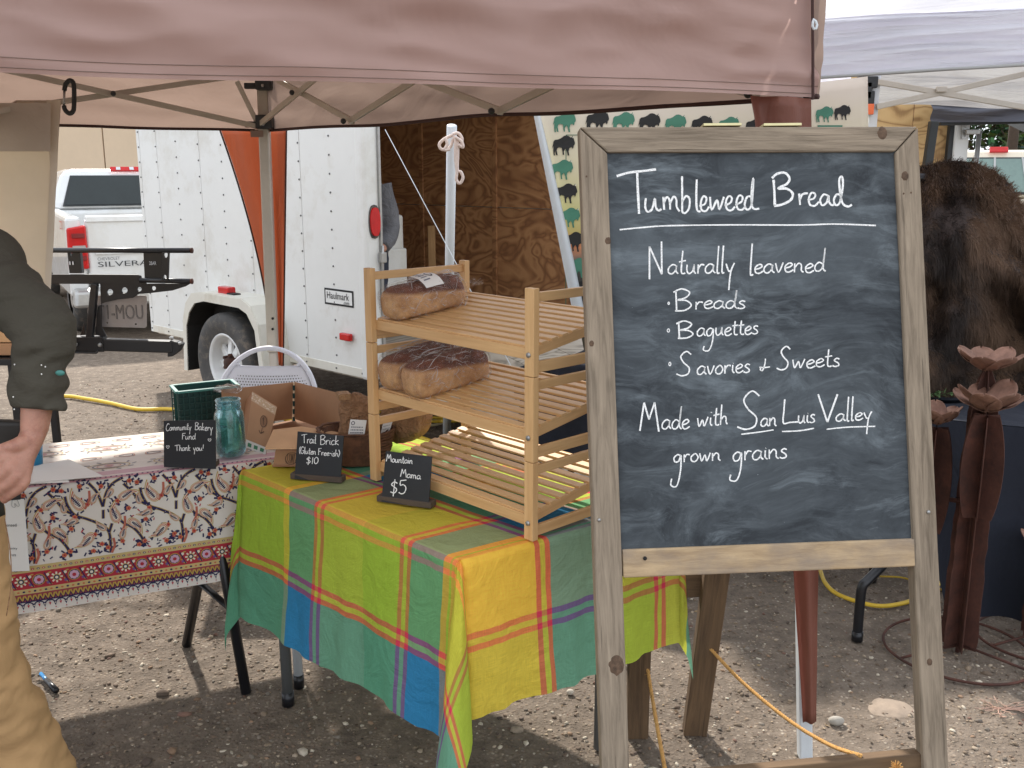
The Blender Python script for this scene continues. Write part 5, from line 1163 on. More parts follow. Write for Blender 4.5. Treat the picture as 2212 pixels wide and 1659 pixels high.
slate_sign('small black chalk sign reading Trail Brick for 10 dollars', zz4(1037, 740), zz4(1385, 775), zz4(1360, 1097), zz4(1013, 1074), (zz4(980, 1102), zz4(1368, 1134)), ZC,
    [W4('Trail', 1065, 1180, 828, 830, 32, 66), W4('Brick', 1205, 1352, 838, 842, 34, 70), W4('(Gluten', 1050, 1178, 905, 915, 24, 52), W4('Free-ish)', 1192, 1356, 917, 930, 23, 50), W4('$10', 1102, 1196, 985, 985, 26, 52, 1.7)])
slate_sign('small black chalk sign reading Mountain Mama for 5 dollars', zz4(1703, 888), zz4(2050, 932), zz4(2025, 1290), zz4(1668, 1243), (zz4(1630, 1272), zz4(2040, 1328)), ZC,
    [W4('Mountain', 1708, 1908, 965, 985, 26, 58, 1.7), W4('Mama', 1815, 1968, 1080, 1103, 28, 62, 1.7), W4('$5', 1735, 1862, 1213, 1215, 52, 104, 2.2)])
# paper sheets on the table
M_paper = basic('white_paper', lin(238, 236, 230), .8, 0, .02, 4, .05, 20)
for k, (q, lb) in enumerate((([(258*.576, 0)], ''),)): pass
ps = [G(72, 1008, ZC+.003), G(148, 992, ZC+.003), G(224, 1029, ZC+.003), G(70, 1043, ZC+.003)]
sh1 = MB().slab(ps, (0, 0, 1), .001).build('paper_sheet', M_paper, label='white paper sheet lying on the paisley table by the man', category='paper')
ps2 = [G(60, 1000, ZC+.001), G(130, 1006, ZC+.001), G(150, 1042, ZC+.001), G(40, 1046, ZC+.001)]
MB().slab(ps2, (0, 0, 1), .001).build('paper_sheet', M_paper, label='second paper sheet half under the larger one', category='paper')
cu = thing('cup', 'blue plastic cup half hidden behind the man\'s wrist', 'cup', tuple(G(70, 1010, ZC)+Vector((0, .05, 0)))); cc_ = G(52, 1016, ZC)+Vector((0, .06, 0))
MB().lathe(cc_, [(0, .002), (.026, .0), (.034, .11), (.036, .112), (.033, .108), (.025, .004)], 20).build('cup_body', basic('blue_plastic', lin(46, 140, 186), .3), cu, smooth=True)
# price sheet clipped to the cloth front
cq_ = [pc(.0, 0)]
def ck_(px, py, o=0.): 
    d = ray(px, py); pl = Plane(pA_-pin*.030, pin); return pl(px, py, o)
hp = thing('price_sheet', 'white printed sheet clipped to the front of the paisley cloth', 'paper', tuple(ck_(35, 1150)))
MB().slab([ck_(-14, 1078), ck_(52, 1078), ck_(64, 1233), ck_(-4, 1236)], pin, .0015).build('sheet', M_paper, hp)
MB().slab([ck_(22, 1066, .006), ck_(45, 1063, .006), ck_(45, 1078, .006), ck_(22, 1080, .006)], pin, .012).build('binder_clip', M_bracket, hp, bevel=.002)
MB().tube(smooth_line([ck_(27, 1078, .004), ck_(26, 1092, .006), ck_(33, 1094, .006), ck_(32, 1086, .006), ck_(38, 1092, .006), ck_(42, 1090, .006), ck_(37, 1078, .004)], 4), .0008, 5).build('clip_wire', M_steel, hp)
tx = MB(); g_ = lin(70, 70, 74)
for s_, x, y, w_, h_ in (('ensed', 14, 1137, 22, 7), ('Community', -4, 1188, 42, 7), ('us', 26, 1201, 9, 5)):
    a, b = ck_(x, y, .002), ck_(x+w_, y, .002); put_text(tx, s_, a, b-a, (0, 0, 1), width=(b-a).length, height=h_/2100*2.75, col=g_)
tx.build('printed_text', M_col, hp)

# ================================================================ BASKET AND PAPER BAGS
bs = G(762, 1012, ZC)+Vector((.0, .085, 0)); bk = thing('wicker_basket', 'brown twig basket holding paper bags behind the Trail Brick sign', 'basket', tuple(bs))
M_wick = basic('woven_twigs', lin(104, 70, 48), .8, 0, .4, 40, .3, 90, dirt=lin(66, 42, 30)); R_ = random.Random(9)
for k in range(15):
    z = .006+k*.0068; rr = .082+.022*(k/14)**.7
    MB().tube([bs+Vector(((rr+.003*math.sin(i*2.6+k*3.14))*math.cos(i*.21)*1.12, (rr+.003*math.sin(i*2.6+k*3.14))*math.sin(i*.21)*.85, z+.0025*math.sin(i*.7+k*1.7))) for i in range(30)], .0045, 5, closed=True).build('woven_twig', M_wick, bk, smooth=True)
MB().lathe(bs, [(0, .004), (.08, .004), (.098, .1)], 20).build('basket_liner', M_wick, bk)
def pbag(name, label, c, sx, sy, sz, rz, mt, lean, seed, group):
    t = thing(name, label, 'paper bag', tuple(c), rz, group)
    def f(p):
        q = p-c; k = (q.z/sz+1)/2; x, y, z = q; x = max(-sx*.92, min(sx*.92, x*1.25)); y = max(-sy*.95, min(sy*.95, y*1.2))*(1-.35*k)
        w_ = .012*ns(x*22+seed, y*22, z*18)+.006*ns(x*60, y*60, z*50+seed)
        v = Vector((x, y, z))+q.normalized()*w_+Vector((lean*k*sz, 0, 0)); return c+Matrix.Rotation(rz, 3, 'Z')@v
    MB().sphere(c, (sx, sy, sz), 34, 26, f=f).build('bag_body', mt, t, smooth=True); return t
M_kraft = cloth('kraft_paper', lin(168, 130, 92), 0, .75, 200, .12, .9, (22, 22, 22)); M_kraft2 = cloth('dark_kraft_paper', lin(158, 118, 84), 0, .7, 200, .15, 1., (26, 26, 26))
b1 = pbag('paper_bag', 'brown paper bag with a white tag standing in the basket', bs+Vector((.0, .0, .115)), .062, .045, .095, .1, M_kraft2, .1, 1, 'paper bags of bread')
b2 = pbag('paper_bag', 'crumpled lighter paper bag leaning out of the basket behind the rack post', bs+Vector((.135, .07, .125)), .075, .05, .085, -.5, M_kraft, .35, 5, 'paper bags of bread')
MB().box(bs+Vector((-.035, .0, .205)), (.04, .05, .02), rz=.4).build('folded_top', M_kraft, b1, bevel=.004)
def label_card(par, pts, Y, nm='tag', rows=7):
    q = [D(x, y, Y) for x, y in pts]; MB().slab(q, (0, 1, 0), .0012).build(nm, M_paper, par)
    fn = lambda u, v, o: q[0].lerp(q[1], u).lerp(q[3].lerp(q[2], u), v)+Vector((0, -1, 0))*(.0012+o); pr = Print(fn, .0003); R2 = random.Random(len(pts)+int(Y*100))
    pr.disc(.2, .12, .12, lin(70, 70, 84), 1, .07); pr.disc(.2, .12, .08, lin(230, 228, 226), 2, .045)
    for i in range(rows):
        y = .24+.7*i/rows
        x = .12
        while x < .84: w_ = .03+.08*R2.random(); pr.ngon([(x, y), (x+w_, y), (x+w_, y+.035), (x, y+.035)], lin(110, 110, 116)); x += w_+.03
    pr.build(nm+'_print', M_col, par)
label_card(b1, [(757, 906), (792, 908), (783, 966), (747, 968)], bs.y-.065); label_card(b2, [(829, 906), (850, 904), (842, 930), (822, 938)], bs.y+.0, rows=3)

# ================================================================ BAMBOO RACK
M_bam = wood('bamboo', lin(226, 186, 132), lin(196, 150, 98), 4, 70, .15, .45)
r0 = G(812, 1036, ZC); r1 = G(1147, 1165, ZC); rd = (r1-r0); rz_ = math.atan2(rd.y, rd.x); RL = rd.length; RDp = .345
rk = thing('bamboo_rack', 'three-tier bamboo display rack standing on the plaid cloth', 'rack', (r0.x, r0.y, ZC), rz_)
RT = 1.357-ZC; hs = [.0, RT*.322, RT*.66, RT]
PW = .030; PT = .019
lb = lambda mb, nm, bv=.0015: mb.build(nm, M_bam, rk, world=False, bevel=bv)
for m in range(3):
    z0, z1 = hs[m], hs[m+1]-.0015
    for X in (0, RL):
        for Y in (0, RDp):
            lb(MB().box((X, Y, (z0+z1)/2), (PW if Y == 0 else PT+.008, PT, z1-z0)), 'post')
        s = 1 if X == 0 else -1
        lb(MB().box((X, RDp/2, z1-.022), (.012, RDp-PT, .022)), 'end_rail'); lb(MB().box((X, RDp/2, z0+.020), (.012, RDp-PT, .026)), 'end_rail')
sz_ = [G(1145, 1115, 0), 0]
def zat(py, Y): return D(1145, py, Y).z-ZC
sh_z = [zat(1118, r1.y), zat(934, r1.y), zat(755, r1.y)]; slope = .052; slat0 = None
for i, z in enumerate(sh_z):
    zc = z-.014
    lb(MB().box((RL/2, .002+PT*.5, zc), (RL-PW, .012, .028)), 'front_rail')
    zb2 = zc+slope; lb(MB().box((RL/2, RDp-PT*.5, zb2), (RL-PW, .012, .028)), 'back_rail')
    for X in (PW*.5+.008, RL-PW*.5-.008): lb(MB().beam((X, .01, zc+.0), (X, RDp-.01, zb2), .014, .024), 'side_rail')
    for k in range(9):
        y = .022+k*(RDp-.04)/8.6; zz = zc+.013+slope*(y/RDp)
        if slat0 is None:
            slat0 = lb(MB().box((0, 0, 0), (RL-PW*1.0, .0215, .007)), 'slat', .001); slat0.location = (RL/2, y, zz); slat0.rotation_euler = (math.atan2(slope, RDp), 0, 0)
        else:
            c = share(slat0, rk, 'slat', (RL/2, y, zz)); c.rotation_euler = (math.atan2(slope, RDp), 0, 0)
    MB().lathe((RL, -PT*.5-.001, z-.012), [(0, .003), (.006, .003), (.0065, 0)], 14, axis=(0, -1, 0)).build('screw_head', M_steel, rk, world=False, smooth=True)
# ---- loaves
def crustm():
    n = NT('wholegrain_crust'); v = n.coord(); g_ = n.n('Attribute'); g_.attribute_name = 'top'; f = n.noise(v, 30, 6, .6)
    side_ = n.ramp(f, [(.3, lin(164, 118, 76)), (.7, lin(216, 172, 122))]); topc = n.ramp(f, [(.3, lin(74, 38, 26)), (.7, lin(128, 72, 46))])
    k = n.ramp(n.math('ADD', g_.outputs['Fac'], n.math('MULTIPLY', n.math('SUBTRACT', f, .5), .35)), [(.42, 0.), (.62, 1.)])
    return n.done(n.bsdf(n.mix(k, side_, topc), .75, 0, n.bump(n.noise(v, 120, 5, .7), .6, .004)))
M_crust = crustm()
def bagm():
    n = NT('clear_bread_bag'); v = n.coord(); g_ = n.n('BsdfGlossy'); g_.inputs['Roughness'].default_value = .12; n.set(g_.inputs[0], (.95, .93, .92))
    tr_ = n.n('BsdfTransparent'); n.set(tr_.inputs[0], (.97, .96, .95)); nb = n.bump(n.noise(v, 34, 4, .65, 2.5), 1., .02)
    n.t.links.new(nb, g_.inputs['Normal']); lw = n.n('Fresnel'); lw.inputs[0].default_value = 1.33; n.t.links.new(nb, lw.inputs['Normal'])
    cre = n.noise(n.coord(scale=(1, 1, 1)), 46, 3, .5, 3.); cre = n.ramp(n.math('ABSOLUTE', n.math('SUBTRACT', cre, .5)), [(.0, .6), (.014, .0)])
    df = n.n('BsdfDiffuse'); n.set(df.inputs[0], (.85, .8, .78)); m0 = n.n('MixShader'); n.t.links.new(n.math('MULTIPLY', cre, .35), m0.inputs[0]); n.t.links.new(tr_.outputs[0], m0.inputs[1]); n.t.links.new(df.outputs[0], m0.inputs[2])
    stk = n.ramp(n.noise(n.coord(scale=(3.2, 1., 1.6)), 38, 5, .6, 1.2), [(.60, 0.), (.66, 1.)]); stk2 = n.ramp(n.noise(n.coord(scale=(1., 3., 3.)), 26, 5, .6, 2.), [(.63, 0.), (.67, 1.)])
    hi = n.math('MULTIPLY', n.math('MAXIMUM', stk, stk2), .42)  # streak masks paint highlights into the film's gloss mix
    m = n.n('MixShader'); n.t.links.new(n.math('MINIMUM', n.math('ADD', n.math('MULTIPLY', lw.outputs[0], .10), n.math('MULTIPLY', hi, 1.)), .5), m.inputs[0]); n.t.links.new(m0.outputs[0], m.inputs[1]); n.t.links.new(g_.outputs[0], m.inputs[2]); return n.done(m.outputs[0])
M_bag = bagm()
nc_ = NT('plastic_highlight'); g1 = nc_.n('BsdfPrincipled'); g1.inputs['Base Color'].default_value = (.85, .82, .8, 1); g1.inputs['Roughness'].default_value = .2; t1_ = nc_.n('BsdfTransparent'); mm_ = nc_.n('MixShader'); mm_.inputs[0].default_value = .55  # see-through white for the highlight strips painted onto the bags
nc_.t.links.new(t1_.outputs[0], mm_.inputs[1]); nc_.t.links.new(g1.outputs[0], mm_.inputs[2]); M_highlight = nc_.done(mm_.outputs[0])
Rk = WM[rk.name]
def loaf(label, X, Y, tier, rot, seed, L=.225, W=.112, H=.112, tie=True, tag=False):
    z = sh_z[tier]+slope*(Y/RDp)-.0; c = Rk@Vector((X, Y, z+.001)); a = rz_+rot
    t = thing('bread_loaf', label, 'bread loaf', tuple(c), a, 'bagged loaves on the rack')
    tilt = Matrix.Rotation(0, 3, 'X'); sl_ = slope/RDp; dirY = Vector((-math.sin(-rot), math.cos(rot), 0))
    nrm = Vector((0, -sl_, 1)).normalized(); T_ = Matrix.Rotation(math.atan(sl_)*math.cos(rot), 3, 'X')@Matrix.Rotation(-math.atan(sl_)*math.sin(rot)*-1, 3, 'Y')
    def shape(p, g=1., wr=0.):
        x, y, zz = p; sx = math.copysign(min(1, abs(x))**.32, x) if False else x
        return p
    def surf(u, v, g=0., wr=0.):
        # u round the section, v along
        th = u*2*math.pi; vv = (v-.5)*2; e = (1-abs(vv)**9)**.33 if abs(vv) < 1 else 0
        cx, cz = math.cos(th), math.sin(th); k = 4.
        sup = (abs(cx)**k+abs(cz)**k)**(-1/k); x = cx*sup*W/2; q = cz*sup
        zz = H*.42+(q*H*.42 if q < 0 else q*H*.42)
        up = max(0, q); x *= (.93+.10*((q+1)/2)); zz += up**2*(H*.22*(1-(x/(W/2))**2*.75))*(.85+.15*math.cos(vv*1.5)); 
        x *= e; zz = H*.42+(zz-H*.42)*e; y = vv*L/2
        n3 = .0035*ns(x*25+seed, y*22, zz*25)+.0015*ns(x*90, y*90+seed, zz*90); r_ = Vector((x, 0, zz-H*.4)); r_ = r_.normalized() if r_.length > 1e-6 else Vector((0, 0, 1))
        y += math.copysign(.004, y)*(1-e)
        return Vector((x, y, zz))+r_*(n3+g+(wr*(1.6*abs(ns(x*22+seed*3, y*18, zz*22))+.9*abs(ns(x*60+y*30, y*44+seed, zz*60))) if wr else 0))
    def mk(g, wr, nu=44, nv=40, xt=0.):
        mb = MB(); vs = [surf(i/nu, lerp(.0005, .9995, j/nv), g, wr) for j in range(nv+1) for i in range(nu)]
        fs = [(j*nu+i, j*nu+(i+1) % nu, (j+1)*nu+(i+1) % nu, (j+1)*nu+i) for j in range(nv) for i in range(nu)]
        fs += [tuple(range(nu-1, -1, -1)), tuple(nv*nu+i for i in range(nu))]
        if xt: vs = [Vector((p.x, p.y*(1+xt), max(p.z, -.001))) for p in vs]
        vs = [T_@p for p in vs]; mb.add(vs, fs); return mb
    o = mk(0, 0).build('crust', M_crust, t, world=False, smooth=True); at = o.data.attributes.new('top', 'FLOAT', 'POINT')
    at.data.foreach_set('value', [min(1, max(0, (v.co.z-H*.40)/(H*.55))) for v in o.data.vertices])
    mk(.002, .008, 90, 70, .045).build('plastic_bag', M_bag, t, world=False, smooth=True)
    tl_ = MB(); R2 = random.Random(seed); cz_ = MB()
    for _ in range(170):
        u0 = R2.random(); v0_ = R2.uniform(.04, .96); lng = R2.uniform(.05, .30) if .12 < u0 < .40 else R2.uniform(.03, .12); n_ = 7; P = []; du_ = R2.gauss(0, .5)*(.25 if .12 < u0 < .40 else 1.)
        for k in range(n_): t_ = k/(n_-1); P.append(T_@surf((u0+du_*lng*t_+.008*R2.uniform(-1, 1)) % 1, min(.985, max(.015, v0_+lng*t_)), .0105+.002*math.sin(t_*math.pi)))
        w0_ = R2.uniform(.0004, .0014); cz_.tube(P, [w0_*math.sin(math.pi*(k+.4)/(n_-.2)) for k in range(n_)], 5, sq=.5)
    cz_.build('bag_highlights', M_highlight, t, world=False, smooth=True, kind='stuff')  # pale strips laid along the film's folds as painted highlights
    if tie:
        y0 = L/2*1.04; n_ = 14
        tl_.tube([(0, y0-.012, .05), (0, y0+.008, .055), (0, y0+.02, .06)], [.02, .006, .006], 10)
        def fan(u, v): a_ = (u-.5)*2.6; r_ = .006+.05*v; return Vector((math.sin(a_)*r_, y0+.02+math.cos(a_)*r_*.7, .06+.3*r_+.008*math.sin(u*26)*v))
        tl_.grid(fan, 26, 6)
    else:
        def fl2(u, v): return Vector(((u-.5)*W*.75*(1-.25*v), L/2*1.03+v*.075, .045*(1-v)**2+.004+.006*ns(u*7, v*5, seed)))
        tl_.grid(fl2, 16, 10)
    tl_.build('bag_end', M_bag, t, world=False, smooth=True)
    if tag:
        def tg(u, v, o=0.):
            return T_@surf(lerp(.285, .115, v), lerp(.36, .60, u)+.06*v, .0135+o)
        MB().grid(tg, 8, 8).build('label', M_paper, t, world=False, smooth=True)
        pr = Print(lambda u, v, o: tg(u, v, .0006+o), .0003); pr.disc(.72, .45, .13, lin(80, 80, 92), 1, .2); pr.disc(.72, .45, .09, lin(225, 222, 220), 2, .14)
        for i in range(5): pr.ngon([(.16, .15+.14*i), (.5, .15+.14*i), (.5, .2+.14*i), (.16, .2+.14*i)], lin(130, 130, 140))
        pr.mb.build('label_print', M_col, t, world=False)
    return t
loaf('bagged brown loaf with a white label, alone on the top tier', .095, .120, 2, -.14, 1, .235, H=.088, tag=True)
loaf('bagged dark loaf at the left end of the middle tier', .070, .122, 1, -.05, 3, .24, H=.094, tie=False)
loaf('bagged dark loaf lying in front of another on the middle tier', .190, .118, 1, -.10, 6, .25, H=.094, tie=False)
# ================================================================ CHALKBOARD EASEL
M_barn = wood('weathered_barn_wood', lin(164, 148, 128), lin(88, 76, 62), 7, 95, 1., .85, knots=.75)
M_barnb = wood('paler_barn_wood', lin(196, 170, 134), lin(140, 116, 88), 9, 60, .7, .85, stain=lin(120, 112, 108))
M_barnd = wood('brown_aged_lumber', lin(116, 92, 66), lin(64, 48, 34), 5, 70, .7, .85, knots=.6)
def boardmat():
    n = NT('smudged_blackboard'); v = n.coord('UV')
    def rot(sx, sy, a, lx=0):
        c = n.n('TexCoord'); mp = n.n('Mapping'); n.t.links.new(c.outputs['UV'], mp.inputs['Vector']); mp.inputs['Scale'].default_value = (sx, sy, 1); mp.inputs['Rotation'].default_value = (0, 0, a); mp.inputs['Location'].default_value = (lx, lx*.7, 0); return mp.outputs[0]
    def warp(v, k):
        nz_ = n.n('TexNoise'); n.t.links.new(rot(2.2, 2.2, 0, 4), nz_.inputs['Vector']); nz_.inputs['Scale'].default_value = 1.; nz_.inputs['Detail'].default_value = 3
        va_ = n.n('VectorMath'); va_.operation = 'SCALE'; n.t.links.new(nz_.outputs['Color'], va_.inputs[0]); va_.inputs['Scale'].default_value = k
        vb_ = n.n('VectorMath'); n.t.links.new(v, vb_.inputs[0]); n.t.links.new(va_.outputs[0], vb_.inputs[1]); return vb_.outputs[0]
    s1 = n.ramp(n.noise(warp(rot(2.2, 20, .10), 5.), 1., 8, .72, .4), [(.50, 0.), (.80, 1.)]); s3 = n.ramp(n.noise(warp(rot(1.8, 22, -.75, 9), 6.), 1., 8, .72, .4), [(.52, 0.), (.80, 1.)])
    s2 = n.ramp(n.noise(warp(rot(2.0, 18, .8, 15), 5.), 1., 8, .72, .4), [(.55, 0.), (.82, 1.)]); area = n.ramp(n.noise(rot(2.4, 2.4, 0, 3), 1., 5, .6), [(.38, .15), (.62, 1.)]); area2 = n.ramp(n.noise(rot(3, 3, 0, 33), 1., 5, .6), [(.40, .1), (.6, 1.)])
    cloud = n.ramp(n.noise(warp(rot(3, 5, .3, 13), 2.), 1., 8, .7, .5), [(.38, 0.), (.78, 1.)])
    sm = n.math('ADD', n.math('ADD', n.math('MULTIPLY', n.math('MAXIMUM', s1, s2), area), n.math('MULTIPLY', s3, area2)), n.math('MULTIPLY', cloud, .55))
    base = n.ramp(n.noise(rot(5, 5, 0, 1), 1., 4), [(.3, lin(42, 46, 50)), (.7, lin(51, 56, 61))])
    col = n.mix(n.math('MINIMUM', n.math('MULTIPLY', sm, .68), .85), base, lin(138, 148, 154))
    spk = n.ramp(n.noise(rot(160, 160, 0), 1., 1), [(.80, 0.), (.86, .6)]); col = n.mix(spk, col, lin(190, 198, 204))
    return n.done(n.bsdf(col, .72, 0, n.bump(n.noise(rot(90, 90, 0), 1., 3), .12, .002), Specular_IOR_Level=.3))
M_board = boardmat()
e1, e2, e3 = D(1300, 1659, 1.87), D(2050, 1659, 1.93), D(1252, 275, 2.155)
BP = plane3(e1, e2, e3); Bn = BP.n
if Bn.y < 0: Bn = -Bn; BP.n = Bn
def bp(x, y, o=0.): return BP(x, y, o)
def ext(x0, y0, x1, y1, z=0.012):
    """continue the image line through two points down the board plane to height z"""
    p, q = bp(x0, y0), bp(x1, y1); d = q-p; return q+d*((z-q.z)/d.z)
ea = thing('chalkboard_easel', 'large A-frame chalkboard in weathered wood listing Tumbleweed Bread goods', 'chalkboard', tuple((ext(1252, 275, 1300, 1659)+ext(1985, 275, 2050, 1659))/2))
TH_ = .036
def plank(pts, nm, mt, th=TH_, off=0.): return MB().slab([p-Bn*off for p in pts], Bn, th).build(nm, mt, ea, bevel=.0035)
Lo, Li, Ro, Ri = ext(1252, 275, 1300, 1659), ext(1312, 331, 1360, 1659), ext(1985, 275, 2050, 1659), ext(1935, 331, 1996, 1659)
plank([bp(1252, 276), bp(1312, 331), Li, Lo], 'stile', M_barn); plank([bp(1935, 329), bp(1984, 275), Ro, Ri], 'stile', M_barn)
plank([bp(1253, 274), bp(1983, 273), bp(1934, 327), bp(1313, 329)], 'top_rail', M_barn)
plank([bp(1345, 1188), bp(1978, 1164), bp(1980, 1224), bp(1347, 1249)], 'lower_rail', M_barnb, off=-.001)
a0, a1 = bp(1330, 1695), bp(1999, 1632); b0_, b1_ = bp(1330, 1755), bp(1999, 1692)
plank([a0, a1, b1_, b0_], 'foot_rail', M_barnd, off=-.012)
q = [bp(1300, 320), bp(1945, 318), bp(1985, 1180), bp(1335, 1200)]; sl_mb = MB(); bq = [k+Bn*.010 for k in q]
W_ = (bq[1]-bq[0]).length; H_ = (bq[3]-bq[0]).length
sl_mb.add(bq, [(0, 1, 2, 3)], [[(0, H_), (W_, H_), (W_, 0), (0, 0)]]); bq2 = [k+Bn*.016 for k in q]; sl_mb.add(bq2, [(3, 2, 1, 0)], [[(0, 0)]*4]); sl_mb.build('blackboard', M_board, ea)
for x0 in (1520, 1650): MB().slab([bp(x0, 266), bp(x0+82, 265), bp(x0+82, 271), bp(x0, 272)], Bn, .03).build('hinge', basic('brass_hinge', lin(206, 196, 150), .35, .6), ea, bevel=.001)
M_knot = basic('dark_wood_knot', lin(92, 72, 56), .85, 0, .6, 90, .6, 160)
def knot(x, y, r, ry=None, ring=True):
    for k, (rr, c) in enumerate(((1., M_barn), (.8, M_knot))):
        if k == 0: continue
        R_k = r/2100*2.1; pk_ = []
        kb = MB(); ring_ = [(math.cos(i*math.pi/12)*(1+.25*ns(i*.6, x)), math.sin(i*math.pi/12)*(1.3+.3*ns(i*.6, y)) ) for i in range(24)]
        for q_, hh in ((.95, -.0006), (.75, .0008), (.5, .0011), (.2, .0012)): pk_ += [bp(x+a*r*q_, y+b*r*q_, hh) for a, b in ring_]
        kb.add(pk_, [(j*24+i, j*24+(i+1) % 24, (j+1)*24+(i+1) % 24, (j+1)*24+i) for j in range(3) for i in range(24)]+[tuple(72+i for i in range(24))])
        kb.build('knot', c, ea, smooth=True)
for x, y, r in ((1332, 1437, 19), (1906, 288, 12), (1955, 380, 9), (1313, 520, 7), (1278, 742, 6), (1267, 381, 2), (2008, 1430, 7), (1952, 418, 2), (1968, 416, 2)): knot(x, y, r)
MB().sphere(bp(2005, 1106, .001), .0045, 10, 6).build('screw_head', M_steel, ea, smooth=True); MB().sphere(bp(1294, 1123, .001), .004, 10, 6).build('screw_head', M_steel, ea, smooth=True)
MB().sphere(bp(1393, 1206, .001), .0045, 8, 6).build('nail_hole', M_dark, ea)
# rear frame of the A: two legs, cross rails
apx = Vector((0, 0, 0))
f1, f2 = G(1500, 1582), G(1376, 1588)
tR, tL = bp(1690, 300)+Bn*.045, bp(1420, 300)+Bn*.045
def rleg(f, t, w_, nm='rear_leg'): MB().beam((f.x, f.y, .0), t, w_, .036, up=(0, -1, .3)).build(nm, M_barnd, ea, bevel=.003)
rleg(f1, tR, .068); rleg(f2, tL, .062)
MB().beam(tL, tR, .03, .06).build('rear_rail', M_barnd, ea, bevel=.003)
p1, p2 = f2.lerp(tL, .30), f1.lerp(tR, .30); MB().beam(p1+Vector((0, .03, 0)), p2+Vector((0, .03, 0)), .02, .07).build('rear_rail', M_barnd, ea, bevel=.003)
# handwriting, traced line by line on the board
pr = Print(lambda x, y, o: bp(x, y, -.0098+o), .0004)
def ZA(x, y): return (1238.4+.3515*x, 247.7+.3515*y)
def ZBq(x, y): return (1238.4+.3515*x, 720+.3515*y)
def HB(z, t, x0, x1, y0, y1, xh, asc, wd, dsc=None, slant=.12): a, b = z(x0, y0), z(x1, y1); hand(pr, t, a[0], b[0], a[1], b[1], xh*.3515, asc*.3515, CH_W, wd, (dsc or xh*1.3)*.3515, slant)
def LN(z, pts, wd, sm=5): pr.line([z(*p) for p in pts], wd, CH_W, 1, sm, rough=.3)
A_ = ZA
LN(A_, [(272, 372), (350, 350), (440, 340), (515, 330)], 5.0); LN(A_, [(398, 345), (402, 450), (410, 605)], 5.2)
LN(A_, [(452, 508), (448, 560), (462, 592), (490, 575), (508, 510), (512, 560), (530, 585), (548, 575)], 4.4)
LN(A_, [(560, 500), (565, 580)], 4.4, 1); LN(A_, [(563, 540), (580, 503), (598, 520), (602, 578)], 4.4); LN(A_, [(602, 540), (622, 500), (640, 515), (642, 560), (660, 590)], 4.4)
LN(A_, [(675, 372), (676, 480), (676, 596)], 4.5); LN(A_, [(676, 530), (700, 495), (722, 515), (718, 570), (695, 600), (676, 594)], 4.4)
LN(A_, [(766, 392), (763, 500), (768, 580), (790, 590)], 4.5); LN(A_, [(782, 555), (815, 545), (826, 510), (808, 496), (792, 530), (795, 578), (822, 588), (842, 560)], 4.2)
LN(A_, [(848, 500), (858, 580), (892, 520), (905, 578), (934, 500)], 4.4)
LN(A_, [(938, 555), (975, 535), (982, 505), (962, 497), (946, 530), (952, 575), (980, 583), (1002, 560)], 4.2); LN(A_, [(1004, 550), (1042, 530), (1048, 500), (1028, 492), (1012, 525), (1018, 572), (1046, 580), (1068, 555)], 4.2)
LN(A_, [(1105, 500), (1078, 500), (1062, 545), (1075, 578), (1100, 560), (1112, 470), (1115, 385), (1104, 470), (1106, 550), (1122, 575), (1152, 572)], 4.4)
LN(A_, [(1240, 395), (1245, 470), (1248, 555)], 5.2); LN(A_, [(1230, 385), (1262, 358), (1310, 352), (1338, 385), (1322, 420), (1268, 448), (1322, 450), (1358, 480), (1345, 520), (1290, 548), (1242, 556)], 5.2)
LN(A_, [(1398, 480), (1404, 550)], 4.4, 1); LN(A_, [(1402, 520), (1418, 485), (1452, 478)], 4.4); LN(A_, [(1450, 520), (1488, 510), (1498, 485), (1475, 475), (1458, 510), (1465, 548), (1495, 555), (1520, 530)], 4.2)
LN(A_, [(1578, 495), (1550, 485), (1528, 520), (1540, 552), (1568, 535), (1580, 492), (1582, 530), (1600, 552), (1615, 545)], 4.4); LN(A_, [(1658, 490), (1630, 485), (1612, 520), (1625, 552), (1650, 530), (1668, 430), (1662, 375), (1645, 400), (1655, 500), (1670, 545), (1700, 560), (1724, 548)], 4.5)
LN(A_, [(290, 703), (420, 690), (600, 678), (1000, 673), (1400, 674), (1620, 668), (1872, 677)], 3.2)
HB(A_, 'N', 470, 572, 995, 985, 95, 212, 3.8, None, .0); HB(A_, 'aturally', 585, 1000, 975, 972, 58, 170, 3.2, 105); HB(A_, 'l', 1084, 1120, 985, 983, 60, 195, 3.4); HB(A_, 'eavened', 1118, 1560, 970, 962, 56, 145, 3.2)
HB(A_, 'B', 622, 742, 1203, 1203, 60, 132, 3.2, None, 0.); HB(A_, 'reads', 752, 1070, 1192, 1190, 48, 112, 3.); HB(A_, 'B', 640, 752, 1370, 1370, 45, 104, 3.2, None, 0.); HB(A_, 'aguettes', 765, 1148, 1362, 1348, 50, 98, 2.9, 90)
for x, y, r in ((593, 1157, 7), (591, 1325, 10)): pr.line([ZA(x+r*.7*math.cos(a), y+r*math.sin(a)) for a in [i*.7 for i in range(10)]], 2., CH_W, 1, 2)
pr.line([ZBq(600+6*math.cos(a), 188+11*math.sin(a)) for a in [i*.7 for i in range(10)]], 2., CH_W, 1, 2)
B_ = ZBq
HB(B_, 'S', 640, 730, 258, 255, 60, 140, 3.2, None, .1); HB(B_, 'avories', 765, 1098, 256, 240, 52, 72, 3.); LN(B_, [(1152, 208), (1185, 210), (1218, 206)], 2.8); LN(B_, [(1190, 155), (1186, 190), (1172, 228), (1158, 222), (1165, 205)], 2.8)
HB(B_, 'S', 1258, 1335, 218, 215, 60, 135, 3.2, None, .2); HB(B_, 'weets', 1352, 1652, 212, 204, 50, 125, 3.)
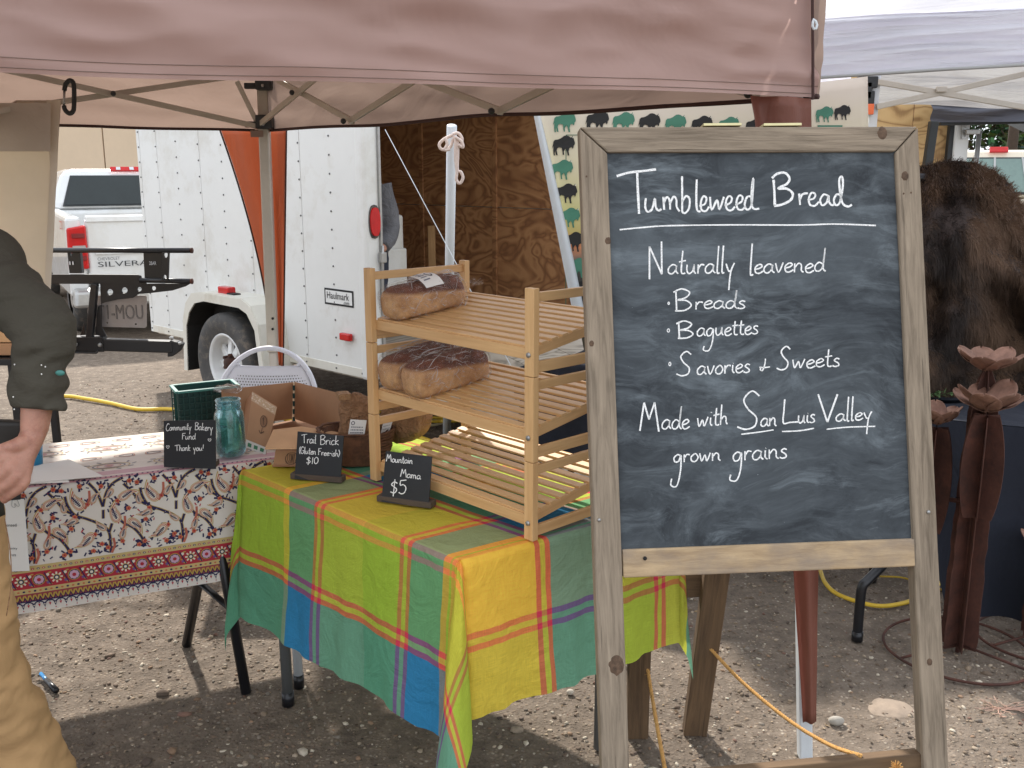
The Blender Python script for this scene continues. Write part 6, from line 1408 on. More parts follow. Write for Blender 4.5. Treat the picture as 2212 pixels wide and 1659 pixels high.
HB(B_, 'M', 415, 545, 602, 608, 80, 180, 3.4, None, 0.); HB(B_, 'ade', 548, 722, 592, 586, 58, 140, 3.); HB(B_, 'with', 765, 962, 577, 560, 52, 125, 3.)
HB(B_, 'S', 1015, 1150, 588, 582, 90, 220, 3.6, None, .1); HB(B_, 'an', 1158, 1262, 575, 572, 50, 60, 3.1); HB(B_, 'L', 1288, 1405, 555, 550, 65, 150, 3.4, None, 0.); HB(B_, 'uis', 1388, 1498, 552, 550, 50, 70, 3.)
HB(B_, 'V', 1515, 1640, 545, 545, 75, 172, 3.5, None, 0.); HB(B_, 'alley', 1622, 1848, 545, 530, 45, 150, 3.1, 90)
for q_ in ([(1040, 622), (1140, 610), (1240, 595)], [(1292, 605), (1400, 600), (1490, 585)], [(1567, 591), (1700, 578), (1868, 573)]): LN(B_, q_, 2.8)
HB(B_, 'grown', 620, 918, 797, 782, 48, 60, 3.1, 150, .05); HB(B_, 'grains', 985, 1328, 788, 768, 58, 84, 3.1, 120, .05)
pr.build('chalk_writing', M_chalk, ea)
# rope from the rear leg to the foot rail (twisted)
M_hemp = basic('orange_hemp_rope', lin(196, 150, 88), .95, 0, .2, 120, .6, 260)
def twist(pts, r, label, k=5):
    P = smooth_line(pts, 10); mb = MB(); ln = 0; s = []
    for i, p in enumerate(P): ln += (P[i]-P[i-1]).length if i else 0; s.append(ln)
    Q_ = []; n_ = int(ln/.004)
    for j in range(n_+1):
        t = ln*j/n_; i = min(len(P)-2, next((m for m in range(len(s)-1) if s[m+1] >= t), len(s)-2)); f = (t-s[i])/max(1e-6, s[i+1]-s[i]); Q_.append(P[i].lerp(P[i+1], f))
    for st in range(3):
        pts2 = []
        for j, p in enumerate(Q_):
            d = (Q_[min(j+1, n_)]-Q_[max(j-1, 0)]).normalized(); x = d.cross(Vector((0, 1, .1))).normalized(); y = d.cross(x); an = j*.004/.024*6.28+st*2.094; pts2.append(p+(x*math.cos(an)+y*math.sin(an))*r*.55)
        mb.tube(pts2, r*.62, 5)
    R2 = random.Random(int(ln*1000))
    for _ in range(int(ln*260)):
        p = Q_[R2.randrange(len(Q_))]; d = Vector((R2.gauss(0, 1), R2.gauss(0, 1), R2.gauss(0, 1))).normalized(); mb.tube([p, p+d*r*(1.3+R2.random()*1.2)], .0004, 3, cap=False)
    o = mb.build('rope', M_hemp, smooth=True); o['label'] = label; o['category'] = 'rope'; return o
pf = bp(1868, 1640)-Bn*(-.02); s0 = f1.lerp(tR, .155); s0 = D(1530, 1396, s0.y-.02)
twist([s0, D(1600, 1470, 2.42), D(1700, 1553, 2.25), D(1790, 1608, 2.1), pf], .0048, 'orange hemp rope tied from the easel rear leg to its foot rail')
twist([D(1398, 1440, 2.5), D(1408, 1500, 2.45), D(1418, 1560, 2.3), D(1440, 1680, 2.05)], .0048, 'orange hemp rope hanging down beside the left easel stile')
kn = MB(); kc = bp(1928, 1652, .016); R2 = random.Random(3)
for _ in range(90): d = Vector((R2.gauss(0, 1), R2.gauss(0, .5), R2.gauss(0, 1))).normalized(); kn.tube([kc, kc+d*.011*(.6+R2.random())], .0011, 3)
kn.build('rope_knot', M_hemp, ea)

# ================================================================ NEIGHBOUR'S TABLE, HIDE, SCULPTURES
M_blackcloth = cloth('black_navy_tablecloth', lin(30, 34, 46), 0, .9, 600, .15, .7, (2, 2, 1)); vt = thing('folding_table', 'folding table of the neighbouring stall with bent black leg', 'table', (1.3, 3.9, 0))
va, vb = Vector((.05, 4.15, 0)), Vector((1.92, 3.27, 0)); vd = (vb-va).normalized(); vi = Vector((-vd.y, vd.x, 0)); vi = vi if vi.y > 0 else -vi
MB().slab([va+Vector((0, 0, .72)), vb+Vector((0, 0, .72)), vb+vi*.75+Vector((0, 0, .72)), va+vi*.75+Vector((0, 0, .72))], (0, 0, -1), .03).build('tabletop', M_plastic, vt)
lf_ = G(1851, 1383); lt = [lf_+Vector((0, 0, .0)), lf_+Vector((0, 0, .11)), D(1862, 1270, lf_.y), D(1875, 1253, lf_.y+.01), D(1912, 1215, lf_.y+.06), D(1960, 1150, lf_.y+.18)]
MB().tube(smooth_line(lt, 5), .017, 12).build('leg', M_black, vt, smooth=True); MB().tube([lf_, lf_+Vector((0, 0, .035))], .0195, 12).build('foot_cap', M_black, vt, smooth=True)
MB().tube([lf_+vi*.55, lf_+vi*.55+Vector((0, 0, .5)), lf_+vi*.5+Vector((.1, 0, .72))], .017, 12).build('leg', M_black, vt, smooth=True)
for s in (.1, .62): MB().tube([va+vd*.18+vi*s, va+vd*.2+vi*s+Vector((0, 0, .71))], .015, 10).build('leg', M_black, vt, smooth=True)
def vc(u, v):
    L = (vb-va).length; p = va+vd*u*L; zl = np.interp(u, [0, .14, .53, .80, .85, 1], [.46, .42, .40, .36, .04, .02]); z = lerp(.735, zl, v)
    return p-vi*(.02+.06*v+.035*v*math.sin(u*38+2*ns(u*5, v))+.02*v*ns(u*9, v*2))+Vector((0, 0, z))
vcl = MB().grid(vc, 150, 24, uvf=lambda u, v: (u*2.4, v)).build('black_tablecloth', M_blackcloth, smooth=True, label='black cloth hanging over the neighbouring stall table', category='tablecloth')
MB().grid(lambda u, v: va+vd*u*(vb-va).length-vi*(.02*(1-v))+vi*v*.75+Vector((0, 0, .737+.003*ns(u*9, v*5))), 60, 16).build('cloth_top', M_blackcloth, vcl, smooth=True)
# black heap seen through the rack
blk_ = MB().grid(lambda u, v: D(lerp(1112, 1300, u), lerp(798-18*math.sin(u*2.5), 862, v), 4.0)+Vector((0, .05*math.sin(u*6)+.02*ns(u*5, v*5), 0)), 30, 12).build('folded_cloth', M_blackcloth, smooth=True, solid=.01, label='black folded cloth on the neighbour table seen through the rack', category='cloth')
lp2 = thing('bowl', 'dark bowl with green leaves on the neighbour table behind the right stile', 'bowl', tuple(D(2030, 900, 3.75)))
MB().lathe(D(2028, 900, 3.75), [(0, .0), (.05, .0), (.10, .09), (.105, .092), (.095, .088), (.0, .03)], 24).build('bowl_body', M_black, lp2, smooth=True)
R2 = random.Random(6); lv = MB()
for _ in range(26):
    c = D(2030+R2.uniform(-28, 28), 850+R2.uniform(-5, 5), 3.72); s = .018; d = Vector((R2.gauss(0, 1), R2.gauss(0, 1), .4)).normalized(); e_ = d.cross(Vector((0, 0, 1))); lv.add([c-d*s, c+e_*s*.4, c+d*s, c-e_*s*.4], [(0, 1, 2, 3)], None, lin(120, 150, 100))
lv.build('leaves', M_leaf, lp2)
# buffalo hide
M_hide = basic('dark_hide_skin', lin(46, 34, 28), .9, 0, .3, 6); nf = NT('buffalo_fur')
ca_ = nf.n('VertexColor', layer_name='Col'); M_fur = nf.done(nf.bsdf(ca_.outputs[0], .65, Specular_IOR_Level=.25))
hd = thing('buffalo_hide', 'shaggy dark brown buffalo hide draped over a stand behind the chalkboard', 'hide', tuple(G(2200, 1200)))
HY = 3.95
outl = [(1900, 385), (1970, 368), (2010, 354), (2060, 346), (2110, 352), (2150, 370), (2185, 400), (2212, 452), (2235, 530), (2265, 600), (2420, 700)]
def hide(u, v):
    # u across 0..1, v down 0..1
    xl = 1905; xr = np.interp(v, [0, .06, .14, .25, .45, 1], [2120, 2165, 2215, 2250, 2330, 2420]); x = lerp(xl, 2420, u**1.15)
    yt = np.interp(x, [p[0] for p in outl], [p[1] for p in outl]); y = lerp(yt, 885, v**.9)
    dep = HY-.16*math.sin(min(1, v*3)*math.pi/2)+.05*math.sin(u*10+v*3)+.16*ns(u*5, v*4.5, 2)+.05*ns(u*13, v*11, 6)
    if v < .08: dep += .12*(1-v/.08)
    return D(x, y, dep)
hm = MB().grid(hide, 70, 90); ho = hm.build('hide_skin', M_hide, hd, smooth=True)
N_ = 130000; r3 = np.random.default_rng(3); FV = np.zeros((N_, 5, 3), 'f'); FCc = np.zeros((N_, 3), 'f')
G_u, G_v = 140, 160; PG = np.array([[hide(i/G_u, j/G_v)[:] for i in range(G_u+1)] for j in range(G_v+1)])
uu = r3.random(N_); vv_ = r3.random(N_); iu = (uu*G_u).astype(int); iv = (vv_*G_v).astype(int); base = PG[iv, iu]+(PG[iv, np.minimum(iu+1, G_u)]-PG[iv, iu])*(uu*G_u-iu)[:, None]+(PG[np.minimum(iv+1, G_v), iu]-PG[iv, iu])*(vv_*G_v-iv)[:, None]
top = np.clip(1-vv_*5., 0, 1); rgt = np.clip((uu-.38)*4, 0, 1)*(vv_ < .3)
clump = np.array([ns(a*34, b*22, 4) for a, b in zip(uu, vv_)]); c2_ = np.array([ns(a*15+5, b*17, 8) for a, b in zip(uu, vv_)])
dirs = np.stack([.55*clump+.35*rgt+.5*c2_, -.45+.2*c2_, -.75+1.25*top+.5*rgt*.6+.45*clump], 1)+r3.standard_normal((N_, 3))*.34; dirs /= np.linalg.norm(dirs, axis=1)[:, None]
ln_ = (.018+.030*r3.random(N_))*(1+.1*top); side_ = np.cross(dirs, [0, 1, .2]); side_ /= np.linalg.norm(side_, axis=1)[:, None]+1e-6; wd_ = .0005+.0005*r3.random(N_)
mid = base+dirs*(ln_*.55)[:, None]; tip = base+(dirs+np.stack([.35*clump, 0*clump, -.45+0*clump], 1))*ln_[:, None]
FV[:, 0] = base-side_*wd_[:, None]; FV[:, 1] = base+side_*wd_[:, None]; FV[:, 2] = mid+side_*wd_[:, None]*.8; FV[:, 3] = mid-side_*wd_[:, None]*.8; FV[:, 4] = tip
c3_ = np.array([ns(a*4.5+9, b*5, 12) for a, b in zip(uu, vv_)]); kk = np.clip(.38+.35*clump+.35*c2_+1.1*c3_+.10*r3.standard_normal(N_)+.30*(vv_ < .10)+.25*(uu > .4)*(vv_ < .35), 0, 1)
FCc = np.array(lin(40, 32, 28))[None]*(1-kk[:, None])+np.array(lin(112, 88, 70))[None]*kk[:, None]
me = bpy.data.meshes.new('fur'); V_ = FV.reshape(-1, 3)-np.array(hd.location[:])[None]; me.vertices.add(len(V_)); me.vertices.foreach_set('co', V_.astype('f').ravel())
k5 = np.arange(N_)*5; loops = np.stack([k5, k5+1, k5+2, k5+3, k5+3, k5+2, k5+4], 1).ravel(); me.loops.add(len(loops)); me.loops.foreach_set('vertex_index', loops)
me.polygons.add(N_*2); st_ = np.stack([np.arange(N_)*7, np.arange(N_)*7+4], 1).ravel(); tt = np.tile([4, 3], N_); me.polygons.foreach_set('loop_start', st_); me.polygons.foreach_set('loop_total', tt); me.update(); me.validate()
cl_ = me.color_attributes.new('Col', 'FLOAT_COLOR', 'CORNER'); L4 = np.ones((N_, 7, 4), 'f'); L4[..., :3] = FCc[:, None]; cl_.data.foreach_set('color', L4.ravel()); me.materials.append(M_fur)
fo = bpy.data.objects.new('fur', me); COL.objects.link(fo); fo.parent = hd; fo['kind'] = 'stuff'
sp3 = [D(1960, 900, 4.15), D(1960, 345, 4.15), D(2400, 345, 4.2), D(2400, 900, 4.2)]
MB().tube([D(1930, 385, HY+.12), D(2120, 385, HY+.12)], .02, 10).build('stand_bar', M_black, hd, smooth=True); MB().tube([D(2030, 372, HY+.1), (D(2030, 372, HY+.1).x, HY+.1, 0)], .02, 10).build('stand_post', M_black, hd, smooth=True)
# rusty metal cactus sculptures
def petal(mb, c, a, L, w_, lift, cup, k=0):
    d = Vector((math.cos(a), math.sin(a), 0)); s = Vector((-d.y, d.x, 0))
    def f(u, v):
        r_ = L*v; ww = w_*1.12*((.30+.70*math.sin(math.pi/2*v/.6)) if v < .6 else math.sqrt(max(.0, 1-((v-.6)/.401)**2))); return c+d*r_*math.cos(lift)+s*(u-.5)*ww+Vector((0, 0, math.sin(lift)*r_+cup*v*v+.35*cup*(2*u-1)**2*v+.004*ns(u*3+a*9, v*4)))
    mb.grid(f, 10, 16)
def fin(mb, c, ang, prof, th=.003, z0=0.):
    d = Vector((math.cos(ang), math.sin(ang), 0)); s = Vector((-d.y, d.x, 0))*th/2; n_ = len(prof)
    A = [c+Vector((0, 0, z))-s for r_, z in prof]+[c+d*r_+Vector((0, 0, z))-s for r_, z in reversed(prof)]; B = [p+s*2 for p in A]; m_ = len(A)
    fs = [(i, i+1, m_-2-i, m_-1-i) for i in range(n_-1)]; fb = [tuple(m_+k for k in reversed(f)) for f in fs]
    mb.add(A+B, fs+fb+[(n_+i, m_+n_+i, m_+n_+i+1, n_+i+1) for i in range(n_-1)])
def cactus(label, c, h, seed, arms=True, ring=.24, spokes=True):
    t = thing('metal_cactus', label, 'metal sculpture', tuple(c), group='rusty metal cactus sculptures'); R2 = random.Random(seed)
    N = 26; prof = [(.014+.046*math.sin(math.pi*min(1, (1-i/N)*1.0)*.5)**.28*(1 if i < N*.9 else max(.3, 1-(i-N*.9)/(N*.16)))+.003*R2.uniform(-1, 1), .02+h*i/N) for i in range(N+1)]
    for k in range(6): m = MB(); fin(m, c, k*math.pi/3+.35+seed, prof); m.build('fin', M_rust, t)
    def bloom(cc, s, n_=7, nm='petal'):
        for k in range(n_): m = MB(); petal(m, cc, k*2*math.pi/n_+seed+.3*s, .085*s, .062*s, .22+.35*R2.random(), .018*s); m.build(nm, M_rustl, t, smooth=True, solid=.0013)
    bloom(c+Vector((0, 0, h+.015)), 1.25)
    MB().tube([c+Vector((0, 0, 0)), c+Vector((0, 0, h+.02))], .008, 8).build('stem', M_rust, t, smooth=True)
    if arms:
        for sx, sy, z0, z1, s in arms:
            a = c+Vector((sx, sy, 0)); pf_ = [(.012+.058*math.sin(math.pi*(.12+.80*i/14))**.5, z0+(z1-z0)*i/14) for i in range(15)]
            for k in range(6): m = MB(); fin(m, a, k*math.pi/3+.1, pf_); m.build('arm_fin', M_rust, t)
            MB().tube([c+Vector((0, 0, z0+.12)), a+Vector((0, 0, z0+.12))], .008, 6).build('arm_bar', M_rust, t); bloom(a+Vector((0, 0, z1+.012)), 1.35 if s > 1 else 1.)
    rc = c+Vector((0, 0, .012)); MB().tube([rc+Vector((math.cos(x)*ring, math.sin(x)*ring, .004*math.sin(2*x))) for x in [i*2*math.pi/48 for i in range(48)]], .0048, 6, closed=True).build('base_ring', M_rust, t, smooth=True)
    for k in range(3): x = k*2.094-.75; MB().tube([rc+Vector((0, 0, .02)), rc+Vector((math.cos(x)*ring, math.sin(x)*ring, 0))], .0045, 6).build('base_spoke', M_rust, t, smooth=True)
    return t
c0 = G(2068, 1408); cz = D(2115, 790, c0.y).z
cactus('tall rusty metal cactus sculpture with two blossoms just right of the chalkboard', c0, cz-.03, 1, [(D(2122, 1000, c0.y-.10).x-c0.x, -.10, D(2130, 1115, c0.y-.09).z, D(2130, 895, c0.y-.09).z, 2), (D(2016, 1000, c0.y+.06).x-c0.x, .06, .42, D(2035, 925, c0.y+.05).z, .8)])
cactus('smaller rusty metal cactus sculpture cut off by the right edge', G(2240, 1385), .30, 4, None, .2)
# stones, roots, litter
def rock(nm, label, c, s, seed, col, flatn=1.):
    mt = basic(nm+'_stone'+str(seed), col, .9, 0, .2, 25, .6, 70, dirt=vary(col, .7)); mb = MB()
    mb.sphere(c, s, 28, 18, f=lambda p: p+(p-Vector(c)).normalized()*(.35*min(s)*ns(p.x*18, p.y*18, p.z*26+seed)+.10*min(s)*ns(p.x*60, p.y*60, p.z*60)))
    return small_thing(nm, label, 'stone', mb, mt, smooth=True)
rock('stone', 'smooth grey oval stone on the dirt below the chalkboard', G(1806, 1562)+Vector((0, 0, .008)), (.024, .013, .013), 1, lin(158, 152, 142))
rock('stone_slab', 'flat broken stone slab half sunk in the dirt right of the oval stone', G(1925, 1532)+Vector((0, 0, -.012)), (.085, .07, .024), 2, lin(150, 134, 118))
rock('stone', 'dark angular stone on the dirt left of the black table leg', G(352, 1500)+Vector((0, 0, .004)), (.02, .014, .011), 3, lin(96, 82, 70))
rock('stone', 'pale stone on the dirt under the plaid cloth hem', G(1232, 1497)+Vector((0, 0, .004)), (.012, .01, .009), 4, lin(196, 186, 172))
rm_ = MB(); R2 = random.Random(12); rc_ = G(2165, 1535)
for _ in range(26):
    a = R2.random()*6.28; p = rc_+Vector((R2.uniform(-.02, .02), R2.uniform(-.01, .01), .006)); P = [p]
    for k in range(6): a += R2.uniform(-.5, .5); p = p+Vector((math.cos(a)*.014, math.sin(a)*.009, R2.uniform(-.003, .005))); p.z = max(p.z, .003); P.append(p)
    rm_.tube(P, .0011, 4)
small_thing('dried_roots', 'tangle of pinkish dried roots on the dirt at the lower right', 'roots', rm_, basic('dry_root', lin(190, 156, 138), .9))
pn_ = thing('pen', 'blue pen with a black end on the dirt by the man\'s trousers', 'pen', tuple(G(108, 1478)))
MB().tube([G(88, 1455, .012), G(104, 1474, .012)], .006, 10).build('barrel', basic('blue_pen_plastic', lin(40, 130, 190), .3), pn_, smooth=True); MB().tube([G(100, 1470, .013), G(122, 1492, .013)], .0095, 10).build('grip', M_black, pn_, smooth=True)
# cables
def cable(pts, r, mt, label): 
    o = MB().tube(smooth_line([G(x, y, r) if not hasattr(z, '__len__') else D(x, y, z[0]) for x, y, z in pts], 8), r, 8).build('cable', mt, smooth=True); o['label'] = label; o['category'] = 'cable'; return o
cable([(60, 868, 0), (137, 856, 0), (190, 862, 0), (240, 871, 0), (300, 884, 0), (370, 884, 0), (480, 895, 0), (620, 905, 0), (745, 911, 0), (820, 928, 0), (880, 937, 0), (960, 962, 0), (1050, 985, 0)], .014, M_yellow, 'yellow extension cable lying across the dirt behind the tables')
cable([(868, 936, 0), (905, 945, 0), (960, 965, 0), (1010, 990, 0), (1100, 1010, 0)], .012, M_yellow, 'yellow cable end running behind the bottom tier of the rack')
co = thing('cable_coil', 'loose coil of yellow and cream cable behind the bread rack', 'cable coil', tuple(G(930, 905))); R2 = random.Random(21)
for k in range(9):
    cx_, cy_ = R2.uniform(-.12, .12), R2.uniform(-.16, .16); ra_, rb_ = R2.uniform(.22, .36), R2.uniform(.14, .24); c_ = G(935, 902); a0_ = R2.random()*6.28
    MB().tube([c_+Vector((cx_+ra_*math.cos(a), cy_+rb_*math.sin(a), .013+.006*k+.006*math.sin(3*a+k))) for a in [a0_+i*.18 for i in range(34)]], .009, 6).build('cable_loop', M_yellow if k % 3 else M_cream, co, smooth=True)
cable([(1772, 1232, 0), (1782, 1258, 0), (1805, 1281, 0), (1850, 1299, 0), (1900, 1309, 0), (1950, 1303, 0), (1985, 1288, 0), (2060, 1240, 0)], .0085, M_yellow, 'thick yellow hose curving on the dirt under the chalkboard')
cable([(1900, 1245, 0), (1950, 1248, 0), (1990, 1262, 0), (2040, 1275, 0)], .004, M_yellow, 'thin yellow cord on the dirt under the neighbour table')

# ================================================================ FOLDING CHAIR behind the box
M_chair = basic('white_moulded_plastic', lin(214, 216, 226), .45, 0, .03, 6, .05, 40)
CY = 4.15; ch = thing('folding_chair', 'white folding chair with perforated rounded back behind the cardboard box', 'chair', (D(576, 900, CY).x, CY, 0))
def cd_(x, y, o=0.): p = D(x, y, CY); return Vector((p.x, CY+(p.z-.6)*.18-o, p.z))
arch = [(cd_(576-107*math.cos(a), 872-116*math.sin(a))) for a in [i*math.pi/30 for i in range(31)]]
MB().tube([cd_(470, 930)]+arch+[cd_(684, 930)], .0135, 10, sq=.8).build('back_frame', M_chair, ch, smooth=True)
def bk_(u, v):
    xx = lerp(-1, 1, u); top_ = 796+6*math.sin(u*math.pi)-0; sag = 4*math.sin(u*math.pi); wx = 98*math.sqrt(max(.05, 1-((872-lerp(796, 900, v))/112)**2)) if lerp(796, 900, v) < 872 else 98
    return cd_(576+xx*wx, lerp(792+sag, 900, v), -.02*math.sin(u*math.pi))
MB().grid(bk_, 30, 14).build('back_panel', M_chair, ch, smooth=True, solid=.006)
for s in (-1, 1): MB().tube([cd_(576+s*64, 793), cd_(576+s*72, 786), cd_(576+s*84, 800)], .009, 8).build('slot_corner', M_chair, ch, smooth=True)
hl_ = MB()
for j in range(8):
    for i in range(30):
        x = 492+i*5.9+(j % 2)*2.9; y = 812+j*6+5.*(1-abs((x-576)/90)**2)
        if abs(x-576) < 92*math.sqrt(max(0, 1-((872-y)/112)**2)) if y < 872 else True:
            hl_.lathe(cd_(x, y, -.017*math.sin((x-478)/196*math.pi)+.0045), [(0, .0), (.0028+.0006*j*.3, 0)], 7, axis=(0, -1, 0))
hl_.build('perforations', M_plastic, ch, kind='stuff')
for s in (-1, 1): MB().sphere(cd_(576+s*96, 845, .012), (.014, .01, .010), 10, 8).build('rivet_cap', M_chair, ch, smooth=True)
MB().box((D(576, 900, CY).x, CY-.28, .45), (.42, .42, .03)).build('seat', M_chair, ch, bevel=.01)
for s in (-1, 1):
    MB().tube([cd_(576+s*106, 900), (D(576+s*106, 900, CY).x, CY-.45, .0)], .012, 8).build('leg', M_chair, ch, smooth=True); MB().tube([(D(576+s*100, 900, CY).x, CY-.42, .44), (D(576+s*100, 900, CY).x, CY+.1, .0)], .012, 8).build('leg', M_chair, ch, smooth=True)

# ================================================================ HITCH-MOUNTED CARRIER WITH HANGING PLATE (left background)
HYp = 4.75; hp_ = thing('hitch_carrier', 'black steel hitch carrier with round bars behind the beige side panel', 'carrier frame', tuple(D(250, 780, HYp)))
def hz(x, y): return (115.2+.1736*x, 518.4+.1736*y)
def hd3(x, y, o=0.): return D(x, y, HYp-o)
hplate = lambda loops, nm, th, o=0., mt=M_black: flat([[hz(*p) for p in lp] if i == 0 or True else lp for i, lp in enumerate(loops)], lambda x, y: hd3(x, y, o), th, (0, 1, 0)).build(nm, mt, hp_, bevel=.002)
for y_ in (127, 510):
    MB().tube([hd3(*hz(-400 if y_ < 200 else 1080, y_-(0 if y_ < 200 else 10))), hd3(*hz(1725, y_+4), .02)], .0125, 14).build('round_bar', M_black, hp_, smooth=True)
    MB().tube([hd3(*hz(1712, y_+4), .02), hd3(*hz(1732, y_+4), .021)], .0135, 14).build('bar_end_cap', M_rust, hp_, smooth=True)
hplate([[(170, 150), (330, 150), (355, 415), (198, 415)], [(188, 158), (232, 158), (222, 212)]], 'upright_plate', .03)
hplate([[(1118, 150), (1350, 150), (1350, 510), (1135, 490)]], 'upright_plate', .04)
hplate([[(1350, 150), (1442, 150), (1430, 520), (1345, 520)], circ(1398, 185, 24, 14, 36), circ(1386, 468, 22, 14, 34)], 'slotted_plate', .012, .03)
hplate([[(-500, 425), (1050, 432), (1085, 445), (1105, 500), (1160, 545), (1690, 540), (1725, 530), (1640, 580), (1480, 630), (1200, 662), (1060, 672), (990, 720), (800, 742), (640, 778), (590, 800), (580, 548), (-500, 545)],
        circ(703, 648, 38), circ(884, 626, 37), circ(1070, 612, 27), circ(1248, 601, 26)], 'arm_plate', .012)
MB().beam(hd3(*hz(517, 545), .01), hd3(*hz(455, 1225), .01), .032, .032, up=(0, 1, 0)).build('upright_post', M_black, hp_, bevel=.004)
hplate([[(600, 800), (548, 830), (520, 1180), (640, 1210), (655, 1185), (600, 1080)]], 'gusset', .008, .0); hplate([[(385, 1000), (400, 1180), (330, 1190), (350, 1130)]], 'gusset', .008, .0)
MB().beam(hd3(*hz(-500, 1285), .0), hd3(*hz(650, 1290), .0), .055, .075, up=(0, 0, 1)).build('receiver_tube', M_black, hp_, bevel=.004)
MB().beam(hd3(*hz(650, 1300), .02), hd3(*hz(1500, 1325), .03), .05, .06, up=(0, 0, 1)).build('receiver_bar', M_black, hp_, bevel=.006)
hplate([[(1445, 1255), (1535, 1270), (1600, 1300), (1560, 1390), (1480, 1450), (1420, 1455), (1420, 1390), (1450, 1390)]], 'hitch_end', .05, .05)
for x, y, r in ((275, 1300, .009), (580, 1308, .009), (1470, 1222, .010), (1575, 1285, .008)): MB().lathe(hd3(*hz(x, y), .045), [(0, .012), (r*.6, .012), (r, .006), (r*1.2, 0), (r*1.2, -.006)], 6, axis=(0, -1, 0)).build('bolt', M_steel, hp_)
MB().tube([hd3(*hz(220, 1400), .04), hd3(*hz(540, 1405), .04), hd3(*hz(555, 1380), .04)], .005, 8).build('pin_rod', M_black, hp_, smooth=True)
M_aluplate = basic('bare_number_plate', lin(158, 152, 150), .45, .35, .08, 20, .1, 90)
pp = [(1163, 712), (1150, 692), (1140, 690), (480, 690), (480, 1078), (600, 1080), (1135, 1095), (1155, 1085), (1163, 1070)]
npl = flat([[hz(*p) for p in pp], [hz(*p) for p in circ(670, 1032, 12, 10)], [hz(*p) for p in circ(1027, 1048, 12, 10)]], lambda x, y: hd3(x, y, -.045), .0015, (0, 1, 0)).build('number_plate', M_aluplate, hp_, bevel=.0006)
tx = MB(); o_p = hd3(*hz(1122, 985), -.0435); put_text(tx, 'UOM-1TO', o_p, (1, 0, 0), (0, 0, 1), width=.275, height=.072, mirror=True); em = tx.build('embossed_characters', basic('embossed_aluminium', lin(120, 116, 116), .5, .35), npl)
em.modifiers.new('s', 'SOLIDIFY').thickness = .003
for x, s_ in ((1240, 1.), (228, .6)):
    tx = MB(); a = hd3(*hz(x-45*s_, 310), .006); put_text(tx, '2BAR' if s_ == 1. else 'II', a, (1, 0, 0), (0, 0, 1), width=.034*s_, height=.017, col=lin(206, 214, 224)); tx.build('white_marking', M_col, hp_)
# stacked boxes behind the man (left edge)
for k, (x0, x1, y0, y1, mt) in enumerate(((-160, 62, 742, 768, M_card), (-160, 58, 706, 740, M_cardl))):
    o = MB().slab([D(x0, y0, 4.3), D(x1, y0, 4.3), D(x1, y1, 4.3), D(x0, y1, 4.3)], (0, 1, 0), .3).build('carton', mt, bevel=.004); o['label'] = ('flat brown carton under another behind the man', 'flat tan carton on top of a brown one behind the man')[k]; o['category'] = 'carton'
bb = thing('side_table', 'low black table holding flat cartons behind the man', 'table', tuple(D(-40, 800, 4.4))); zt_ = D(0, 769, 4.3).z
MB().box((D(-60, 800, 4.45).x, 4.45, zt_-.02), (.62, .4, .03)).build('tabletop', M_black, bb, bevel=.004)
for sx in (-.28, .28):
    for sy in (-.17, .17): MB().box((D(-60, 800, 4.45).x+sx, 4.45+sy, (zt_-.035)/2), (.03, .03, zt_-.035)).build('leg', M_black, bb)

# ================================================================ PEOPLE
M_skin = basic('weathered_skin', lin(176, 128, 108), .55, 0, .14, 40, .35, 110, dirt=lin(150, 98, 82), Subsurface_Weight=.15, Subsurface_Scale=.01)
M_hair = basic('grey_brown_hair', lin(86, 72, 60), .8, 0, .3, 60)
M_olive = cloth('olive_brown_knit', lin(70, 66, 56), 0, .95, 500, .12, .25, (9, 9, 16)); M_trou = cloth('tan_canvas_trousers', lin(176, 140, 96), 0, .9, 700, .1, .2, (5, 5, 5)); M_apron = basic('dark_waxed_apron', lin(46, 42, 38), .6, 0, .25, 12, .4, 60)
M_jean = cloth('dark_jeans', lin(42, 48, 62), 0, .9, 700, .1, .7, (6, 6, 8)); M_grey = cloth('speckled_grey_knit', lin(96, 96, 100), 0, .95, 60, .4, .7, (9, 9, 9))
def limb(mb, pts, rad, n=20, sub=6, sq=1., wob=0., seed=0):
    P = smooth_line(pts, sub); k = len(P); rr = [float(np.interp(i/(k-1)*(len(pts)-1), range(len(pts)), rad)) for i in range(k)]; a0 = len(mb.v)
    mb.tube(P, rr, n, sq=sq)
    if wob:
        for i in range(a0, len(mb.v)):
            p = Vector(mb.v[i]); j = min(k-1, (i-a0)//n); d = (p-P[j]); mb.v[i] = tuple(p+d.normalized()*wob*(ns(p.x*8+p.z*5, p.y*8, p.z*17+seed)+.8*abs(ns(p.x*13-p.z*9, p.y*13, p.z*24+seed))*2-.4+.2*ns(p.x*40, p.y*40, p.z*50+seed)))
    return mb
def fuse(mb, nm, mt, par, vox=.006, sm=6):
    o = mb.build(nm, mt, par, smooth=True); r_ = o.modifiers.new('fuse', 'REMESH'); r_.mode = 'VOXEL'; r_.voxel_size = vox; r_.use_smooth_shade = True
    s_ = o.modifiers.new('relax', 'SMOOTH'); s_.iterations = sm; s_.factor = .5; return o
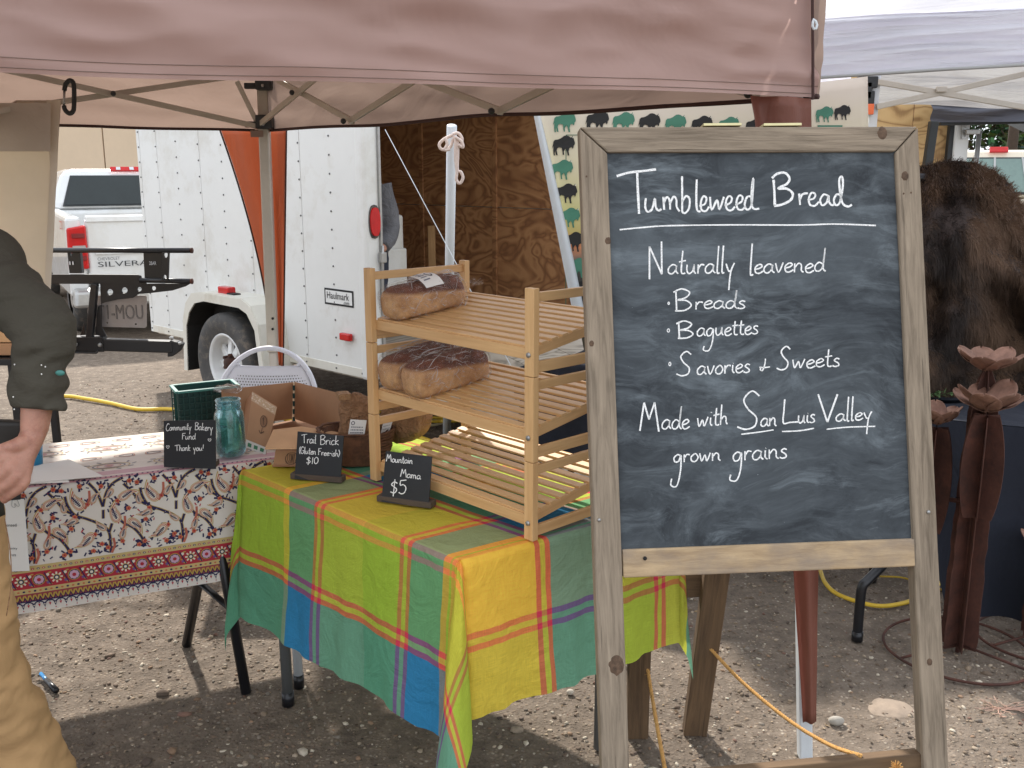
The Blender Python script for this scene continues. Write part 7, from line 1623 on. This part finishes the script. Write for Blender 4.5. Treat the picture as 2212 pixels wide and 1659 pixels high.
def man():
    c = Vector((-1.19, 2.06, 0)); t = thing('person', 'man in olive sweater and tan trousers with hand on hip at the left edge', 'person', tuple(c))
    b = MB(); V = Vector
    sh = V((-1.135, 2.09, 1.425)); el = D(96, 716, 1.99); wr_ = D(74, 932, 1.93); palm = D(46, 990, 1.90); sh2 = V((-1.50, 2.05, 1.42)); el2 = V((-1.66, 1.98, 1.15)); wr2 = V((-1.52, 1.82, .98))
    limb(b, [V((-1.32, 2.07, .84)), V((-1.32, 2.07, 1.0)), V((-1.32, 2.07, 1.2)), V((-1.32, 2.08, 1.38)), V((-1.32, 2.07, 1.46))], [.15, .155, .145, .15, .07], 28)
    limb(b, [V((-1.32, 2.07, 1.44)), V((-1.32, 2.06, 1.53)), V((-1.32, 2.04, 1.58))], [.065, .056, .06], 20)
    b.sphere(V((-1.32, 2.02, 1.665)), (.076, .096, .118), 28, 20); b.sphere(V((-1.32, 1.985, 1.60)), (.055, .06, .05), 20, 12)
    limb(b, [V((-1.32, 1.93, 1.69)), V((-1.32, 1.905, 1.645)), V((-1.32, 1.92, 1.63))], [.01, .017, .012], 10)
    for s in (-1, 1): b.sphere(V((-1.32+s*.08, 2.03, 1.66)), (.012, .022, .034), 10, 8)
    limb(b, [sh, sh.lerp(el, .5), el], [.058, .05, .042]); limb(b, [el, el.lerp(wr_, .45), el.lerp(wr_, .8), wr_], [.042, .043, .034, .030], sq=.85)
    limb(b, [sh2, sh2.lerp(el2, .5), el2], [.058, .05, .042]); limb(b, [el2, el2.lerp(wr2, .5), wr2], [.042, .041, .028])
    limb(b, [sh, V((-1.32, 2.08, 1.43)), sh2], [.06, .075, .06])
    # visible hand: palm then four fingers curling to the left, thumb in front
    kn_ = [D(50, 1046, 1.865), D(36, 1030, 1.858), D(22, 1012, 1.858), D(12, 992, 1.865)]
    limb(b, [wr_, D(62, 958, 1.92), palm], [.030, .030, .030], sq=.8)
    for k, p in enumerate(kn_):
        q = p+V((-.027, -.001, -.022)); r_ = q+V((-.020, .012, -.014)); s_ = r_+V((-.008, .018, -.006)); limb(b, [wr_.lerp(palm, .5), palm.lerp(p, .55), p, q, r_, s_], [.021, .0185, .0118, .0094, .0088, .007], 14)
        b.sphere(p+V((0, -.002, .001)), .0115, 10, 8)
    limb(b, [D(62, 950, 1.91), D(36, 962, 1.885), D(12, 968, 1.872), D(-10, 974, 1.875)], [.018, .0155, .0125, .010], 12)
    limb(b, [wr2, wr2+V((.03, -.03, -.04)), wr2+V((.06, -.04, -.06))], [.028, .034, .03], sq=.7)
    for k in range(4): p = wr2+V((.06, -.04-.018*k+.03, -.06)); limb(b, [p, p+V((.035, -.004, -.02)), p+V((.05, .012, -.035))], [.010, .009, .007], 10)
    lf = [V((-1.10, 2.06, .90)), D(18, 1330, 2.03), D(60, 1659, 2.05)]; hipR = V((-1.30, 2.07, .90)); kneeR = D(-4, 1400, 2.04); 
    kneeR = V((-1.222, 2.03, .52)); ankR = V((-1.145, 2.10, .10)); hipL = V((-1.42, 2.07, .90)); kneeL = V((-1.47, 2.04, .5)); ankL = V((-1.50, 2.12, .10))
    for h_, k_, a_ in ((hipR, kneeR, ankR), (hipL, kneeL, ankL)): limb(b, [h_, h_.lerp(k_, .5), k_, k_.lerp(a_, .35), a_], [.09, .075, .055, .052, .036]); limb(b, [a_, a_+V((0, -.08, -.06)), a_+V((.01, -.17, -.07))], [.04, .04, .035], sq=.8)
    fuse(b, 'body', M_skin, t, .0045, 3)
    s = MB(); cuff = D(78, 884, 1.945)
    limb(s, [sh+V((-.07, 0, .03)), sh, sh.lerp(el, .5), el+V((.004, 0, .0)), el.lerp(cuff, .35), el.lerp(cuff, .75), cuff], [.085, .078, .069, .060, .056, .0525, .0475], 44, 14, wob=.013, seed=2)
    limb(s, [sh2, sh2.lerp(el2, .5), el2, el2.lerp(wr2, .7)], [.078, .066, .058, .05], 30, 8, wob=.007, seed=5)
    s.sphere(el+V((.004, .0, -.008)), .057, 16, 12)
    limb(s, [V((-1.32, 2.07, .93)), V((-1.32, 2.07, 1.1)), V((-1.32, 2.07, 1.28)), V((-1.32, 2.08, 1.40)), V((-1.32, 2.07, 1.48))], [.168, .170, .172, .165, .085], 40, 8, wob=.008, seed=3); limb(s, [sh, V((-1.32, 2.08, 1.425)), sh2], [.082, .09, .082], 30)
    for q_ in (sh, sh2): s.sphere(q_, (.088, .085, .082), 18, 14)
    limb(s, [V((-1.32, 2.07, 1.40)), V((-1.32, 2.065, 1.455)), V((-1.32, 2.06, 1.50))], [.15, .10, .070], 30)
    fuse(s, 'sweater', M_olive, t, .006, 2)
    M_eye = basic('eye_white', lin(226, 222, 214), .3, 0, .02); M_iris = basic('dark_iris', lin(60, 48, 38), .2)
    for s_ in (-1, 1):
        e_ = MB().sphere(V((-1.32+s_*.031, 1.934, 1.678)), (.0125, .008, .0085), 14, 10).build('eye', M_eye, t, smooth=True)
        MB().sphere(V((-1.32+s_*.031, 1.9275, 1.678)), (.0055, .0025, .0055), 12, 8).build('iris', M_iris, e_, smooth=True)
        MB().tube([V((-1.32+s_*(.014+.009*k), 1.931+.002*k, 1.700+.003*math.sin(k))) for k in range(4)], [.003, .0042, .004, .0018], 6).build('eyebrow', M_hair, t, smooth=True)
    MB().tube([V((-1.32+x_, 1.927+abs(x_)*.35, 1.598-abs(x_)*.1)) for x_ in (-.026, -.014, 0, .014, .026)], [.001, .0045, .0055, .0045, .001], 8, sq=.7).build('mouth', basic('lips', lin(160, 98, 88), .5), t, smooth=True)
    MB().sphere(V((-1.32, 2.04, 1.70)), (.083, .098, .105), 24, 16).build('hair', M_hair, t, smooth=True)
    tr_ = MB()
    limb(tr_, [V((-1.36, 2.07, 1.0)), V((-1.35, 2.07, .9)), V((-1.36, 2.07, .82))], [.165, .172, .15], 40, wob=.004)
    for h_, k_, a_, e_ in ((hipR+V((.03, 0, 0)), kneeR, ankR, 1), (hipL, kneeL, ankL, 2)):
        limb(tr_, [h_+V((0, 0, .04)), h_.lerp(k_, .4), k_, k_.lerp(a_, .4), k_.lerp(a_, .75), a_+V((0, 0, -.02))], [.118, .105, .092, .094, .100, .098], 44, 14, wob=.012, seed=e_*5)
    fuse(tr_, 'trousers', M_trou, t, .006, 1)
    for off_ in (0, .006): MB().tube(smooth_line([D(x, y, Y) for x, y, Y in ((10, 1120, 1.985-off_), (22, 1190, 1.965), (24, 1260, 1.955), (14, 1330, 1.945))], 6), .0011, 5).build('seam', M_kraft2, t, smooth=True)
    ap = MB()
    ap.grid(lambda u, v: V((-1.32+.21*math.sin(lerp(-1.5, 1.35, u)), 2.07-.205*math.cos(lerp(-1.5, 1.35, u)), lerp(1.30, .88, v)))+V((0, 0, 0))+V((.008*ns(u*5, v*9), -.008*ns(u*8, v*6), 0)), 40, 24)
    ap.build('apron', M_apron, t, smooth=True, solid=.004)
    MB().grid(lambda u, v: V((-1.32+.225*math.sin(lerp(.2, 1.45, u)), 2.07-.225*math.cos(lerp(.2, 1.45, u)), lerp(1.06, .93, v)+.02*u)), 14, 10).build('pocket', M_apron, t, smooth=True, solid=.006)
    po = MB().grid(lambda u, v: D(lerp(-70, 44-6*v+3*math.sin(v*9), u), lerp(905+10*u, 1000, v), 1.985)+V((0, .02*u*u, 0)), 16, 12); po.build('tool_pouch', M_apron, t, smooth=True, solid=.03)
    for a_ in (ankR, ankL): bt_ = MB(); limb(bt_, [a_+V((0, .05, -.05)), a_+V((0, -.05, -.05)), a_+V((.01, -.20, -.062))], [.048, .05, .038], 16, sq=.9); fuse(bt_, 'boot', M_apron, t, .008)
    R2 = random.Random(8); pm = MB()
    for _ in range(7):
        f_ = R2.random(); c_ = el.lerp(cuff, .1+.85*f_); pm.sphere(c_+V((R2.uniform(-.03, .035), -.058, R2.uniform(-.02, .02))), .0016, 6, 4)
    pm.build('paint_flecks', M_paper, t, kind='stuff')
    MB().sphere(D(120, 810, 1.90)+V((.0, .02, 0)), (.010, .003, .006), 8, 6).build('green_paint_mark', M_gcr2, t, smooth=True)
man()
def woman():
    base = tp(.75, .34, ZB+.05); t = thing('person', 'person in grey speckled sweater and dark jeans standing inside the trailer', 'person', tuple(base)); V = Vector; c = V(D(842, 600, base.y)); x0 = D(812, 600, base.y).x-.10; y0 = base.y; z0 = ZB+.05; b = MB(); q = lambda x, z, y=0.: V((x0+x, y0+y, z))
    waist = D(860, 540, y0).z
    limb(b, [q(0, waist-.12), q(0, waist), q(0, waist+.25), q(0, waist+.42), q(0, waist+.47)], [.13, .13, .13, .14, .06], 24); limb(b, [q(0, waist+.45), q(0, waist+.6)], [.055, .055]); b.sphere(q(0, waist+.68), (.075, .09, .11), 20, 14)
    for s in (-1, 1): limb(b, [q(s*.08, waist-.1), q(s*.09, (waist+z0)/2), q(s*.09, z0+.08)], [.08, .055, .04]); limb(b, [q(s*.09, z0+.06), q(s*.09, z0+.04, -.15)], [.04, .035]); limb(b, [q(s*.17, waist+.4), q(s*.21, waist+.15, -.02), q(s*.17, waist+.02, -.22)], [.05, .04, .03]); b.sphere(q(s*.17, waist+.02, -.27), (.03, .05, .025), 10, 8)
    fuse(b, 'body', M_skin, t, .008); s_ = MB(); limb(s_, [q(.02, waist-.02), q(.02, waist+.05), q(.02, waist+.25), q(0, waist+.42), q(0, waist+.47)], [.17, .165, .15, .15, .07], 30, 8, wob=.01)
    for s in (-1, 1): limb(s_, [q(s*.15, waist+.42), q(s*.21, waist+.15, -.02), q(s*.18, waist+.03, -.2)], [.07, .062, .045], 20, 6, wob=.006)
    fuse(s_, 'sweater', M_grey, t, .009, 1); j = MB()
    for s in (-1, 1): limb(j, [q(.01+s*.06, waist+.0), q(s*.08, waist-.2), q(s*.09, (waist+z0)/2), q(s*.09, z0+.06)], [.12, .105, .075, .06], 24, 8, wob=.006)
    fuse(j, 'jeans', M_jean, t, .009, 1); MB().sphere(q(0, waist+.70, .01), (.085, .1, .11), 20, 14).build('hair', M_hair, t, smooth=True)
woman()
